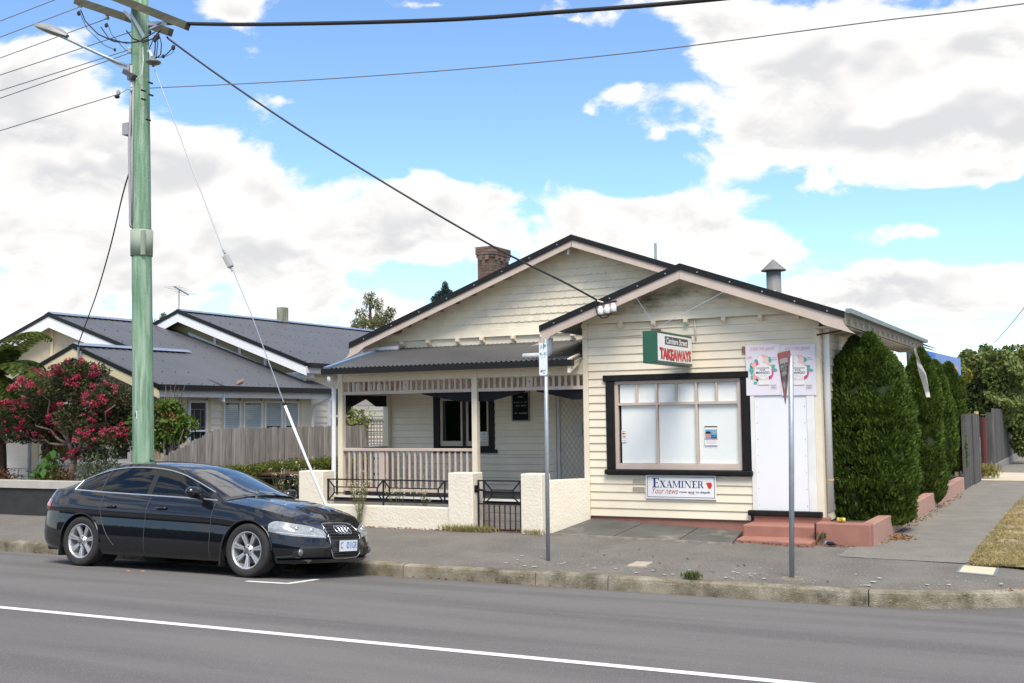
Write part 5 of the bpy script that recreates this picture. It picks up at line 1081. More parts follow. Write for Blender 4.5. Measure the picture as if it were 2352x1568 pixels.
# disc insulator of the stay
di = PY(352, 143, 12.85); obj('disc_insulator', MB().lathe([(0, .10), (.035, .10), (.04, .05), (.12, .015), (.125, 0), (.10, -.02), (.06, -.012), (.055, -.03), (.03, -.025), (.02, -.07), (0, -.07)], di, 20), mat('brown_grey_porcelain', (.17, .16, .145), rough=.25), pole, smooth=True)
obj('hanger', MB().tube([PY(344, 117, 12.95), PY(350, 132, 12.87)], .02, 6), PORC, pole)
for pts, r_ in (([(290, 70), (305, 88), (330, 97), (352, 88), (366, 72), (372, 66)], .012), ([(232, 62), (250, 88), (290, 99), (318, 96), (345, 80), (360, 70)], .010), ([(185, 22), (196, 48), (225, 78), (262, 95), (300, 98), (340, 90)], .011), ([(246, 52), (256, 78), (280, 106), (290, 116)], .006), ([(184, 30), (200, 66), (240, 104), (262, 113)], .006),
                ([(360, 76), (357, 95), (356, 115), (353, 134)], .010), ([(362, 76), (362, 100), (360, 120), (358, 134)], .008), ([(365, 78), (371, 100), (369, 125), (360, 132)], .009), ([(355, 80), (348, 100), (342, 112)], .008), ([(358, 132), (375, 130), (385, 122), (398, 108), (402, 104)], .009), ([(378, 130), (392, 124), (400, 116)], .005)):
    obj('jumper_lead', MB().tube([PY(x, y, 12.9) for x, y in pts], r_, 6), INK, pole, smooth=True)
for x, y, r_ in ((362, 84, .05), (356, 92, .04), (375, 129, .035), (398, 109, .045), (264, 114, .03), (181, 30, .045), (244, 58, .04), (344, 73, .04)): obj('clamp', MB().ball(PY(x, y, 12.9), r_*.8, r_*.6, r_, 8, 6), INK, pole)
obj('dead_end_bracket', MB().bar(PY(340, 54, 12.95), PY(386, 53, 12.95), .03, .06), GALV, pole); obj('dead_end_bracket', MB().bar(PY(345, 66, 12.95), PY(372, 53, 12.95), .03, .03), GALV, pole)
for x, y in ((345, 275), (334, 208), (350, 190), (351, 218), (334, 228)): obj('step_bolt', MB().lathe([(.0, -.05), (.016, -.05), (.016, .04)], PY(x-4, y, 12.99), 8, 'y'), IRON, pole)
# number plate on the pole
np_ = PY(311, 951, PYy-.16); obj('number_plate', MB().prism([PY(306.5, 943, PYy-.15), PY(314.5, 943, PYy-.165), PY(314.5, 961, PYy-.165), PY(306.5, 961, PYy-.15)], (0, .01, 0)), SW, pole)
text(LT['four'], INK, PY(310.6, 952, PYy-.168), (.985, -.16, 0), ZU, .035, .075, pole)
obj('name_plate', MB().prism([PY(306, 937, PYy-.15), PY(316, 936.5, PYy-.167), PY(316, 940.5, PYy-.167), PY(306, 941, PYy-.15)], (0, .006, 0)), GALV, pole)
obj('tag_plate', MB().prism([PY(309, 965, PYy-.157), PY(314, 965, PYy-.166), PY(314, 977, PYy-.166), PY(309, 977, PYy-.157)], (0, .006, 0)), GALV, pole)
# ---------------------------------------------------------------- wires
def wire(pts, r, lab, m, cat='wire', group=None, name='power_line', n=6):
    return obj(name, MB().tube(pts, r, n), m, None, smooth=True, label=lab, cat=cat, group=group)
def sagline(a, b, sag, n=24): return [a.lerp(b, i/n)-Vector((0, 0, sag*4*(i/n)*(1-i/n))) for i in range(n+1)]
WIREB = mat('black_cable', (.012, .012, .013), rough=.5); WIREG = mat('bare_grey_wire', (.17, .17, .18), rough=.5)
a = PY(386, 53, 12.95); b = Vector((24, 12.9, 0)); b.z = a.z+.1
far = PY(1640, -2, 12.9); 
# bundled cable to the next pole along the street: passes the picture's top edge at x = 1640
def through(a, p, ext): d = p-a; return a+d*ext
mid = PY(1000, 46, 12.93)
pts = [a, PY(600, 55.5, 12.94), mid, PY(1300, 26, 12.92), far, PY(2300, -75, 12.85), PY(3600, -260, 12.8)]
def smoothpts(p, k=6):
    out = []
    for i in range(len(p)-1):
        p0, p1, p2, p3 = p[max(i-1, 0)], p[i], p[i+1], p[min(i+2, len(p)-1)]
        for j in range(k):
            t = j/k; out.append(.5*((2*p1)+(p2-p0)*t+(2*p0-5*p1+4*p2-p3)*t*t+(3*p1-p0-3*p2+p3)*t**3))
    return out+[p[-1]]
wire(smoothpts(pts), .030, 'thick black bundled power cable running from the pole top along the street', WIREB, 'cable', name='power_cable', n=8)
wire(smoothpts([PY(345, 202, 12.97), PY(700, 184, 12.95), PY(1100, 155, 12.93), PY(1500, 115, 12.9), PY(2000, 50, 12.88), PY(2352, 8, 12.86), PY(3600, -160, 12.8)]), .008, 'thin single wire crossing high above the shop from the pole', WIREG)
sv = [PY(383, 84, 12.95), PY(402, 100, 13.0), PY(520, 185, 13.15), PY(700, 306, 13.45), PY(950, 460, 13.95), PY(1150, 575, 14.6), PY(1290, 645, 15.2), PY(1370, 688, Ysb-.05)]
wire(smoothpts(sv), .016, 'black twisted service cable sloping from the pole to the shop barge board', WIREB, 'cable', name='service_cable')
nv = [PY(297, 395, 13.0), PY(281, 450, 13.3), PY(255, 560, 14.2), PY(225, 665, 15.4), PY(200, 735, 16.4), PY(178, 795, 17.0)]
wire(smoothpts(nv), .012, 'black service cable sloping from the pole to the neighbouring porch gable', WIREB, 'cable', name='service_cable')
obj('service_bracket', MB().bar(PY(180, 797, 17.0), PY(180, 820, 17.0), .03).bar(PY(170, 822, 16.98), PY(186, 823, 16.98), .03).bar(PY(186, 806, 17.0), PY(186, 823, 17.0), .03), GALV, nb_)
# street wires leaving to the left
XLf = -60
def left_wire(p0, p1, Y0, r, lab):
    a = PY(*p0, Y0); b = PY(*p1, Y0+.05); d = (b-a); k = (XLf-a.x)/d.x
    q = a+d*k; q.z = max(q.z, 4.0)
    return wire(sagline(a, q, .0, 12), r, lab, WIREG, 'wire', 'street wires leaving the pole away from the shop')
LAB = 'bare street wire leaving the utility pole away from the shop'
LABS = ['upper bare street wire from the end insulator of the rear cross arm', 'bare street wire from the middle insulator of the rear cross arm', 'bare street wire from behind the pole top', 'bare street wire passing just under the street light head', 'bare street wire from the pale insulator on the pole side', 'lowest single street wire with dark strain clamp on the pole', 'topmost bare street wire above the street light']
for (p0, p1), LAB in zip((((186, 14), (0, 85)), ((246, 42), (0, 133)), ((340, 60), (0, 172)), ((340, 100), (0, 208)), ((296, 122), (0, 255)), ((275, 215), (0, 323)), ((180, -22), (0, 48))), LABS): left_wire(p0, p1, 13.2, .009, LAB)
obj('strain_clamp', MB().ball(PY(272, 213, 13.15), .04, .03, .05, 8, 6), GALV, pole); obj('strain_clamp', MB().ball(PY(269, 222, 13.15), .05, .04, .03, 8, 6), IRON, pole)
obj('strain_lead', MB().tube([PY(275, 215, 13.1), PY(290, 206, 13.0), PY(302, 204, 12.98)], .006, 6), GALV, pole)
# ---------------------------------------------------------------- stay wire with its guard pipe
sb = PZ(760, 1185, .03); sY = 13.55
g0 = PY(355, 160, 12.87)
def sp(x, y): t = (y-160)/(1190-160); return PY(x, y, 12.87+(sY-12.87)*t)
stay = emp('stay_wire', sp(760, 1190), 'pole stay wire with white guard pipe anchored behind the car bonnet', 'stay wire')
obj('upper_wire', MB().tube([sp(355, 160), sp(420, 330)], .009, 6), GALV, stay); obj('upper_sleeve', MB().tube([sp(420, 330), sp(513, 575)], .012, 8), mat('grey_sleeve', (.50, .51, .51), rough=.5), stay); obj('lower_wire', MB().tube([sp(533, 615), sp(575, 716), sp(652, 925)], .008, 6), GALV, stay)
obj('guard_pipe', MB().tube([sp(652, 925), sp(704, 1055), sp(748, 1160), sp(760, 1190)], .021, 12), PVC, stay, smooth=True); obj('pipe_clamp', MB().lathe([(.022, -.02), (.032, -.02), (.032, .02), (.022, .02)], sp(653, 927), 10), IRON, stay)
i0, i1 = sp(517, 586), sp(531, 614); obj('stay_insulator', MB().bar(i0, i1, .085, .09), mat('grey_brown_porcelain', (.36, .355, .34), rough=.3), stay, bevel=.02); obj('insulator_loop', MB().tube([sp(512, 573), sp(517, 582)], .02, 6).tube([sp(531, 614), sp(534, 622)], .02, 6), GALV, stay)
# ---------------------------------------------------------------- parking sign
GRN = flat('sign_letter_green', (.01, .22, .15)); SFACE = mat('reflective_white', (.72, .76, .78), rough=.35); SBACK = mat('bare_aluminium', (.45, .47, .49), rough=.4, metal=.5)
ps = PF(1259, 1288); psy = ps.y; r1 = .027
pk = emp('parking_sign', ps, 'narrow white quarter hour parking sign on a galvanised pole by the gate', 'sign')
pt_ = PY(1253, 778, psy); obj('sign_pole', MB().tube([ps-Vector((0, 0, .05)), PY(1256, 1030, psy), pt_], r1, 14), GALV, pk, smooth=True)
yc = psy-.035; x0, x1, z0, z1 = PY(1238, 820, yc).x, PY(1256.5, 820, yc).x, PY(1247, 862, yc).z, PY(1247, 787, yc).z
plate = MB(); cr_ = .02; pts = []
for cx, cz, a0 in ((x1-cr_, z1-cr_, 0), (x0+cr_, z1-cr_, 90), (x0+cr_, z0+cr_, 180), (x1-cr_, z0+cr_, 270)):
    for t in range(0, 91, 30): pts.append((cx+cr_*math.cos(R(a0+t)), yc, cz+cr_*math.sin(R(a0+t))))
obj('sign_plate', plate.prism(pts, (0, .004, 0)), SFACE, pk); w_ = x1-x0; h_ = z1-z0; cx = (x0+x1)/2; ty = yc-.002
for k, u, v, tw, th in (('q4', .28, .87, .30, .15), ('P', .72, .88, .36, .14), ('h85', .22, .66, .20, .085), ('am', .40, .625, .12, .025), ('dash', .54, .645, .10, .012), ('h5', .70, .66, .20, .085), ('m30', .89, .68, .12, .035), ('pm', .89, .625, .13, .025), ('mf', .5, .555, .55, .03)): text(LT[k], GRN, (x0+u*w_, ty, z0+v*h_), XR_, ZU, tw*w_, th*h_, pk)
az_ = z0+h_*.145; obj('arrow', MB().bar((x0+w_*.30, ty, az_-.004), (x1-w_*.18, ty, az_+.004), .001, .010).add([(x0+w_*.14, ty, az_-.006), (x0+w_*.38, ty, az_+.02), (x0+w_*.38, ty, az_-.03)], [(0, 1, 2)]), GRN, pk)
for zz in (z0+h_*.07, z1-h_*.03): obj('bolt', MB().lathe([(0, -.006), (.007, -.005), (.007, 0)], (cx+w_*.1, yc, zz), 8, 'y'), IRON, pk); obj('pole_clip', MB().lathe([(.028, -.012), (.033, -.012), (.033, .012), (.028, .012)], (PY(1254, 820, psy).x, psy, zz), 12), GALV, pk)
# ---------------------------------------------------------------- give way sign, seen nearly edge-on
gp = PF(1818.5, 1328); gy = gp.y
gw = emp('give_way_sign', gp, 'triangular red and white give way sign on a galvanised pole at the corner', 'sign')
gt = PY(1816.5, 818, gy); obj('sign_pole', MB().tube([gp-Vector((0, 0, .05)), PY(1818, 1060, gy), gt], .031, 14), GALV, gw, smooth=True)
obj('concrete_footing', MB().lathe([(.0, .012), (.12, .010), (.16, -.02)], (gp.x+.01, gp.y, gp.z), 12), KERBMAT, gw)
gz1, gz0 = PY(1810, 806, gy).z, PY(1812, 934, gy).z; gh = gz1-gz0; hwid = gh/math.sqrt(3)*.98
nrm = Vector((.835, -.55, 0))                                   # the face looks up the side street end
# direction along the plate: nearly along the line of sight, so that it is seen on edge
los = Vector((gp.x, gp.y, 0)).normalized(); rgt = Vector((los.y, -los.x, 0)); ang = R(13); al = -los*math.cos(ang)+rgt*math.sin(ang); fn = -los*math.sin(ang)-rgt*math.cos(ang)
gc = Vector((gp.x, gp.y, 0))+fn*.037+al*.11
def tri3(s, off, mtl, name, inset=0., th=.003):
    hw_ = hwid*s; zt6 = gz1-(1-s)*gh*.34; zb6 = gz0+(1-s)*gh*.66; c = gc+fn*off
    P = []
    for (u, z, a0) in ((-hw_, zt6, 1), (hw_, zt6, 1), (0, zb6, 0)): P.append(c+al*u+Vector((0, 0, z)))
    # rounded corners
    Q = []; G = sum(P, Vector())/3
    for i in range(3):
        p, q0, q1 = P[i], P[i-1], P[(i+1) % 3]; d0 = (q0-p).normalized()*.05; d1 = (q1-p).normalized()*.05
        Q += [p+d0, p+(d0+d1)*.28, p+d1]
    return obj(name, MB().prism(Q, fn*th), mtl, gw)
SRED = mat('sign_face_red', (.36, .045, .045), (.42, .08, .07), ns=5, rough=.25)
tri3(1.0, 0, mat('reflective_rim', (.70, .70, .68), rough=.3), 'sign_plate'); tri3(.95, .004, SRED, 'red_border', th=.001); tri3(.60, .006, mat('sign_face_white', (.60, .60, .58), (.52, .50, .47), ns=4, rough=.2), 'white_centre', th=.001)
for s in (1,):
    rt = al if fn.cross(Vector((0, 0, 1))).dot(al) < 0 else -al
    rt = al
    text(LT['give'], INK, gc+fn*.008+Vector((0, 0, gz1-gh*.30)), rt, ZU, .36, gh*.16, gw); text(LT['way'], INK, gc+fn*.008+Vector((0, 0, gz1-gh*.50)), rt, ZU, .24, gh*.13, gw)
for zz in (gz1-.1, gz0+.12): obj('pole_clip', MB().lathe([(.033, -.015), (.04, -.015), (.04, .015), (.033, .015)], (gp.x, gp.y, zz), 12), GALV, gw)
# ================================================================== the parked black sedan (built in its own axes: x forward, y to its left, z up)
PAINTB = mat('black_car_paint', (.0025, .0035, .0065), rough=.35, spec=.12, coat=1.0, coatr=.012)
PAINTB.node_tree.nodes['Principled BSDF'].inputs['Coat IOR'].default_value = 1.6
RUBBER = mat('tyre_rubber', (.018, .018, .018), (.026, .026, .025), ns=20, rough=.85); TRIMB = mat('black_plastic_trim', (.012, .012, .012), rough=.55)
CHROME = mat('chrome', (.75, .77, .80), rough=.09, metal=1.0); BTRIM = mat('bright_window_trim', (.72, .76, .82), rough=.32, metal=.9); ALLOY = mat('silver_alloy', (.62, .62, .64), rough=.28, metal=.75); GUN = mat('dark_grille_plastic', (.02, .022, .025), rough=.35)
SIDEG = glass('tinted_car_glass', (.06, .075, .09), f0=.07); SCREEN = glass('windscreen_glass', (.42, .50, .53), f0=.30); LENS = mat('headlamp_lens', (.34, .37, .39), (.20, .22, .24), ns=16, rough=.2, coat=1)
car = bpy.data.objects.new('sedan_car', None); COL.objects.link(car); WL[car.name] = Vector((0, 0, 0))
props(car, 'black four door sedan with silver alloy wheels parked at the kerb', 'car')
def interp(pts, x):
    pts = sorted(pts)
    if x <= pts[0][0]: return pts[0][1]
    for i, ((a, va), (b, vb)) in enumerate(zip(pts, pts[1:])):
        if x <= b:
            m0 = (vb-(pts[i-1][1] if i else va))/(b-(pts[i-1][0] if i else a)) if True else 0
            m1 = ((pts[i+2][1] if i+2 < len(pts) else vb)-va)/((pts[i+2][0] if i+2 < len(pts) else b)-a)
            h = b-a; t = (x-a)/h; return (2*t**3-3*t*t+1)*va+(t**3-2*t*t+t)*h*m0+(-2*t**3+3*t*t)*vb+(t**3-t*t)*h*m1
    return pts[-1][1]
OUT = [(2.352,0),(2.345,.20),(2.322,.40),(2.275,.56),(2.195,.69),(2.07,.79),(1.90,.85),(1.70,.885),(1.45,.900),(1.0,.906),(.5,.908),(0,.909),(-.5,.909),(-1.0,.909),(-1.5,.901),(-1.85,.875),(-2.08,.815),(-2.215,.70),(-2.30,.52),(-2.335,.30),(-2.345,0)]
# dense loop from front centre to rear centre with arc length
raw = smoothpts([Vector((x, y, 0)) for x, y in OUT], 24); S_ = [0.]
for p, q in zip(raw, raw[1:]): S_.append(S_[-1]+(q-p).length)
SL = S_[-1]
def loop(s):
    s = min(max(s, 0), SL); lo = 0; hi = len(S_)-1
    while hi-lo > 1:
        m = (lo+hi)//2
        if S_[m] <= s: lo = m
        else: hi = m
    t = (s-S_[lo])/max(1e-9, S_[hi]-S_[lo]); p = raw[lo].lerp(raw[hi], t); d = (raw[hi]-raw[lo]).normalized()
    n = Vector((-d.y, d.x, 0)); n = n if n.dot(Vector((p.x*.35, p.y, 0))) > 0 else -n
    if s < .02: n = Vector((1, 0, 0))
    if s > SL-.02: n = Vector((-1, 0, 0))
    return p, n
ZS = [(2.36,.665),(2.2,.695),(2.0,.745),(1.6,.83),(1.2,.885),(.9,.915),(0,.945),(-1.0,.975),(-1.6,1.0),(-2.0,1.008),(-2.2,1.0),(-2.36,.985)]
ZB0 = [(2.36,.205),(2.0,.19),(1.5,.175),(0,.175),(-1.3,.18),(-2.0,.22),(-2.36,.26)]
TI = [(0,.075),(.06,.035),(.15,.012),(.28,.0),(.42,.0),(.55,.006),(.64,.010),(.70,.003),(.73,.004),(.80,.024),(.90,.055),(1.0,.10)]
FAX, RAX, WR = 1.49, -1.318, .328
def z_arch(x, y):
    if y < .62: return -1
    for xc in (FAX, RAX):
        d = abs(x-xc)
        if d < .365: return WR+math.sqrt(.365**2-d*d)
    return -1
def surf(s, z, off=0.):
    p, n = loop(s); zb, zs = interp(ZB0, p.x), interp(ZS, p.x); t = max(0, min(1, (z-zb)/(zs-zb))); fr = max(0, n.x)
    i = interp(TI, t)
    if fr > 0: i += fr*(.0 if t < .35 else .12*((t-.35)/.65)**1.7)+fr*.02*(1-t)
    if n.x < 0: i += -n.x*(.05*t*t)
    q = p-n*(i-off); q.z = z; return q
ns_ = 230; svals = [SL*i/ns_ for i in range(ns_+1)]
extra = []
for xc in (FAX, RAX):
    for k in range(25): extra.append(xc-.365+.73*k/24)
def s_of_x(x):
    lo, hi = .9, SL-.9
    for _ in range(40):
        m = (lo+hi)/2
        if loop(m)[0].x > x: lo = m
        else: hi = m
    return lo
svals = sorted(set(svals+[s_of_x(x) for x in extra]))
TT = [0, .03, .06, .10, .15, .21, .28, .35, .42, .49, .55, .60, .64, .68, .70, .715, .74, .78, .83, .88, .93, .97, 1.0]
rows = []
for s in svals:
    p, n = loop(s); zb, zs = interp(ZB0, p.x), interp(ZS, p.x); col = []
    for t in TT:
        z = zb+(zs-zb)*t; q = surf(s, z); za = z_arch(q.x, abs(q.y))
        if za > z: zz = min(za, zs-.04); q = surf(s, zz)
        col.append(q)
    rows.append(col)
def mirror_obj(name, grids, mtl, both=True, **k):
    m = MB()
    for g in grids:
        m.grid(g)
        if both: m.grid([[(q[0], -q[1], q[2]) for q in r][::-1] for r in g])
    return obj(name, m, mtl, car, smooth=True, origin=(0, 0, 0), **k)
def in_door(x): return 'front_door' if -.16 < x < .93 else 'rear_door' if -1.02 < x <= -.16 else None
XD = [(-.16, .90), (-.96, -.16)]
body_rows = rows
idx = [i for i, s in enumerate(svals)]
def seg(a, b): return [r for r, s in zip(rows, svals) if a-1e-6 <= s <= b+1e-6]
sA, sB, sC = s_of_x(.93), s_of_x(-.16), s_of_x(-1.0)
def nearest(s): return min(svals, key=lambda v: abs(v-s))
sA, sB, sC = nearest(sA), nearest(sB), nearest(sC)
mirror_obj('front_body', [seg(0, sA)], PAINTB); mirror_obj('rear_body', [seg(sC, SL)], PAINTB)
for nm, a_, b_ in (('front_door', sA, sB), ('rear_door', sB, sC)):
    for sg in (1, -1):
        g = seg(a_, b_); m = MB()
        m.grid(g) if sg > 0 else m.grid([[(q[0], -q[1], q[2]) for q in r][::-1] for r in g])
        d = obj('door', m, PAINTB, car, smooth=True)
        hx = loop(a_)[0].x*.18+loop(b_)[0].x*.82+.05; hz = .795; hy = surf(s_of_x(hx), hz).y
        dd = WL[d.name]
        obj('door_handle', MB().tube([(hx-.09, sg*(hy-.002), hz), (hx-.07, sg*(hy+.022), hz+.004), (hx+.07, sg*(hy+.024), hz+.006), (hx+.09, sg*(hy+.0), hz+.004)], [.012, .014, .014, .012], 8), PAINTB, d, smooth=True)
SEAM = mat('panel_gap', (.05, .052, .055), rough=.4)
def seamline(s, z0, z1, sgn, bend=0):
    pts = []
    for k in range(16):
        t = k/15; z = z0+(z1-z0)*t; q = surf(s_of_x(loop(s)[0].x+bend*(1-t)**2.5), z, .0015); pts.append((q.x, sgn*q.y, z))
    obj('panel_seam', MB().tube(pts, .0035, 5), SEAM, car)
for sg in (1, -1):
    seamline(sA, .22, .905, sg); seamline(sB, .22, .94, sg); seamline(sC, .30, .975, sg, .30)
# bonnet, cowl and boot lid: top caps
HC = [(2.36,.0),(2.2,.022),(2.0,.045),(1.6,.075),(1.2,.085),(.9,.085),(0,.08),(-1.6,.05),(-2.0,.035),(-2.2,.025),(-2.36,.01)]
def cap(s):
    q = rows[svals.index(s)][-1]; h = interp(HC, q.x); out = []
    for j in range(13):
        f = j/12; cr = .008*math.exp(-((f-.42)/.10)**2) if q.x > .9 else 0
        out.append((q.x+(.0), q.y*(1-f), q.z+h*(1-(1-f)**2.3)+cr))
    return out
sh = nearest(s_of_x(1.02)); caps = [s for s in svals if s <= s_of_x(.85)]; mirror_obj('bonnet', [[cap(s) for s in caps]], PAINTB)
caps = [s for s in svals if s >= s_of_x(-1.6)]; mirror_obj('boot_lid', [[cap(s) for s in caps]], PAINTB)
# ---- greenhouse
ZR = [(1.04,.93),(.8,1.035),(.5,1.165),(.25,1.262),(0,1.325),(-.25,1.358),(-.5,1.37),(-.8,1.362),(-1.1,1.318),(-1.35,1.245),(-1.6,1.145),(-1.85,1.045),(-2.0,1.008)]
YR = [(1.04,.72),(.6,.655),(.25,.615),(0,.59),(-.5,.575),(-1.0,.575),(-1.5,.60),(-2.0,.66)]
ZC = [(1.04,1.0),(.8,1.105),(.5,1.235),(.25,1.335),(0,1.392),(-.3,1.42),(-.6,1.424),(-.9,1.408),(-1.2,1.362),(-1.5,1.262),(-1.75,1.14),(-1.9,1.065),(-2.0,1.04)]
st = [1.04-.028*i for i in range(109)]; st = [x for x in st if x >= -2.0]
G = []
for x in st:
    q = surf(s_of_x(x), interp(ZS, x)); yb, zb = q.y-.012, interp(ZS, x)-.004; zrl, yr = max(interp(ZR, x), zb+.004), interp(YR, x); zcc = max(interp(ZC, x), zrl+.01)
    yr = min(yr, yb-.01); r_ = []
    for k in range(9): t = k/8; r_.append(Vector((x, yb+(yr-yb)*t+.022*math.sin(math.pi*t), zb+(zrl-zb)*t)))
    bow = .13 if x > .1 else 0
    for k in range(1, 13):
        t = k/12; fr = max(0, min(1, (x-.05)/.9)); rr = max(0, min(1, (-1.0-x)/.9))
        r_.append(Vector((x+.13*fr*(1-(1-t)**2)-.07*rr*(1-(1-t)**2), yr*(1-t), zrl+(zcc-zrl)*(1-(1-t)**2.2))))
    G.append(r_)
parts_ = {}
def addf(nm, i, k): parts_.setdefault(nm, []).append((i, k))
for i in range(len(st)-1):
    x = (st[i]+st[i+1])/2
    for k in range(20):
        if k < 8:
            if k <= 6 and -.20 < x < .80 and interp(ZR, x) > interp(ZS, x)+.10: addf('front_glass', i, k)
            elif k <= 6 and -1.06 < x < -.29: addf('rear_glass', i, k)
            elif k <= 6 and -1.50 < x < -1.13: addf('quarter_glass', i, k)
            elif k <= 6 and -.31 < x < -.19: addf('pillar', i, k)
            else: addf('frame', i, k)
        else:
            if .14 < x < .98 and k > 8: addf('windscreen', i, k)
            elif x <= .14 and x > -1.10: addf('roof', i, k)
            elif -1.84 < x <= -1.10 and k > 9: addf('rear_screen', i, k)
            else: addf('frame', i, k)
def gpart(faces, sgn):
    ids = {}; m = MB(); v = []; fs = []
    for i, k in faces:
        quad = [(i, k), (i, k+1), (i+1, k+1), (i+1, k)]
        if sgn < 0: quad = quad[::-1]
        f = []
        for key in quad:
            if key not in ids: ids[key] = len(v); p = G[key[0]][key[1]]; v.append((p.x, sgn*p.y, p.z))
            f.append(ids[key])
        fs.append(tuple(f))
    return v, fs
for nm, mtl, joined in (('frame', PAINTB, 1), ('roof', PAINTB, 1), ('windscreen', SCREEN, 1), ('rear_screen', SIDEG, 1), ('front_glass', SIDEG, 0), ('rear_glass', SIDEG, 0), ('quarter_glass', SIDEG, 0), ('pillar', TRIMB, 0)):
    name = {'frame': 'cabin_frame', 'front_glass': 'side_window', 'rear_glass': 'side_window', 'quarter_glass': 'quarter_window', 'pillar': 'door_pillar'}.get(nm, nm)
    if joined:
        m = MB()
        for sg in (1, -1): m.add(*gpart(parts_[nm], sg))
        obj(name, m, mtl, car, smooth=True, origin=(0, 0, 0))
    else:
        for sg in (1, -1): m = MB(); m.add(*gpart(parts_[nm], sg)); obj(name, m, mtl, car, smooth=True)
# bright trim round the side glass
for sg in (1, -1):
    lo = []; up = []
    for r_, x in zip(G, st):
        if -1.62 < x < .93: lo.append((x, sg*(r_[0].y+.006), r_[0].z+.008))
        if -1.62 < x < .84: up.append((x, sg*(r_[7].y+.008), r_[7].z+.003))
    obj('window_trim', MB().tube(lo+up[::-1][:1], .010, 6), BTRIM, car); obj('window_trim', MB().tube(up, .0075, 6), BTRIM, car)
    for xq in (-1.095,):
        i = min(range(len(st)), key=lambda j: abs(st[j]-xq)); obj('door_glass_bar', MB().tube([(p.x, sg*(p.y+.004), p.z) for p in G[i][:8]], .012, 5), TRIMB, car)
# ---- lamps, grille, badge, plate
def s_front(y):
    lo, hi = 0, 1.1
    for _ in range(40):
        m = (lo+hi)/2
        if loop(m)[0].y < y: lo = m
        else: hi = m
    return lo
def patch(name, s0, s1, zlo, zhi, off, mtl, sg, n=14, m_=6, parent=car):
    g = []
    for i in range(n+1):
        t = i/n; s = s0+(s1-s0)*t; a, b = interp(zlo, t), interp(zhi, t); col = []
        for k in range(m_+1): z = a+(b-a)*k/m_; q = surf(s, z, off); col.append((q.x, sg*q.y, q.z))
        g.append(col)
    if sg < 0: g = [r[::-1] for r in g]
    return obj(name, MB().grid(g), mtl, parent, smooth=True)
sh0, sh1 = s_front(.375), s_front(.375)+.80
for sg in (1, -1):
    hl = patch('headlight', sh0, sh1, [(0,.497),(.3,.508),(.7,.528),(1,.565)], [(0,.590),(.25,.635),(.6,.665),(.92,.69),(1,.66)], .004, LENS, sg, 18)
    patch('light_strip', sh0+.03, sh1-.10, [(0,.512),(.5,.532),(1,.56)], [(0,.520),(.5,.540),(1,.568)], .008, mat('lamp_white', (.72, .74, .76), rough=.15), sg, 12, 1, hl)
    for sb_, zz, rr in ((sh0+.20, .585, .036), (sh0+.42, .605, .036)):
        q = surf(sb_, zz, .006); obj('lamp_reflector', MB().ball((q.x-.012, sg*q.y, q.z), .022, rr, rr, 12, 8), CHROME, hl, smooth=True)
    patch('lower_intake', s_front(.42), s_front(.42)+.42, [(0,.265),(1,.275)], [(0,.365),(.6,.375),(1,.35)], .003, TRIMB, sg)
    q = surf(s_front(.42)+.33, .325, .012); obj('fog_lamp', MB().ball((q.x, sg*q.y, q.z), .03, .046, .046, 14, 8), mat('fog_lens', (.10, .11, .12), rough=.1, coat=1), car, smooth=True)
    patch('bumper_crease', s_front(.38), s_front(.38)+.62, [(0,.405),(1,.43)], [(0,.412),(1,.437)], .008, PAINTB, sg, 12, 1)
    patch('spoiler_lip', 0.0, s_front(.5)+.55, [(0,.195),(.55,.195),(1,.185)], [(0,.235),(.5,.245),(1,.225)], .03, PAINTB, sg, 20, 3)
    patch('tail_light', SL-1.02, SL-.62, [(0,.76),(1,.72)], [(0,.86),(.5,.89),(1,.89)], .005, mat('tail_light_red', (.42, .012, .010), rough=.12, coat=1), sg)
GP = [(-.335,.60),(-.31,.655),(-.27,.668),(0,.674),(.27,.668),(.31,.655),(.335,.60),(.325,.50),(.285,.30),(.26,.262),(.22,.25),(0,.245),(-.22,.25),(-.26,.262),(-.285,.30),(-.325,.50)]
def front(y, z, off): q = surf(s_front(abs(y)), z, off); return Vector((q.x, math.copysign(q.y, y) if y else 0, z))
grl = emp('grille', (2.3, 0, .25), parent=car)
m = MB(); zz = [.25+.42*k/14 for k in range(15)]
def hw_at(z):
    return interp([(.245,.235),(.262,.262),(.30,.287),(.50,.327),(.60,.337),(.655,.312),(.674,.26)], z)
m.grid([[front(-hw_at(z)+2*hw_at(z)*k/12, z, .004) for k in range(13)] for z in zz]); obj('grille_backing', m, TRIMB, grl)
obj('grille_surround', MB().tube([front(y, z, .012) for y, z in GP+GP[:1]], .0085, 6), CHROME, grl, smooth=True)
for z in (.640, .607, .574, .541, .508): obj('grille_slat', MB().tube([front(-hw_at(z)+.015+2*(hw_at(z)-.015)*k/10, z, .011) for k in range(11)], .0085, 6), GUN, grl, smooth=True)
for z in (.318, .290, .265): obj('grille_slat', MB().tube([front(-hw_at(z)+.015+2*(hw_at(z)-.015)*k/10, z, .011) for k in range(11)], .008, 6), GUN, grl, smooth=True)
m = MB(); m.grid([[front(-hw_at(z)+.01+2*(hw_at(z)-.01)*k/10, z, .014) for k in range(11)] for z in (.335, .48)]); obj('plate_holder', m, GUN, grl)
for k in range(4):
    yc_ = -.105+k*.070; pts = [front(yc_+  .048*math.cos(2*math.pi*j/20), .592+.048*math.sin(2*math.pi*j/20), .024) for j in range(21)]; obj('badge_ring', MB().tube(pts, .0075, 6), CHROME, grl, smooth=True)
pfz = .40; px_ = front(.0, pfz, .024).x; npl = obj('number_plate', B(px_-.004, px_, -.186, .186, pfz-.067, pfz+.067), mat('plate_white', (.72, .75, .77), rough=.35), car)
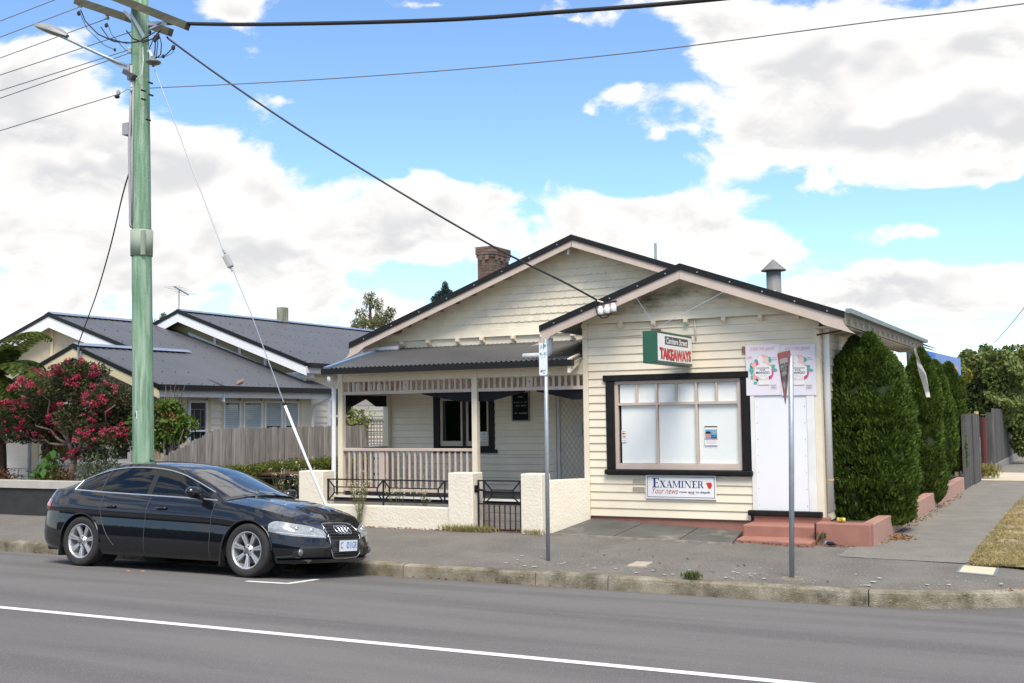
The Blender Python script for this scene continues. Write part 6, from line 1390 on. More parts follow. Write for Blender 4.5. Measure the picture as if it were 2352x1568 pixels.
PB = flat('plate_blue', (.05, .25, .60))
for k, yv, w_ in (('pl1', .142, .05), ('pl2', -.005, .10), ('pl3', -.125, .10)): text(LT[k], PB, (px_+.002, -yv, pfz+.008), (0, 1, 0), ZU, w_, .085, npl)
# ---- wheels
def wheel(x, sg):
    w = emp('wheel', (x, sg*.79, 0), parent=car); yo = sg*.885; yi = sg*.665
    tp = [(.225, 0), (.232, .012), (.285, .018), (.312, .012), (.326, -.012), (.328, -.05), (.328, -.17), (.312, -.215), (.232, -.22)]
    obj('tyre', MB().lathe([(r, sg*h) for r, h in tp], (x, yo-sg*.012, WR), 48, 'y'), RUBBER, w, smooth=True)
    rim = emp('rim', (x, yo, WR-.22), parent=w)
    obj('rim', MB().lathe([(.232, sg*.004), (.226, sg*.010), (.216, sg*.006), (.205, sg*-.03), (.196, sg*-.15)], (x, yo-sg*.012, WR), 48, 'y'), ALLOY, w, smooth=True); bpy.data.objects.remove(rim)
    obj('brake_disc', MB().lathe([(0, 0), (.165, 0), (.165, sg*.012)], (x, yo-sg*.14, WR), 32, 'y'), mat('brake_steel', (.12, .12, .12), rough=.5, metal=.5), w)
    m = MB()
    for k in range(7):
        for da in (-.135, .135):
            a = 2*math.pi*k/7+.2; a0 = a+da*.85; a1 = a+da*.62
            p0 = Vector((x+.06*math.cos(a0), yo-sg*.034, WR+.06*math.sin(a0))); p1 = Vector((x+.215*math.cos(a1), yo-sg*.016, WR+.215*math.sin(a1)))
            t = Vector((-math.sin(a), 0, math.cos(a))); n = Vector((0, sg, 0)); w0, w1 = .0125, .0165
            m.hexa([p0-t*w0-n*.03, p0+t*w0-n*.03, p0+t*w0*.7, p0-t*w0*.7, p1-t*w1-n*.04, p1+t*w1-n*.04, p1+t*w1*.75, p1-t*w1*.75])
    obj('spokes', m, ALLOY, w, bevel=.003)
    obj('hub', MB().lathe([(0, 0), (.032, 0), (.036, sg*-.006), (.07, sg*-.014), (.075, sg*-.05)], (x, yo-sg*.018, WR), 24, 'y'), ALLOY, w, smooth=True)
    obj('hub_cap', MB().lathe([(0, sg*.004), (.026, sg*.003), (.03, 0)], (x, yo-sg*.017, WR), 20, 'y'), mat('hub_grey', (.16, .16, .165), rough=.35, metal=.5), w)
    for k in range(5): a = 2*math.pi*k/5; obj('wheel_bolt', MB().lathe([(0, sg*.003), (.010, sg*.003), (.010, sg*-.01)], (x+.052*math.cos(a), yo-sg*.024, WR+.052*math.sin(a)), 8, 'y'), TRIMB, w)
    # well and arch lip
    n = 20; g = [[(x+.362*math.cos(math.pi*(1.08-1.16*i/n)), sg*y, WR+.362*math.sin(math.pi*(1.08-1.16*i/n))) for y in (.50, .875)] for i in range(n+1)]
    obj('wheel_well', MB().grid(g), TRIMB, car, smooth=True); obj('wheel_well', MB().lathe([(0, 0), (.36, 0)], (x, sg*.50, WR), 24, 'y'), TRIMB, car)
    lip = []
    for i in range(25):
        th = math.pi*(1.0-i/24); xx = x+.365*math.cos(th); z_ = WR+.365*math.sin(th); q = surf(s_of_x(xx), z_, .004); lip.append((q.x, sg*q.y, z_))
    obj('arch_lip', MB().tube(lip, .011, 6), PAINTB, car, smooth=True)
    fx = x-.39; q = surf(s_of_x(fx), .3); obj('mud_flap', B(fx-.012, fx+.008, min(sg*(q.y-.17), sg*(q.y+.01)), max(sg*(q.y-.17), sg*(q.y+.01)), .12, .40), TRIMB, car, bevel=.008)
for x in (FAX, RAX):
    for sg in (1, -1): wheel(x, sg)
# ---- underbody, interior, mirrors, wipers
obj('underbody', B(-2.1, 2.1, -.72, .72, .185, .26), TRIMB, car)
SEATM = mat('dark_seat_cloth', (.02, .021, .024), rough=.9)
obj('cabin_floor', B(-1.6, 1.3, -.74, .74, .27, .34), SEATM, car); obj('dashboard', MB().hexa([(.62, -.72, .6), (1.25, -.72, .6), (1.25, .72, .6), (.62, .72, .6), (.68, -.70, .93), (1.05, -.70, .945), (1.05, .70, .945), (.68, .70, .93)]), SEATM, car, bevel=.04)
for y in (-.36, .36):
    obj('seat', MB().hexa([(-.15, y-.24, .35), (.40, y-.24, .38), (.40, y+.24, .38), (-.15, y+.24, .35), (-.12, y-.23, .55), (.38, y-.23, .60), (.38, y+.23, .60), (-.12, y+.23, .55)]), SEATM, car, bevel=.05)
    obj('seat_back', MB().hexa([(-.20, y-.23, .5), (-.05, y-.23, .5), (-.05, y+.23, .5), (-.20, y+.23, .5), (-.42, y-.19, 1.06), (-.32, y-.19, 1.06), (-.32, y+.19, 1.06), (-.42, y+.19, 1.06)]), SEATM, car, bevel=.04)
    obj('head_rest', B(-.44, -.34, y-.12, y+.12, 1.08, 1.24), SEATM, car, bevel=.03)
obj('rear_seat', MB().hexa([(-1.25, -.62, .4), (-.7, -.62, .4), (-.7, .62, .4), (-1.25, .62, .4), (-1.45, -.58, 1.02), (-1.32, -.58, 1.02), (-1.32, .58, 1.02), (-1.45, .58, 1.02)]), SEATM, car, bevel=.05)
obj('steering_wheel', MB().tube([(.60+.06*math.sin(2*math.pi*k/20), -.36+.185*math.cos(2*math.pi*k/20), .86+.17*math.sin(2*math.pi*k/20)) for k in range(21)], .014, 6), TRIMB, car)
obj('parcel_shelf', B(-1.85, -1.4, -.62, .62, .96, 1.0), SEATM, car)
obj('rear_view_mirror', MB().ball((.42, 0, 1.22), .02, .11, .035, 12, 8), mat('mirror_back', (.3, .31, .33), rough=.4), car, smooth=True)
for sg in (1, -1):
    mr_ = emp('door_mirror', (.66, sg*.95, .93), parent=car)
    obj('mirror_shell', MB().tube([(.66, sg*.86, .985), (.67, sg*.90, 1.0), (.675, sg*.95, 1.01), (.665, sg*1.01, 1.012), (.655, sg*1.05, 1.005), (.65, sg*1.065, 1.0)], [.05, .068, .075, .073, .055, .02], 12), PAINTB, mr_, smooth=True)
    obj('mirror_arm', MB().tube([(.70, sg*.82, .935), (.68, sg*.88, .945), (.665, sg*.95, .955)], [.022, .02, .018], 8), TRIMB, mr_, smooth=True); obj('mirror_glass', MB().lathe([(0, 0), (.06, 0)], (.60, sg*.96, 1.01), 14, 'x'), CHROME, mr_)
for y0_, y1_ in ((-.45, .05), (.10, .58)): obj('wiper', MB().tube([(1.06, y0_, .985), (.93, (y0_+y1_)/2, 1.045), (.86, y1_, 1.06)], .008, 6), TRIMB, car)
obj('aerial_fin', MB().hexa([(-1.02, -.02, 1.395), (-.86, -.015, 1.412), (-.86, .015, 1.412), (-1.02, .02, 1.395), (-1.05, -.006, 1.45), (-.99, -.005, 1.44), (-.99, .005, 1.44), (-1.05, .006, 1.45)]), PAINTB, car)
obj('hanging_charm', MB().tube([(.42, .02, 1.18), (.42, .02, 1.06)], .004, 5).ball((.42, .02, 1.04), .018, .018, .03, 8, 6), flat('charm_red', (.5, .02, .02)), car)
obj('dash_figurine', MB().lathe([(0, 0), (.03, 0), (.025, .025), (.03, .05), (.012, .06), (.02, .08), (.016, .105), (0, .115)], (.92, -.05, .95), 10), flat('figurine_cream', (.6, .58, .35)), car, smooth=True)
obj('dash_paper', MB().quad((.75, -.62, .955), (1.02, -.55, .965), (1.02, -.15, .97), (.75, -.15, .96)), WHITE, car)
# park it: near wheels on the camber, leaning towards the kerb
wf, wr_ = PR(559, 1327), PR(183, 1300); ct = (wf+wr_)/2
LEAN = math.atan2(zr(ct.y)-zr(ct.y+1.6), 1.6)*.92
car.rotation_euler = (-LEAN, 0, math.atan2(wf.y-wr_.y, wf.x-wr_.x)*.6)
cy0 = -.885
car.location = (ct.x-.03, ct.y+.875*math.cos(LEAN), zr(ct.y)-.875*math.sin(LEAN)+.002)
car.scale = (1.022, .985, 1); car.location.x -= .06
# ================================================================== planting
def vnoise(P, f, seed=0):
    """cheap smooth value noise on numpy points"""
    P = P*f+seed*17.31; i = np.floor(P).astype(np.int64); t = P-i; t = t*t*(3-2*t); out = 0
    def h(a): n = (a[:, 0]*374761393+a[:, 1]*668265263+a[:, 2]*2147483647) & 0x7fffffff; n = (n ^ (n >> 13))*1274126177 & 0x7fffffff; return ((n ^ (n >> 16)) & 0xffff)/65535.
    for dx_ in (0, 1):
        for dy_ in (0, 1):
            for dz_ in (0, 1):
                w = (t[:, 0] if dx_ else 1-t[:, 0])*(t[:, 1] if dy_ else 1-t[:, 1])*(t[:, 2] if dz_ else 1-t[:, 2])
                out = out+w*h(i+np.array([dx_, dy_, dz_]))
    return out
def foliage(name, c, c2, c3=None, trans=.25, ns=1.6, island=.35, rough=.6):
    return mat(name, c, c2, ns=ns, rough=rough, island=island, trans=trans, spec=.3, dirt=c3, dscale=ns*2.2, dth=(.55, .72))
def core(name, c, rx, ry, h, prof, mtl, parent, lump=.10, f=3., n=28, m=26):
    """dark inner body of a dense shrub"""
    th = np.linspace(0, 2*np.pi, n, endpoint=False); zz = np.linspace(0, 1, m); T, Z = np.meshgrid(th, zz); r = np.interp(Z, [p[0] for p in prof], [p[1] for p in prof])
    P = np.stack([rx*r*np.cos(T), ry*r*np.sin(T), h*Z], -1).reshape(-1, 3); k = 1+lump*(vnoise(P+np.array(c), f)-.5)*2; P[:, :2] *= k[:, None]; P += np.array(c)
    i, j = np.meshgrid(np.arange(m-1), np.arange(n), indexing='ij'); F4 = np.stack([i*n+j, i*n+(j+1) % n, (i+1)*n+(j+1) % n, (i+1)*n+j], -1).reshape(-1, 4)
    return npmesh(name, P, F4, mtl, c, parent, smooth=True)
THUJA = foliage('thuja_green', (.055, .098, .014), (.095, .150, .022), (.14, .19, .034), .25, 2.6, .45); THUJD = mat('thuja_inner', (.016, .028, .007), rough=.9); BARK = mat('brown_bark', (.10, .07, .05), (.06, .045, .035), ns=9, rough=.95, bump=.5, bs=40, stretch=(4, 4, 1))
def thuja(c, rx, ry, h, n, lab, peaks=1, seed=0):
    c = Vector(c); t = emp('conifer_shrub', c, lab, 'conifer', 'clipped conifers in the planter')
    prof = [(0, .58), (.04, .82), (.12, .95), (.35, 1.0), (.6, .95), (.76, .83), (.87, .64), (.94, .42), (.98, .22), (1, .03)]
    lobes = [(0, 0, 1.0, 1.0)]
    if peaks > 1: lobes = [(.02, -.02, .62, 1.0), (-.34, .10, .60, .985), (-.38, -.16, .70, .925), (.20, -.05, .66, .94), (.36, .12, .58, .84)]
    for k, (ox, oy, s, hs) in enumerate(lobes):
        pp = [(a, b) for a, b in prof]
        core('inner_mass', (c.x+ox*rx, c.y+oy*ry, c.z), rx*s*.76, ry*s*.76 if peaks == 1 else ry*.68, h*hs*.97, pp, THUJD, t, .10, 4.)  # dark solid core added to block light inside the crown
    per = n//len(lobes); VV = []; FF = []; off = 0
    for k, (ox, oy, s, hs) in enumerate(lobes):
        u = rnd(per); z = u**.9; th = rnd(per)*2*np.pi; r = np.interp(z, [p[0] for p in prof], [p[1] for p in prof])
        rr = r*(1-.22*rnd(per)**2.0); ry_ = ry*s if peaks == 1 else ry*.93
        P = np.stack([rx*s*rr*np.cos(th), ry_*rr*np.sin(th), h*hs*z], 1)
        kk = 1+  .30*(vnoise(P+np.array([c.x, c.y, c.z]), 3.0, seed)-.5)*2+.20*(vnoise(P+np.array([c.x, c.y, c.z]), 9., seed)-.5)*2; P[:, :2] *= kk[:, None]
        P += np.array([c.x+ox*rx, c.y+oy*ry, c.z+.02])
        D = np.stack([np.cos(th), np.sin(th), .75+.7*rnd(per)], 1)+RNG.normal(size=(per, 3))*.35
        kp_ = vnoise(P, 8., seed+2)+.25*rnd(per) > .34; P = P[kp_]; D = D[kp_]
        V, F4 = leafquads(P, D, .05+.075*rnd(len(P)), .018+.022*rnd(len(P)), .15); VV.append(V); FF.append(F4+off); off += len(V)
    # feathery leading shoots
    for q in range(26):
        ox, oy, s, hs = lobes[q % len(lobes)]; a = rnd(1)[0]*6.28; d = rnd(1)[0]*.22; b = np.array([c.x+ox*rx+d*rx*math.cos(a), c.y+oy*ry+d*ry*math.sin(a), c.z+h*hs*(.96-d*.5)]); L = .08+.14*rnd(1)[0]; m_ = 60
        tt_ = rnd(m_); P = b+np.outer(tt_, np.array([.02*math.cos(a), .02*math.sin(a), L])); D = RNG.normal(size=(m_, 3))*.6+np.array([0, 0, .9]); P += D*.012
        V, F4 = leafquads(P, D, .04, .012); VV.append(V); FF.append(F4+off); off += len(V)
    npmesh('crown', np.concatenate(VV), np.concatenate(FF), THUJA, c, t)
    obj('trunk', MB().tube([c-Vector((0, 0, .1)), c+Vector((0, 0, .5))], .05, 8), BARK, t)
pz = .52
def tcen(px, x): p = PX(px, 1000, x); return p
c1 = tcen(2004, -2.98); thuja((-2.98, c1.y, pz-.28), .66, .62, PX(2020, 776, -2.98).z-pz+.28, 84000, 'large double peaked dark green conifer nearest the shop corner', 2, 1)
for i, (px, top, rx, n, lab, low) in enumerate(((2107, 806, .36, 21000, 'narrow conifer next to the large double peaked one', -.32), (2153, 832, .34, 15000, 'slim conifer with pointed top, third along the planter', -.0), (2184, 836, .36, 15000, 'last conifer of the planter row, beside the timber fence', 0))):
    p = tcen(px, -2.98); thuja((-2.98+(.10 if i == 0 else 0), p.y, pz+low), rx, rx*1.2, PX(px, top, -2.98).z-pz-low, n, lab, 1, i+3)
# ---------------------------------------------------------------- generic leafy masses
def cloud(n, blobs):
    """points spread through ellipsoids (x, y, z, rx, ry, rz), denser near their skins"""
    w = np.array([b[3]*b[4]*b[5] for b in blobs])**.7; k = RNG.choice(len(blobs), n, p=w/w.sum()); Bv = np.array(blobs)[k]; d = RNG.normal(size=(n, 3)); d /= np.linalg.norm(d, axis=1)[:, None]
    r = rnd(n)**.42; return Bv[:, :3]+d*r[:, None]*Bv[:, 3:], d
def limb(m, a, b, r0, r1, wob=.06, n=6, nn=7):
    a = Vector(a); b = Vector(b); pts = [a.lerp(b, i/n)+Vector((random.uniform(-wob, wob), random.uniform(-wob, wob), random.uniform(-wob, wob)*.5))*(1 if 0 < i < n else 0) for i in range(n+1)]; m.tube(pts, [r0+(r1-r0)*i/n for i in range(n+1)], nn); return pts
# crepe myrtle behind the neighbour's wall
MY = 16.15
mb_ = PY(163, 1098, MY); myr = emp('flowering_tree', (mb_.x, MY, .1), 'small tree covered in crimson pink blossom in the neighbouring garden', 'tree')
MBARK = mat('smooth_pale_bark', (.28, .20, .16), (.17, .12, .09), ns=6, rough=.8, stretch=(3, 3, 1)); m = MB()
f0_ = Vector((mb_.x, MY, .1)); f1_ = PY(167, 1065, MY); f2_ = PY(178, 1040, MY); limb(m, f0_, f1_, .085, .075, .02); limb(m, f1_, PY(160, 1020, MY), .05, .04); limb(m, f1_, f2_, .055, .05, .02)
tips = [(60, 950), (95, 905), (130, 870), (165, 860), (200, 870), (235, 900), (265, 930), (290, 985), (250, 1000), (45, 1000), (110, 960), (220, 960)]
for x, y in tips: limb(m, f2_ if x > 150 else PY(160, 1020, MY), PY(x, y, MY+random.uniform(-.6, .6)), .03, .008, .09)
obj('trunk', m, MBARK, myr, smooth=True)
bl = []
for x, y, rx, ry in ((60, 950, 45, 38), (25, 960, 35, 40), (105, 900, 55, 42), (160, 880, 70, 48), (215, 900, 60, 45), (262, 915, 42, 40), (285, 950, 32, 45), (120, 960, 70, 42), (190, 960, 75, 48), (250, 975, 50, 40), (60, 1000, 40, 22), (140, 1000, 45, 22), (225, 1005, 40, 24), (185, 850, 60, 25), (100, 870, 40, 22), (280, 1010, 22, 34), (215, 1045, 18, 16)):
    c = PY(x, y, MY+random.uniform(-.35, .35)); k = 1/(FPX/21.5); bl.append((c.x, c.y, c.z, rx*k*.95, .55+.2*random.random(), ry*k*.95))
P, D = cloud(26000, bl); V, F4 = leafquads(P, D+RNG.normal(size=D.shape)*.7, .055+.04*rnd(len(P)), .026+.014*rnd(len(P)), .1)
npmesh('leaves', V, F4, foliage('myrtle_leaf', (.045, .062, .022), (.075, .08, .03), (.10, .05, .03), .3, 2, .45), (mb_.x, MY, 1), myr)
VV = []; FF = []; off = 0
tops = [b for b in bl]
for q in range(260):
    b = tops[RNG.integers(len(tops))]; d = RNG.normal(size=3); d[1] = -abs(d[1])*.8; d[2] = d[2]*.8+.45; d /= np.linalg.norm(d); c = np.array(b[:3])+d*np.array(b[3:])*(1.0+.12*rnd(1)[0]); n = 18+int(60*rnd(1)[0]**2)
    dd = RNG.normal(size=(n, 3)); dd /= np.linalg.norm(dd, axis=1)[:, None]; s = .02+.085*(n/78.); P = c+dd*s*rnd(n)[:, None]**.5*np.array([1, 1, .85]); V, F4 = leafquads(P, RNG.normal(size=(n, 3)), .035, .03, .2); VV.append(V); FF.append(F4+off); off += len(V)
npmesh('blossom', np.concatenate(VV), np.concatenate(FF), mat('crimson_blossom', (.36, .012, .055), (.46, .045, .10), ns=5, rough=.7, island=.3, trans=.25, dirt=(.34, .17, .15), dscale=3.0, dth=(.50, .64)), (mb_.x, MY, 2), myr)
# tree fern
ft0 = PY(4, 1100, 16.4); fern = emp('tree_fern', (ft0.x, 16.4, .1), 'tree fern with arching green fronds at the neighbouring house', 'tree fern'); fc = PY(-10, 860, 16.4)
obj('trunk', MB().tube([(ft0.x-.1, 16.4, .1), (ft0.x-.12, 16.4, 1.2), (fc.x, 16.4, fc.z)], [.2, .17, .15], 10), mat('fern_trunk', (.045, .03, .022), (.02, .015, .012), ns=12, rough=1, bump=1, bs=30), fern)
FERN = foliage('fern_frond', (.065, .10, .018), (.11, .145, .026), None, .3, 3, .35); VV = []; FF = []; off = 0
ends = [(112, 772), (95, 905), (60, 960), (-60, 780), (-90, 850), (20, 790), (-70, 960), (100, 840), (30, 930), (-20, 950)]
for ex_, ey_ in ends:
    e = PY(ex_, ey_, 16.4+random.uniform(-.9, .6)); a = np.array(fc); b = np.array(e); L = np.linalg.norm(b-a); mid_ = (a+b)/2+np.array([0, 0, .35*L]); n = 46
    for i in range(n):
        t = (i+1)/n; c = (1-t)**2*a+2*t*(1-t)*mid_+t*t*b; tan = 2*(1-t)*(mid_-a)+2*t*(b-mid_); tan /= np.linalg.norm(tan); sd_ = np.cross(tan, [0, 0, 1]); sd_ /= np.linalg.norm(sd_)+1e-6; w_ = .34*math.sin(math.pi*min(1, t*.93+.06))**.7
        for sg in (-1, 1):
            for j in range(8): q = (j+.7)/8; VV.append([c+sd_*sg*w_*q+tan*w_*q*.35-np.array([0, 0, .10*q*q+.02]) , sd_*sg+tan*.45+np.array([0, 0, -.35]), w_*.32])
C_ = np.array([v[0] for v in VV]); D_ = np.array([v[1] for v in VV]); L_f = np.array([v[2] for v in VV]); V, F4 = leafquads(C_, D_, L_f+.03, .045, .0); npmesh('fronds', V, F4, FERN, tuple(fc), fern)
VV = []
for k in range(9):
    a = random.uniform(0, 6.28); VV.append((fc.x+.35*math.cos(a), 16.4+.3*math.sin(a)))
m = MB()
for x, y in VV: m.tube([fc, (fc.x*.4+x*.6, y, fc.z-.1), (x, y, fc.z-.9), (x*1.0, y, fc.z-1.4)], [.03, .05, .06, .02], 6)
for x_ in (PY(112, 1010, 16.4).x, ): m.tube([PY(108, 975, 16.4), PY(112, 1010, 16.4), PY(114, 1050, 16.4)], [.04, .10, .03], 7)
obj('dead_fronds', m, mat('dead_frond_brown', (.10, .05, .035), (.06, .035, .025), ns=14, rough=1), fern)
# glossy shrub beside the pole
SY = 16.6; sb_ = PY(385, 1085, SY); shr = emp('glossy_shrub', (sb_.x, SY, .1), 'leafy shrub with large glossy leaves and brown seed heads beside the green pole', 'shrub')
bl = []
for x, y, rx, ry in ((372, 945, 26, 28), (400, 960, 34, 30), (422, 975, 26, 22), (375, 985, 30, 26), (405, 1000, 26, 20), (362, 1020, 18, 22), (330, 980, 40, 45), (392, 930, 22, 16)):
    c = PY(x, y, SY+random.uniform(-.2, .2)); k = 1/(FPX/21.8); bl.append((c.x, c.y, c.z, rx*k, .35, ry*k))
P, D = cloud(1900, bl); V, F4 = leafquads(P, D+RNG.normal(size=D.shape)*.5+np.array([0, 0, -.3]), .10+.05*rnd(len(P)), .055+.02*rnd(len(P)), .15)
npmesh('leaves', V, F4, foliage('glossy_leaf', (.075, .135, .020), (.13, .20, .035), (.16, .20, .05), .3, 3, .35, .35), (sb_.x, SY, 1), shr)
P, D = cloud(500, [(b[0], b[1]-.2, b[2]+.1, b[3]*.9, .2, b[5]*.8) for b in bl[:5]]); P = P[vnoise(P, 6, 3) > .62]; V, F4 = leafquads(P, RNG.normal(size=P.shape), .05, .04, .2); npmesh('seed_heads', V, F4, mat('seed_brown', (.20, .07, .03), (.13, .05, .025), ns=8, rough=.9), (sb_.x, SY, 1), shr, kind='stuff')
m = MB()
for x, y in ((372, 960), (400, 970), (422, 985), (362, 990), (390, 1000)): limb(m, (sb_.x, SY, .1), PY(x, y, SY), .025, .008, .04)
obj('stems', m, MBARK, shr, smooth=True)
tb_ = PY(397, 960, 16.9); twg = emp('bare_twigs', (tb_.x, 16.9, .1), 'leafless twiggy bush rising behind the glossy shrub', 'bush'); m = MB()
for k in range(22):
    x, y = random.uniform(378, 432), random.uniform(872, 930); p = limb(m, tb_+Vector((random.uniform(-.1, .1), 0, -.3)), PY(x, y, 16.9), .010, .004, .05, 5, 4)
    for j in range(3): q = p[3]; limb(m, q, q+Vector((random.uniform(-.22, .22), random.uniform(-.1, .1), random.uniform(.05, .28))), .005, .002, .03, 3, 4)
m.tube([(tb_.x, 16.9, .1), tb_-Vector((0, 0, .3))], .03, 6); obj('twigs', m, mat('grey_twig', (.16, .13, .115), rough=.9), twg)
# low bed plants along the neighbour's wall
def mound(name, c, rx, ry, rz, n, mtl, lab, cat='plant', group=None, leaf=.05, wd=.025, inner=True):
    c = Vector(c); t = emp(name, c, lab, cat, group); bl = [(c.x+random.uniform(-.5, .5)*rx, c.y+random.uniform(-.4, .4)*ry, c.z+rz*.45, rx*.6, ry*.7, rz*.62) for _ in range(5)]; P, D = cloud(n, bl); P = P[P[:, 2] > c.z]
    V, F4 = leafquads(P, RNG.normal(size=P.shape)+np.array([0, 0, .8]), leaf*(.7+.6*rnd(len(P))), wd, .1); npmesh('leaves', V, F4, mtl, c, t)
    m = MB()
    for _ in range(6): limb(m, c, Vector(P[RNG.integers(len(P))]), .010, .004, .03, 4, 5)
    obj('stems', m, MBARK, t); return t
REDL = foliage('red_bed_leaf', (.16, .035, .020), (.09, .065, .025), (.05, .08, .02), .25, 4, .4); GRNL = foliage('bed_leaf', (.05, .09, .03), (.08, .12, .04), None, .25, 3, .4); GREYL = foliage('grey_green_leaf', (.13, .16, .09), (.09, .12, .06), None, .25, 3, .4)
for i, (px, z_, rx, mt, lab) in enumerate(((20, .85, .75, REDL, 'low russet leaved bed plant at the tree fern foot'), (95, .80, .45, GRNL, 'low green bed plant beside the flowering tree trunk'), (128, .9, .55, REDL, 'russet bed plant right under the flowering tree'), (205, 1.25, .55, GREYL, 'grey green wispy bed plant under the porch window sill'), (250, 1.3, .55, GREYL, 'grey green bed plant beside the utility pole'))):
    p = PY(px, 1100, 15.75); mound('bed_plant', (p.x, 15.75, .1), rx, .35, z_, 1700, mt, lab, 'plant', 'plants in the neighbouring bed', .07, .03)
mound('bed_plant', (PY(118, 1080, 15.7).x, 15.7, .1), .4, .3, 1.15, 160, foliage('broad_leaf', (.06, .15, .03), (.09, .19, .04), None, .3, 3, .3), 'broad leaved green plant left of the flowering tree trunk', 'plant', 'plants in the neighbouring bed', .20, .13)
mound('bed_plant', (PY(122, 985, 16.9).x, 16.9, .1), .35, .3, 2.5, 420, foliage('yellow_leaf', (.30, .27, .04), (.20, .22, .04), None, .3, 3, .3), 'yellow green shrub before the porch windows', 'shrub', None, .14, .06)
# box hedge beside the paling fence
HED = foliage('hedge_leaf', (.085, .115, .02), (.14, .155, .028), (.22, .18, .035), .25, 2.5, .35)
hx, hy0, hy1 = -14.55, 15.9, 21.9; hz1 = PX(640, 1066, hx).z; hed = emp('box_hedge', (hx, 18.5, .1), 'clipped olive green box hedge in front of the paling fence', 'hedge')
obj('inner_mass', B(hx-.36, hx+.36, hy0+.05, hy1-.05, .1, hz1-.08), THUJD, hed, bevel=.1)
n = 34000; fc_ = RNG.choice(3, n, p=[.42, .46, .12]); y = hy0+(hy1-hy0)*rnd(n); a = rnd(n); X_ = np.where(fc_ == 0, hx-.42+.84*a, np.where(fc_ == 1, hx+.40, hx-.40+.8*a)); Z_ = np.where(fc_ == 0, hz1-.02, .15+(hz1-.15)*a); Yv = np.where(fc_ == 2, hy0, y)
P = np.stack([X_, Yv, Z_], 1); P += RNG.normal(size=P.shape)*.035+((vnoise(P, 2.2)-.5)*.14)[:, None]; V, F4 = leafquads(P, RNG.normal(size=P.shape)+np.array([.2, -.1, .6]), .045, .026, .1); npmesh('leaves', V, F4, HED, (hx, 18.5, .5), hed)
# ---------------------------------------------------------------- far trees
def tree(name, base, blobs, n, leaf, wd, mtl, lab, cat='tree', tr=.12, limbs=8, droop=False, group=None, gap=.0, hang=0):
    base = Vector(base); t = emp(name, base, lab, cat, group); P, D = cloud(n, blobs)
    if gap: P = P[vnoise(P, 1.3, 5) > gap]
    dirs = RNG.normal(size=P.shape)+np.array([0, 0, -1.2 if droop else .4]); V, F4 = leafquads(P, dirs, leaf*(.7+.6*rnd(len(P))), wd*(.7+.6*rnd(len(P))), .12); npmesh('crown', V, F4, mtl, base, t)
    m = MB(); top = Vector(blobs[0][:3]); pts = limb(m, base, top, tr, tr*.35, .05, 6, 8)
    for k in range(limbs):
        b = blobs[k % len(blobs)]; limb(m, pts[3+(k % 3)], Vector(b[:3])+Vector((random.uniform(-.4, .4)*b[3], random.uniform(-.4, .4)*b[4], random.uniform(0, .6)*b[5])), tr*.4, .02, .1, 5, 5)
    obj('trunk', m, BARK, t, smooth=True)
def pblobs(lst, Y, sp=.5): 
    out = []
    for x, y, rx, ry in lst:
        Yq = Y+random.uniform(-sp, sp)*2; c = PY(x, y, Yq); dep = (c-CAM).dot(_f); k = dep/FPX; out.append((c.x, c.y, c.z, rx*k, rx*k*.9, ry*k))
    return out
RT = foliage('orchard_leaf', (.115, .165, .045), (.165, .21, .06), (.23, .235, .085), .25, .9, .4)
tree('orchard_tree', (PY(2290, 1000, 40).x-.3, 40, .1), pblobs([(2280, 900, 70, 70), (2235, 920, 45, 60), (2320, 880, 60, 60), (2240, 860, 40, 45), (2290, 840, 50, 40), (2335, 940, 45, 60), (2265, 960, 60, 45), (2215, 900, 25, 50), (2350, 1000, 30, 50), (2265, 812, 18, 24), (2225, 830, 25, 28)], 40, .8), 26000, .15, .08, RT, 'spreading orchard tree overhanging the far dark fence', 'tree', .2, 12, False, None, .38)
tree('leafy_tree', (PY(2345, 1000, 48).x, 48, .1), pblobs([(2340, 850, 70, 60), (2375, 880, 60, 70), (2310, 860, 40, 45), (2400, 830, 60, 60)], 48, .8), 12000, .2, .12, foliage('yellowing_leaf', (.09, .13, .025), (.14, .16, .03), (.2, .17, .04), .25, .8, .4), 'yellowish tree behind the orchard tree', 'tree', .2, 8, False, None, .3)
tree('golden_bush', (PY(2200, 900, 33).x, 33, .1), pblobs([(2196, 855, 24, 26), (2212, 862, 18, 20), (2185, 870, 16, 18)], 33, .3), 2600, .12, .08, foliage('golden_leaf', (.26, .24, .04), (.16, .19, .04), (.10, .03, .02), .3, 1.5, .3), 'golden leaved bush behind the last conifer', 'bush', .06, 5)
tree('willow_tree', (PY(858, 900, 48).x, 48, .1), pblobs([(850, 690, 20, 22), (845, 715, 32, 30), (880, 735, 28, 24), (830, 745, 28, 18), (862, 745, 30, 22), (898, 715, 14, 20), (868, 700, 14, 20)], 48, .8), 3000, .22, .045, foliage('willow_leaf', (.11, .13, .05), (.15, .16, .07), None, .3, .8, .4), 'thin weeping tree behind the neighbouring roof', 'tree', .12, 10, True, None, .52)
tree('far_conifer', (PY(1018, 900, 42).x, 42, .1), pblobs([(1022, 668, 10, 22), (1015, 680, 18, 14), (1000, 686, 12, 8), (1030, 676, 12, 12), (1022, 700, 24, 14)], 42, .2), 2200, .22, .035, foliage('blue_conifer_leaf', (.030, .065, .055), (.05, .09, .07), None, .2, .8, .4), 'blue green conifer tip behind the main gable', 'tree', .08, 6)
tree('far_tree', (PY(330, 900, 60).x, 60, .1), pblobs([(374, 728, 10, 12), (380, 736, 14, 12), (300, 742, 16, 10), (312, 735, 8, 8), (345, 745, 30, 14)], 60, .3), 900, .25, .09, foliage('far_olive_leaf', (.10, .11, .04), (.14, .14, .06), None, .3, .6, .4), 'olive tree top behind the neighbouring ridges', 'tree', .1, 6)
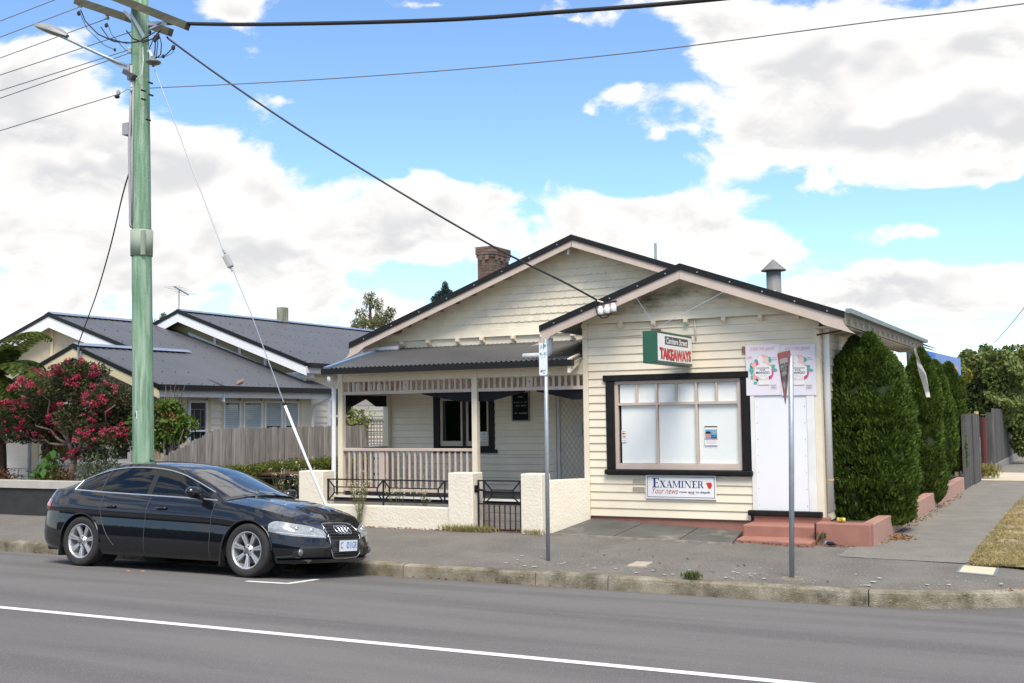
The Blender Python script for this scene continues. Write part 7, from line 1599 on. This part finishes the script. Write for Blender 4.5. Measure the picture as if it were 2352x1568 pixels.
# vine on the lattice
mound('lattice_vine', (PY(825, 975, 22.0).x, 22.0, LZ-.25), .5, .15, .55, 260, foliage('vine_leaf', (.16, .20, .04), (.22, .24, .05), None, .3, 3, .3), 'yellow green vine growing over the lattice top', 'vine', None, .09, .06)
# ---------------------------------------------------------------- weeds
WEED = foliage('weed_leaf', (.11, .15, .05), (.16, .18, .07), None, .3, 6, .35); STRAW = foliage('dry_grass', (.34, .27, .12), (.22, .22, .07), (.12, .16, .04), .3, 5, .35)
def wispy(name, c, h, spread, stems, lab, n=40, flower=False, cat='weed', group=None):
    c = Vector(c); t = emp(name, c, lab, cat, group); m = MB(); PP = []; DD = []; tipsw = []
    for k in range(stems):
        e = c+Vector((random.uniform(-spread, spread), random.uniform(-spread, spread)*.4, h*random.uniform(.6, 1))); pts = limb(m, c+Vector((random.uniform(-.03, .03), 0, 0)), e, .006, .002, .025, 7, 4); tipsw.append(e)
        for j in range(n):
            i = random.randint(1, 6); u = random.random(); p = Vector(pts[i-1]).lerp(Vector(pts[i]), u); d = np.array([random.uniform(-1, 1), random.uniform(-1, 1), random.uniform(.2, 1.2)]); PP.append(np.array(p)+d*.018); DD.append(d)
        for j in range(3):
            q = Vector(pts[4]); e2 = q+Vector((random.uniform(-.12, .12), random.uniform(-.05, .05), random.uniform(.1, .25)*h)); limb(m, q, e2, .003, .0015, .01, 3, 4); tipsw.append(e2)
    obj('stems', m, mat('weed_stem', (.14, .15, .06), rough=.9), t); V, F4 = leafquads(np.array(PP), np.array(DD), .045, .010, .1); npmesh('leaves', V, F4, WEED, c, t)
    if flower: C_ = np.repeat(np.array([tuple(q) for q in tipsw]), 5, 0)+RNG.normal(size=(len(tipsw)*5, 3))*.014; V, F4 = leafquads(C_, RNG.normal(size=C_.shape), .022, .018, .1); npmesh('flowers', V, F4, mat('pale_weed_flower', (.55, .52, .36), rough=.9), c, t, kind='stuff')
w1 = PF(846, 1207); wispy('tall_weed', (w1.x, FY-.07, zf(FY-.07)), 1.05, .24, 9, 'tall wispy weed growing at the foot of the stucco fence', 46, True)
for px, hh_, lab in ((905, .55, 'wispy weed behind the railing, beside the middle upright'), (965, .5, 'wispy weed behind the railing near the gate pillar'), (820, .55, 'wispy weed behind the railing near the downpipe'), (650, .9, 'wispy weed behind the railing before the picnic table'), (700, .8, 'wispy weed next to the left stucco pillar')):
    p = PY(px, 1150, FY+.45); wispy('yard_weed', (p.x, FY+.45, .1), hh_+.35, .22, 6, lab, 26, True, 'weed', 'wispy weeds behind the stucco fence')
def tuft(m_P, m_D, c, n, r, h):
    for k in range(n):
        a = random.random()*6.28; d = np.array([math.cos(a)*random.random()*.9, math.sin(a)*random.random()*.9, .5+random.random()]); m_P.append(np.array(c)+np.array([random.gauss(0, r), random.gauss(0, r*.35), h*.35*random.random()])+d*h*.25); m_D.append(d)
def tufts(name, lst, n, r, h, mtl, lab=None, cat=None, kind=None, L=.09, wd=.007, group=None):
    PP, DD = [], []
    for c in lst: tuft(PP, DD, c, n, r, h)
    V, F4 = leafquads(np.array(PP), np.array(DD), L*(.6+.8*rnd(len(PP))), wd, .15); return npmesh(name, V, F4, mtl, tuple(np.mean([tuple(c) for c in lst], 0)), None, label=lab, cat=cat, kind=kind, group=group)
gl = [PF(x, 1222) for x in (1018, 1040, 1060, 1078, 1100, 1120)]; tufts('gate_grass', [(p.x, FY-.05, zf(FY-.05)) for p in gl], 110, .09, .10, STRAW, 'straggly half dry grass along the gate pillar foot', 'grass', L=.13)
gl = [PF(x, 1228) for x in (1205, 1222, 1240)]; tufts('pillar_grass', [(p.x, FY-.05, zf(FY-.05)) for p in gl], 60, .09, .07, STRAW, 'short dry grass at the foot of the right gate pillar', 'grass', L=.09)
kp = PF(1590, 1330); tufts('kerb_plant', [(kp.x, kp.y, zf(kp.y))], 220, .05, .10, WEED, 'small green weed growing at the kerb edge', 'weed', L=.08, wd=.014)
kp = PF(1893, 1243); tufts('step_weed', [(xs1+.06, 15.32, .13), (xs1+.07, 15.3, .2)], 70, .03, .16, WEED, 'small green weed between the steps and the planter', 'weed', L=.08, wd=.012)
fw = PX(2254, 1060, -2.7); tufts('fence_weed', [(-2.6, fw.y, .14), (-2.6, fw.y+.3, .14)], 160, .12, .5, STRAW, 'dry weed at the gap of the far dark fence', 'weed', L=.2, wd=.05)
# verge grass, one mass
n = 26000; X_ = -1.42+1.35*rnd(n); Yv = 14.2+16.2*rnd(n)**1.8; P = np.stack([X_, Yv, np.vectorize(zf)(Yv)+.03], 1); keep = .55*vnoise(P, 2.3, 2)+.55*vnoise(P, 9, 4) > .47; P = P[keep]; D = np.stack([RNG.normal(size=len(P))*.6, RNG.normal(size=len(P))*.6, .25+rnd(len(P))*.6], 1)
V, F4 = leafquads(P, D, .05+.04*rnd(len(P)), .008, .1); npmesh('verge_grass', V, F4, foliage('dry_verge_grass', (.44, .35, .17), (.34, .28, .12), (.15, .19, .05), .3, 1.6, .3), (-.8, 17, .15), None, kind='stuff', label='dry yellow and green verge grass beside the side footpath', cat='grass')
# fallen leaves, one mass
spots = []
def scatter(p, q, n, w): 
    for k in range(n): t = random.random(); spots.append((p[0]+(q[0]-p[0])*t+random.gauss(0, w), p[1]+(q[1]-p[1])*t+random.gauss(0, w)))
scatter((-11, FY-.05), (-8.6, FY-.05), 150, .03); scatter((-2.62, 15.5), (-2.62, 26), 260, .05); scatter((-2.5, 16.2), (-2.5, 16.8), 160, .08); scatter((-4.6, 15.25), (-3.4, 15.0), 60, .04); scatter((-3.35, 15.22), (-2.9, 15.22), 50, .03); scatter((-1.0, 12.72), (-.4, 13.2), 30, .03); scatter((-15, 12.36), (-6, 12.36), 130, .03); scatter((-3.0, 13.0), (-6, 13.6), 40, .4)
P = np.array([(x, y, (zf(y) if y > 12.55 else zr(y))+.014) for x, y in spots]); D = np.stack([RNG.normal(size=len(P)), RNG.normal(size=len(P)), RNG.normal(size=len(P))*.15], 1); V, F4 = leafquads(P, D, .03+.025*rnd(len(P)), .02, .25)
npmesh('fallen_leaves', V, F4, mat('fallen_leaf', (.30, .13, .045), (.17, .085, .04), ns=9, rough=.9, island=.3), (-6, 14, .1), None, kind='stuff', label='scattered brown fallen leaves along walls and kerb', cat='leaves')
# ================================================================== planter, far fence, small things
plz = PY(1950, 1202, 15.3).z; pl = emp('planter_wall', (-3, 16, .1), 'low terracotta painted planter wall round the corner conifers', 'planter')
pzs = PX(2160, 1122, -2.72).z
obj('front_wall', B(XR+.04, -2.69, 15.3, 15.5, .05, plz), TERRA, pl, bevel=.02); obj('side_wall', B(-2.86, -2.69, 15.501, 28.9, .05, pzs), mat('terracotta_side', (.44, .25, .20), (.39, .22, .175), ns=3, rough=.6, bump=.1, bs=40, dirt=(.27, .18, .14), dscale=2, dth=(.62, .9)), pl, bevel=.012)
obj('soil', B(XR-.01, -2.87, 15.51, 28.8, .05, plz-.1), MATS['garden_soil'], pl)
obj('dark_joint', B(XR+.012, XR+.038, 15.36, 15.44, .10, plz-.02), mat('joint_black', (.02, .02, .02), rough=.9), pl)  # black strip filling the gap beside the planter front wall
# can on the planter
cn = PY(1933, 1193, 15.42); can = emp('drink_can', (cn.x, 15.42, plz), 'yellow drink can lying on the planter wall', 'can')
cl = .112; cr = .033; cc = Vector((cn.x, 15.40, plz+cr)); ax = Vector((1, .10, 0)).normalized()
obj('can_body', MB().tube([cc-ax*cl/2, cc-ax*(cl/2-.008), cc+ax*(cl/2-.008), cc+ax*cl/2], [.026, cr, cr, .026], 18), mat('can_yellow', (.62, .52, .12), (.55, .42, .05), ns=30, rough=.25, metal=.3), can, smooth=True)
obj('can_end', MB().tube([cc-ax*(cl/2+.001), cc-ax*(cl/2+.0005)], .024, 16), mat('can_end_metal', (.5, .5, .5), rough=.3, metal=.8), can); obj('can_print', MB().tube([cc-ax*.022, cc+ax*.03], cr+.0006, 18, False), mat('can_dark_print', (.10, .09, .02), (.5, .43, .06), ns=60, rough=.3, mixw=(.45, .5)), can, smooth=True)
bt = PF(1905, 1247); bot = emp('glass_bottle', (bt.x, 15.2, bt.z), 'small dark bottle with blue top lying by the planter', 'bottle'); b0 = Vector((XR+.20, 15.24, .165)); ax = Vector((.9, -.42, 0)).normalized()
obj('bottle_body', MB().tube([b0, b0+ax*.01, b0+ax*.09, b0+ax*.12, b0+ax*.15], [.02, .026, .026, .012, .010], 12), mat('dark_bottle', (.012, .012, .02), rough=.1), bot, smooth=True); obj('bottle_cap', MB().tube([b0-ax*.02, b0-ax*.001], .027, 12), flat('bottle_blue', (.10, .35, .60)), bot)
# service pit lid
q4 = [PF(x*.59036, y*.59036) for x, y in ((3745, 2202), (3884, 2213), (3870, 2243), (3722, 2229))]; pc_ = sum(q4, Vector())/4
pit = emp('service_pit', pc_, 'pale concrete service pit lid with steel frame set in the footpath', 'pit lid'); up_ = Vector((0, 0, .012))
def ring4(q, k): return [pc_+(p-pc_)*k for p in q]
o4, i4 = ring4(q4, 1.06), ring4(q4, .90); obj('pit_frame', MB().hexa([p-up_*4 for p in o4]+[p+up_ for p in o4]), mat('pit_frame_steel', (.16, .18, .20), rough=.6), pit); obj('pit_lid', MB().hexa([p+up_*1.02 for p in i4]+[p+up_*1.35 for p in i4]), mat('pit_concrete', (.58, .51, .37), (.50, .44, .32), ns=7, rough=.9), pit)
q4 = [PF(x, y) for x, y in ((1440, 1301), (1462, 1290.5), (1500, 1292), (1481, 1302.5))]; obj('small_lid', MB().hexa([p-up_*3 for p in q4]+[p+up_*.9 for p in q4]), mat('lid_concrete', (.42, .37, .29), (.36, .31, .24), ns=12, rough=.95), None, label='small pale concrete lid in the footpath before the apron', cat='lid')
# lichen spots, one mass
n = 110; xx = -7.0+6.3*rnd(n); yy_ = 12.65+.75*rnd(n)**1.5; V = []; F_ = []
for x, y in zip(xx, yy_):
    if x > -2.3 and y < KY+KR-math.sqrt(max(0, (KR-.17)**2-(x-KX0)**2)) : continue
    r_ = .006+.020*rnd(1)[0]**2; b = len(V); k = 7; V += [(x+r_*(1+.4*random.random())*math.cos(6.283*i/k), y+r_*(1+.4*random.random())*math.sin(6.283*i/k), zf(y)+.011) for i in range(k)]; F_.append(tuple(range(b, b+k)))
obj('lichen_spots', MB().add(V, F_), mat('pale_lichen', (.52, .53, .48), (.42, .43, .38), ns=30, rough=1), None, kind='stuff', label='pale round lichen spots along the footpath edge', cat='lichen')
for x, y, lab in ((292, 1313, 'small orange leaf on the asphalt beside the car rear door'), (326, 1313.5, 'small orange leaf on the asphalt beside the car front door')): p = PR(x, y); obj('orange_leaf', MB().add([p+Vector((-.05, 0, .006)), p+Vector((0, -.02, .012)), p+Vector((.05, .01, .008)), p+Vector((0, .025, .015))], [(0, 1, 2, 3)]), mat('leaf_orange', (.62, .24, .06), rough=.8), None, label=lab, cat='leaf')
# far dark fence along the side street
fx = -2.66; ff = emp('dark_timber_fence', (fx, 30, .1), 'dark weathered timber fence beyond the planter with one new yellow board', 'fence')
DARKP = mat('dark_paling', (.10, .095, .095), (.055, .052, .052), ns=4, rough=.9, stretch=(9, 9, .5), rand=.25, dirt=(.20, .19, .185), dscale=2, dth=(.55, .8))
ztf = PX(2225, 951, fx).z; y0f, y1f = PX(2212, 1000, fx).y, PX(2243, 1000, fx).y
y = 27.0; 
while y < 30.6: obj('paling', B(fx-.05, fx-.02+random.uniform(0, .012), y, y+.145, .12, ztf+random.uniform(-.02, .02)), DARKP, ff); y += .15
y1 = 29.0
while y1 < 30.5: obj('paling', B(fx-.01, fx+.012+random.uniform(0, .01), y1, y1+.145, .12, ztf-.02+random.uniform(-.02, .02)), DARKP, ff); y1 += .15
obj('new_board', B(fx-.10, fx-.03, 30.75, 31.05, .14, ztf+.06), mat('new_yellow_timber', (.66, .45, .18), (.58, .38, .14), ns=4, rough=.7, stretch=(6, 6, .5)), ff); obj('red_post', MB().tube([(fx-.05, 32.4, .1), (fx-.05, 32.4, ztf-.1)], .075, 12), mat('dark_red_paint', (.075, .012, .010), rough=.5), ff); obj('post', B(fx-.16, fx+.0, 34.6, 34.8, .1, ztf+.02), DARKP, ff)
ff2 = emp('dark_timber_fence', (fx, 40, .1), 'dark timber paling fence under the orchard tree', 'fence'); y = 35.0
while y < 47: obj('paling', B(fx-.03, fx+random.uniform(0, .015), y, y+.19, .16, ztf+.12+random.uniform(-.03, .03)), DARKP, ff2); y += .20
obj('base_board', B(fx+.01, fx+.04, 35, 47, .12, .36), GREYB, ff2)
# blue hoarding and torn shade cloth behind the shop
bh0, bh1 = PY(2093, 797, 25.5), PY(2206, 823, 29.5); zb_h = PY(2150, 862, 27).z
ho = emp('blue_hoarding', ((bh0.x+bh1.x)/2, 27.5, zb_h), 'blue printed hoarding board showing behind the shop roof end', 'hoarding'); BL = mat('hoarding_blue', (.14, .25, .55), (.17, .29, .58), ns=2, rough=.5)
dvh = Vector((bh1.x-bh0.x, bh1.y-bh0.y, 0)).normalized(); nh_ = Vector((dvh.y, -dvh.x, 0)); 
q = [bh0, bh1, Vector((bh1.x, bh1.y, zb_h)), Vector((bh0.x, bh0.y, zb_h))]; obj('board', MB().prism(q, -nh_*.05), BL, ho)
L = (Vector((bh1.x, bh1.y, 0))-Vector((bh0.x, bh0.y, 0))).length
def hp(u, v): a_ = bh0.lerp(bh1, u); return Vector((a_.x, a_.y, zb_h+(a_.z-zb_h)*v))+nh_*.006
obj('top_band', MB().quad(hp(.0, .80), hp(.45, .80), hp(.45, 1), hp(.0, 1)), mat('hoarding_bright_blue', (.03, .16, .60), rough=.5), ho)
for u in (.12, .19, .26, .34): obj('white_stroke', MB().quad(hp(u, .15), hp(u+.045, .15), hp(u+.04, .72), hp(u, .72)), SW, ho)
obj('orange_patch', MB().quad(hp(.68, .05), hp(.92, .05), hp(.92, .55), hp(.68, .55)), mat('hoarding_orange', (.60, .25, .12), (.65, .35, .22), ns=8, rough=.6), ho)
for p in (bh0, bh1): obj('support_post', MB().tube([(p.x-nh_.x*.06, p.y-nh_.y*.06, .1), (p.x-nh_.x*.06, p.y-nh_.y*.06, p.z-.05)], .05, 8), GALV, ho)
rows = []
for i, (x, y, w_) in enumerate(((2098, 800, 1.2), (2105, 822, 1.5), (2111, 838, 9), (2119, 858, 16), (2125, 880, 13), (2129, 900, 10), (2131, 912, 7))):
    a_ = PX(x-w_/2, y, -2.62+.02*math.sin(i)); b_ = PX(x+w_/2, y, -2.58+.03*math.cos(i*2)); rows.append([a_, a_.lerp(b_, .5)+Vector((.04, 0, 0)), b_])
sc_ = obj('torn_shade_cloth', MB().grid(rows), mat('white_cloth', (.66, .66, .66), (.55, .55, .55), ns=6, rough=.9), None, label='torn white shade cloth hanging behind the conifers', cat='cloth')
tz_ = PX(2100, 800, -2.62).y
wire(smoothpts([PY(2284, 787, 45), PY(2310, 758, 42), PY(2340, 722, 39), PY(2420, 620, 34)]), .012, 'thin dark wire rising over the orchard tree', WIREB)
# across the road, behind the viewpoint: unseen hedge added to darken what the car and windows mirror
HX = emp('added_dark_hedge', (-8, -7, 0), 'unseen hedge added across the road to darken reflections in the car', 'hedge')
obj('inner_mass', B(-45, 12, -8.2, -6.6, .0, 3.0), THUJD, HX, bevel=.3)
n = 26000; a = rnd(n); top_ = rnd(n) < .3; P = np.stack([-45+57*rnd(n), np.where(top_, -8.2+1.6*a, -6.55), np.where(top_, 3.03, 3.0*a)], 1); P += RNG.normal(size=P.shape)*.08; V, F4 = leafquads(P, RNG.normal(size=P.shape)+np.array([0, .6, .6]), .14, .08, .1); npmesh('leaves', V, F4, HED, (-8, -7, 1), HX)
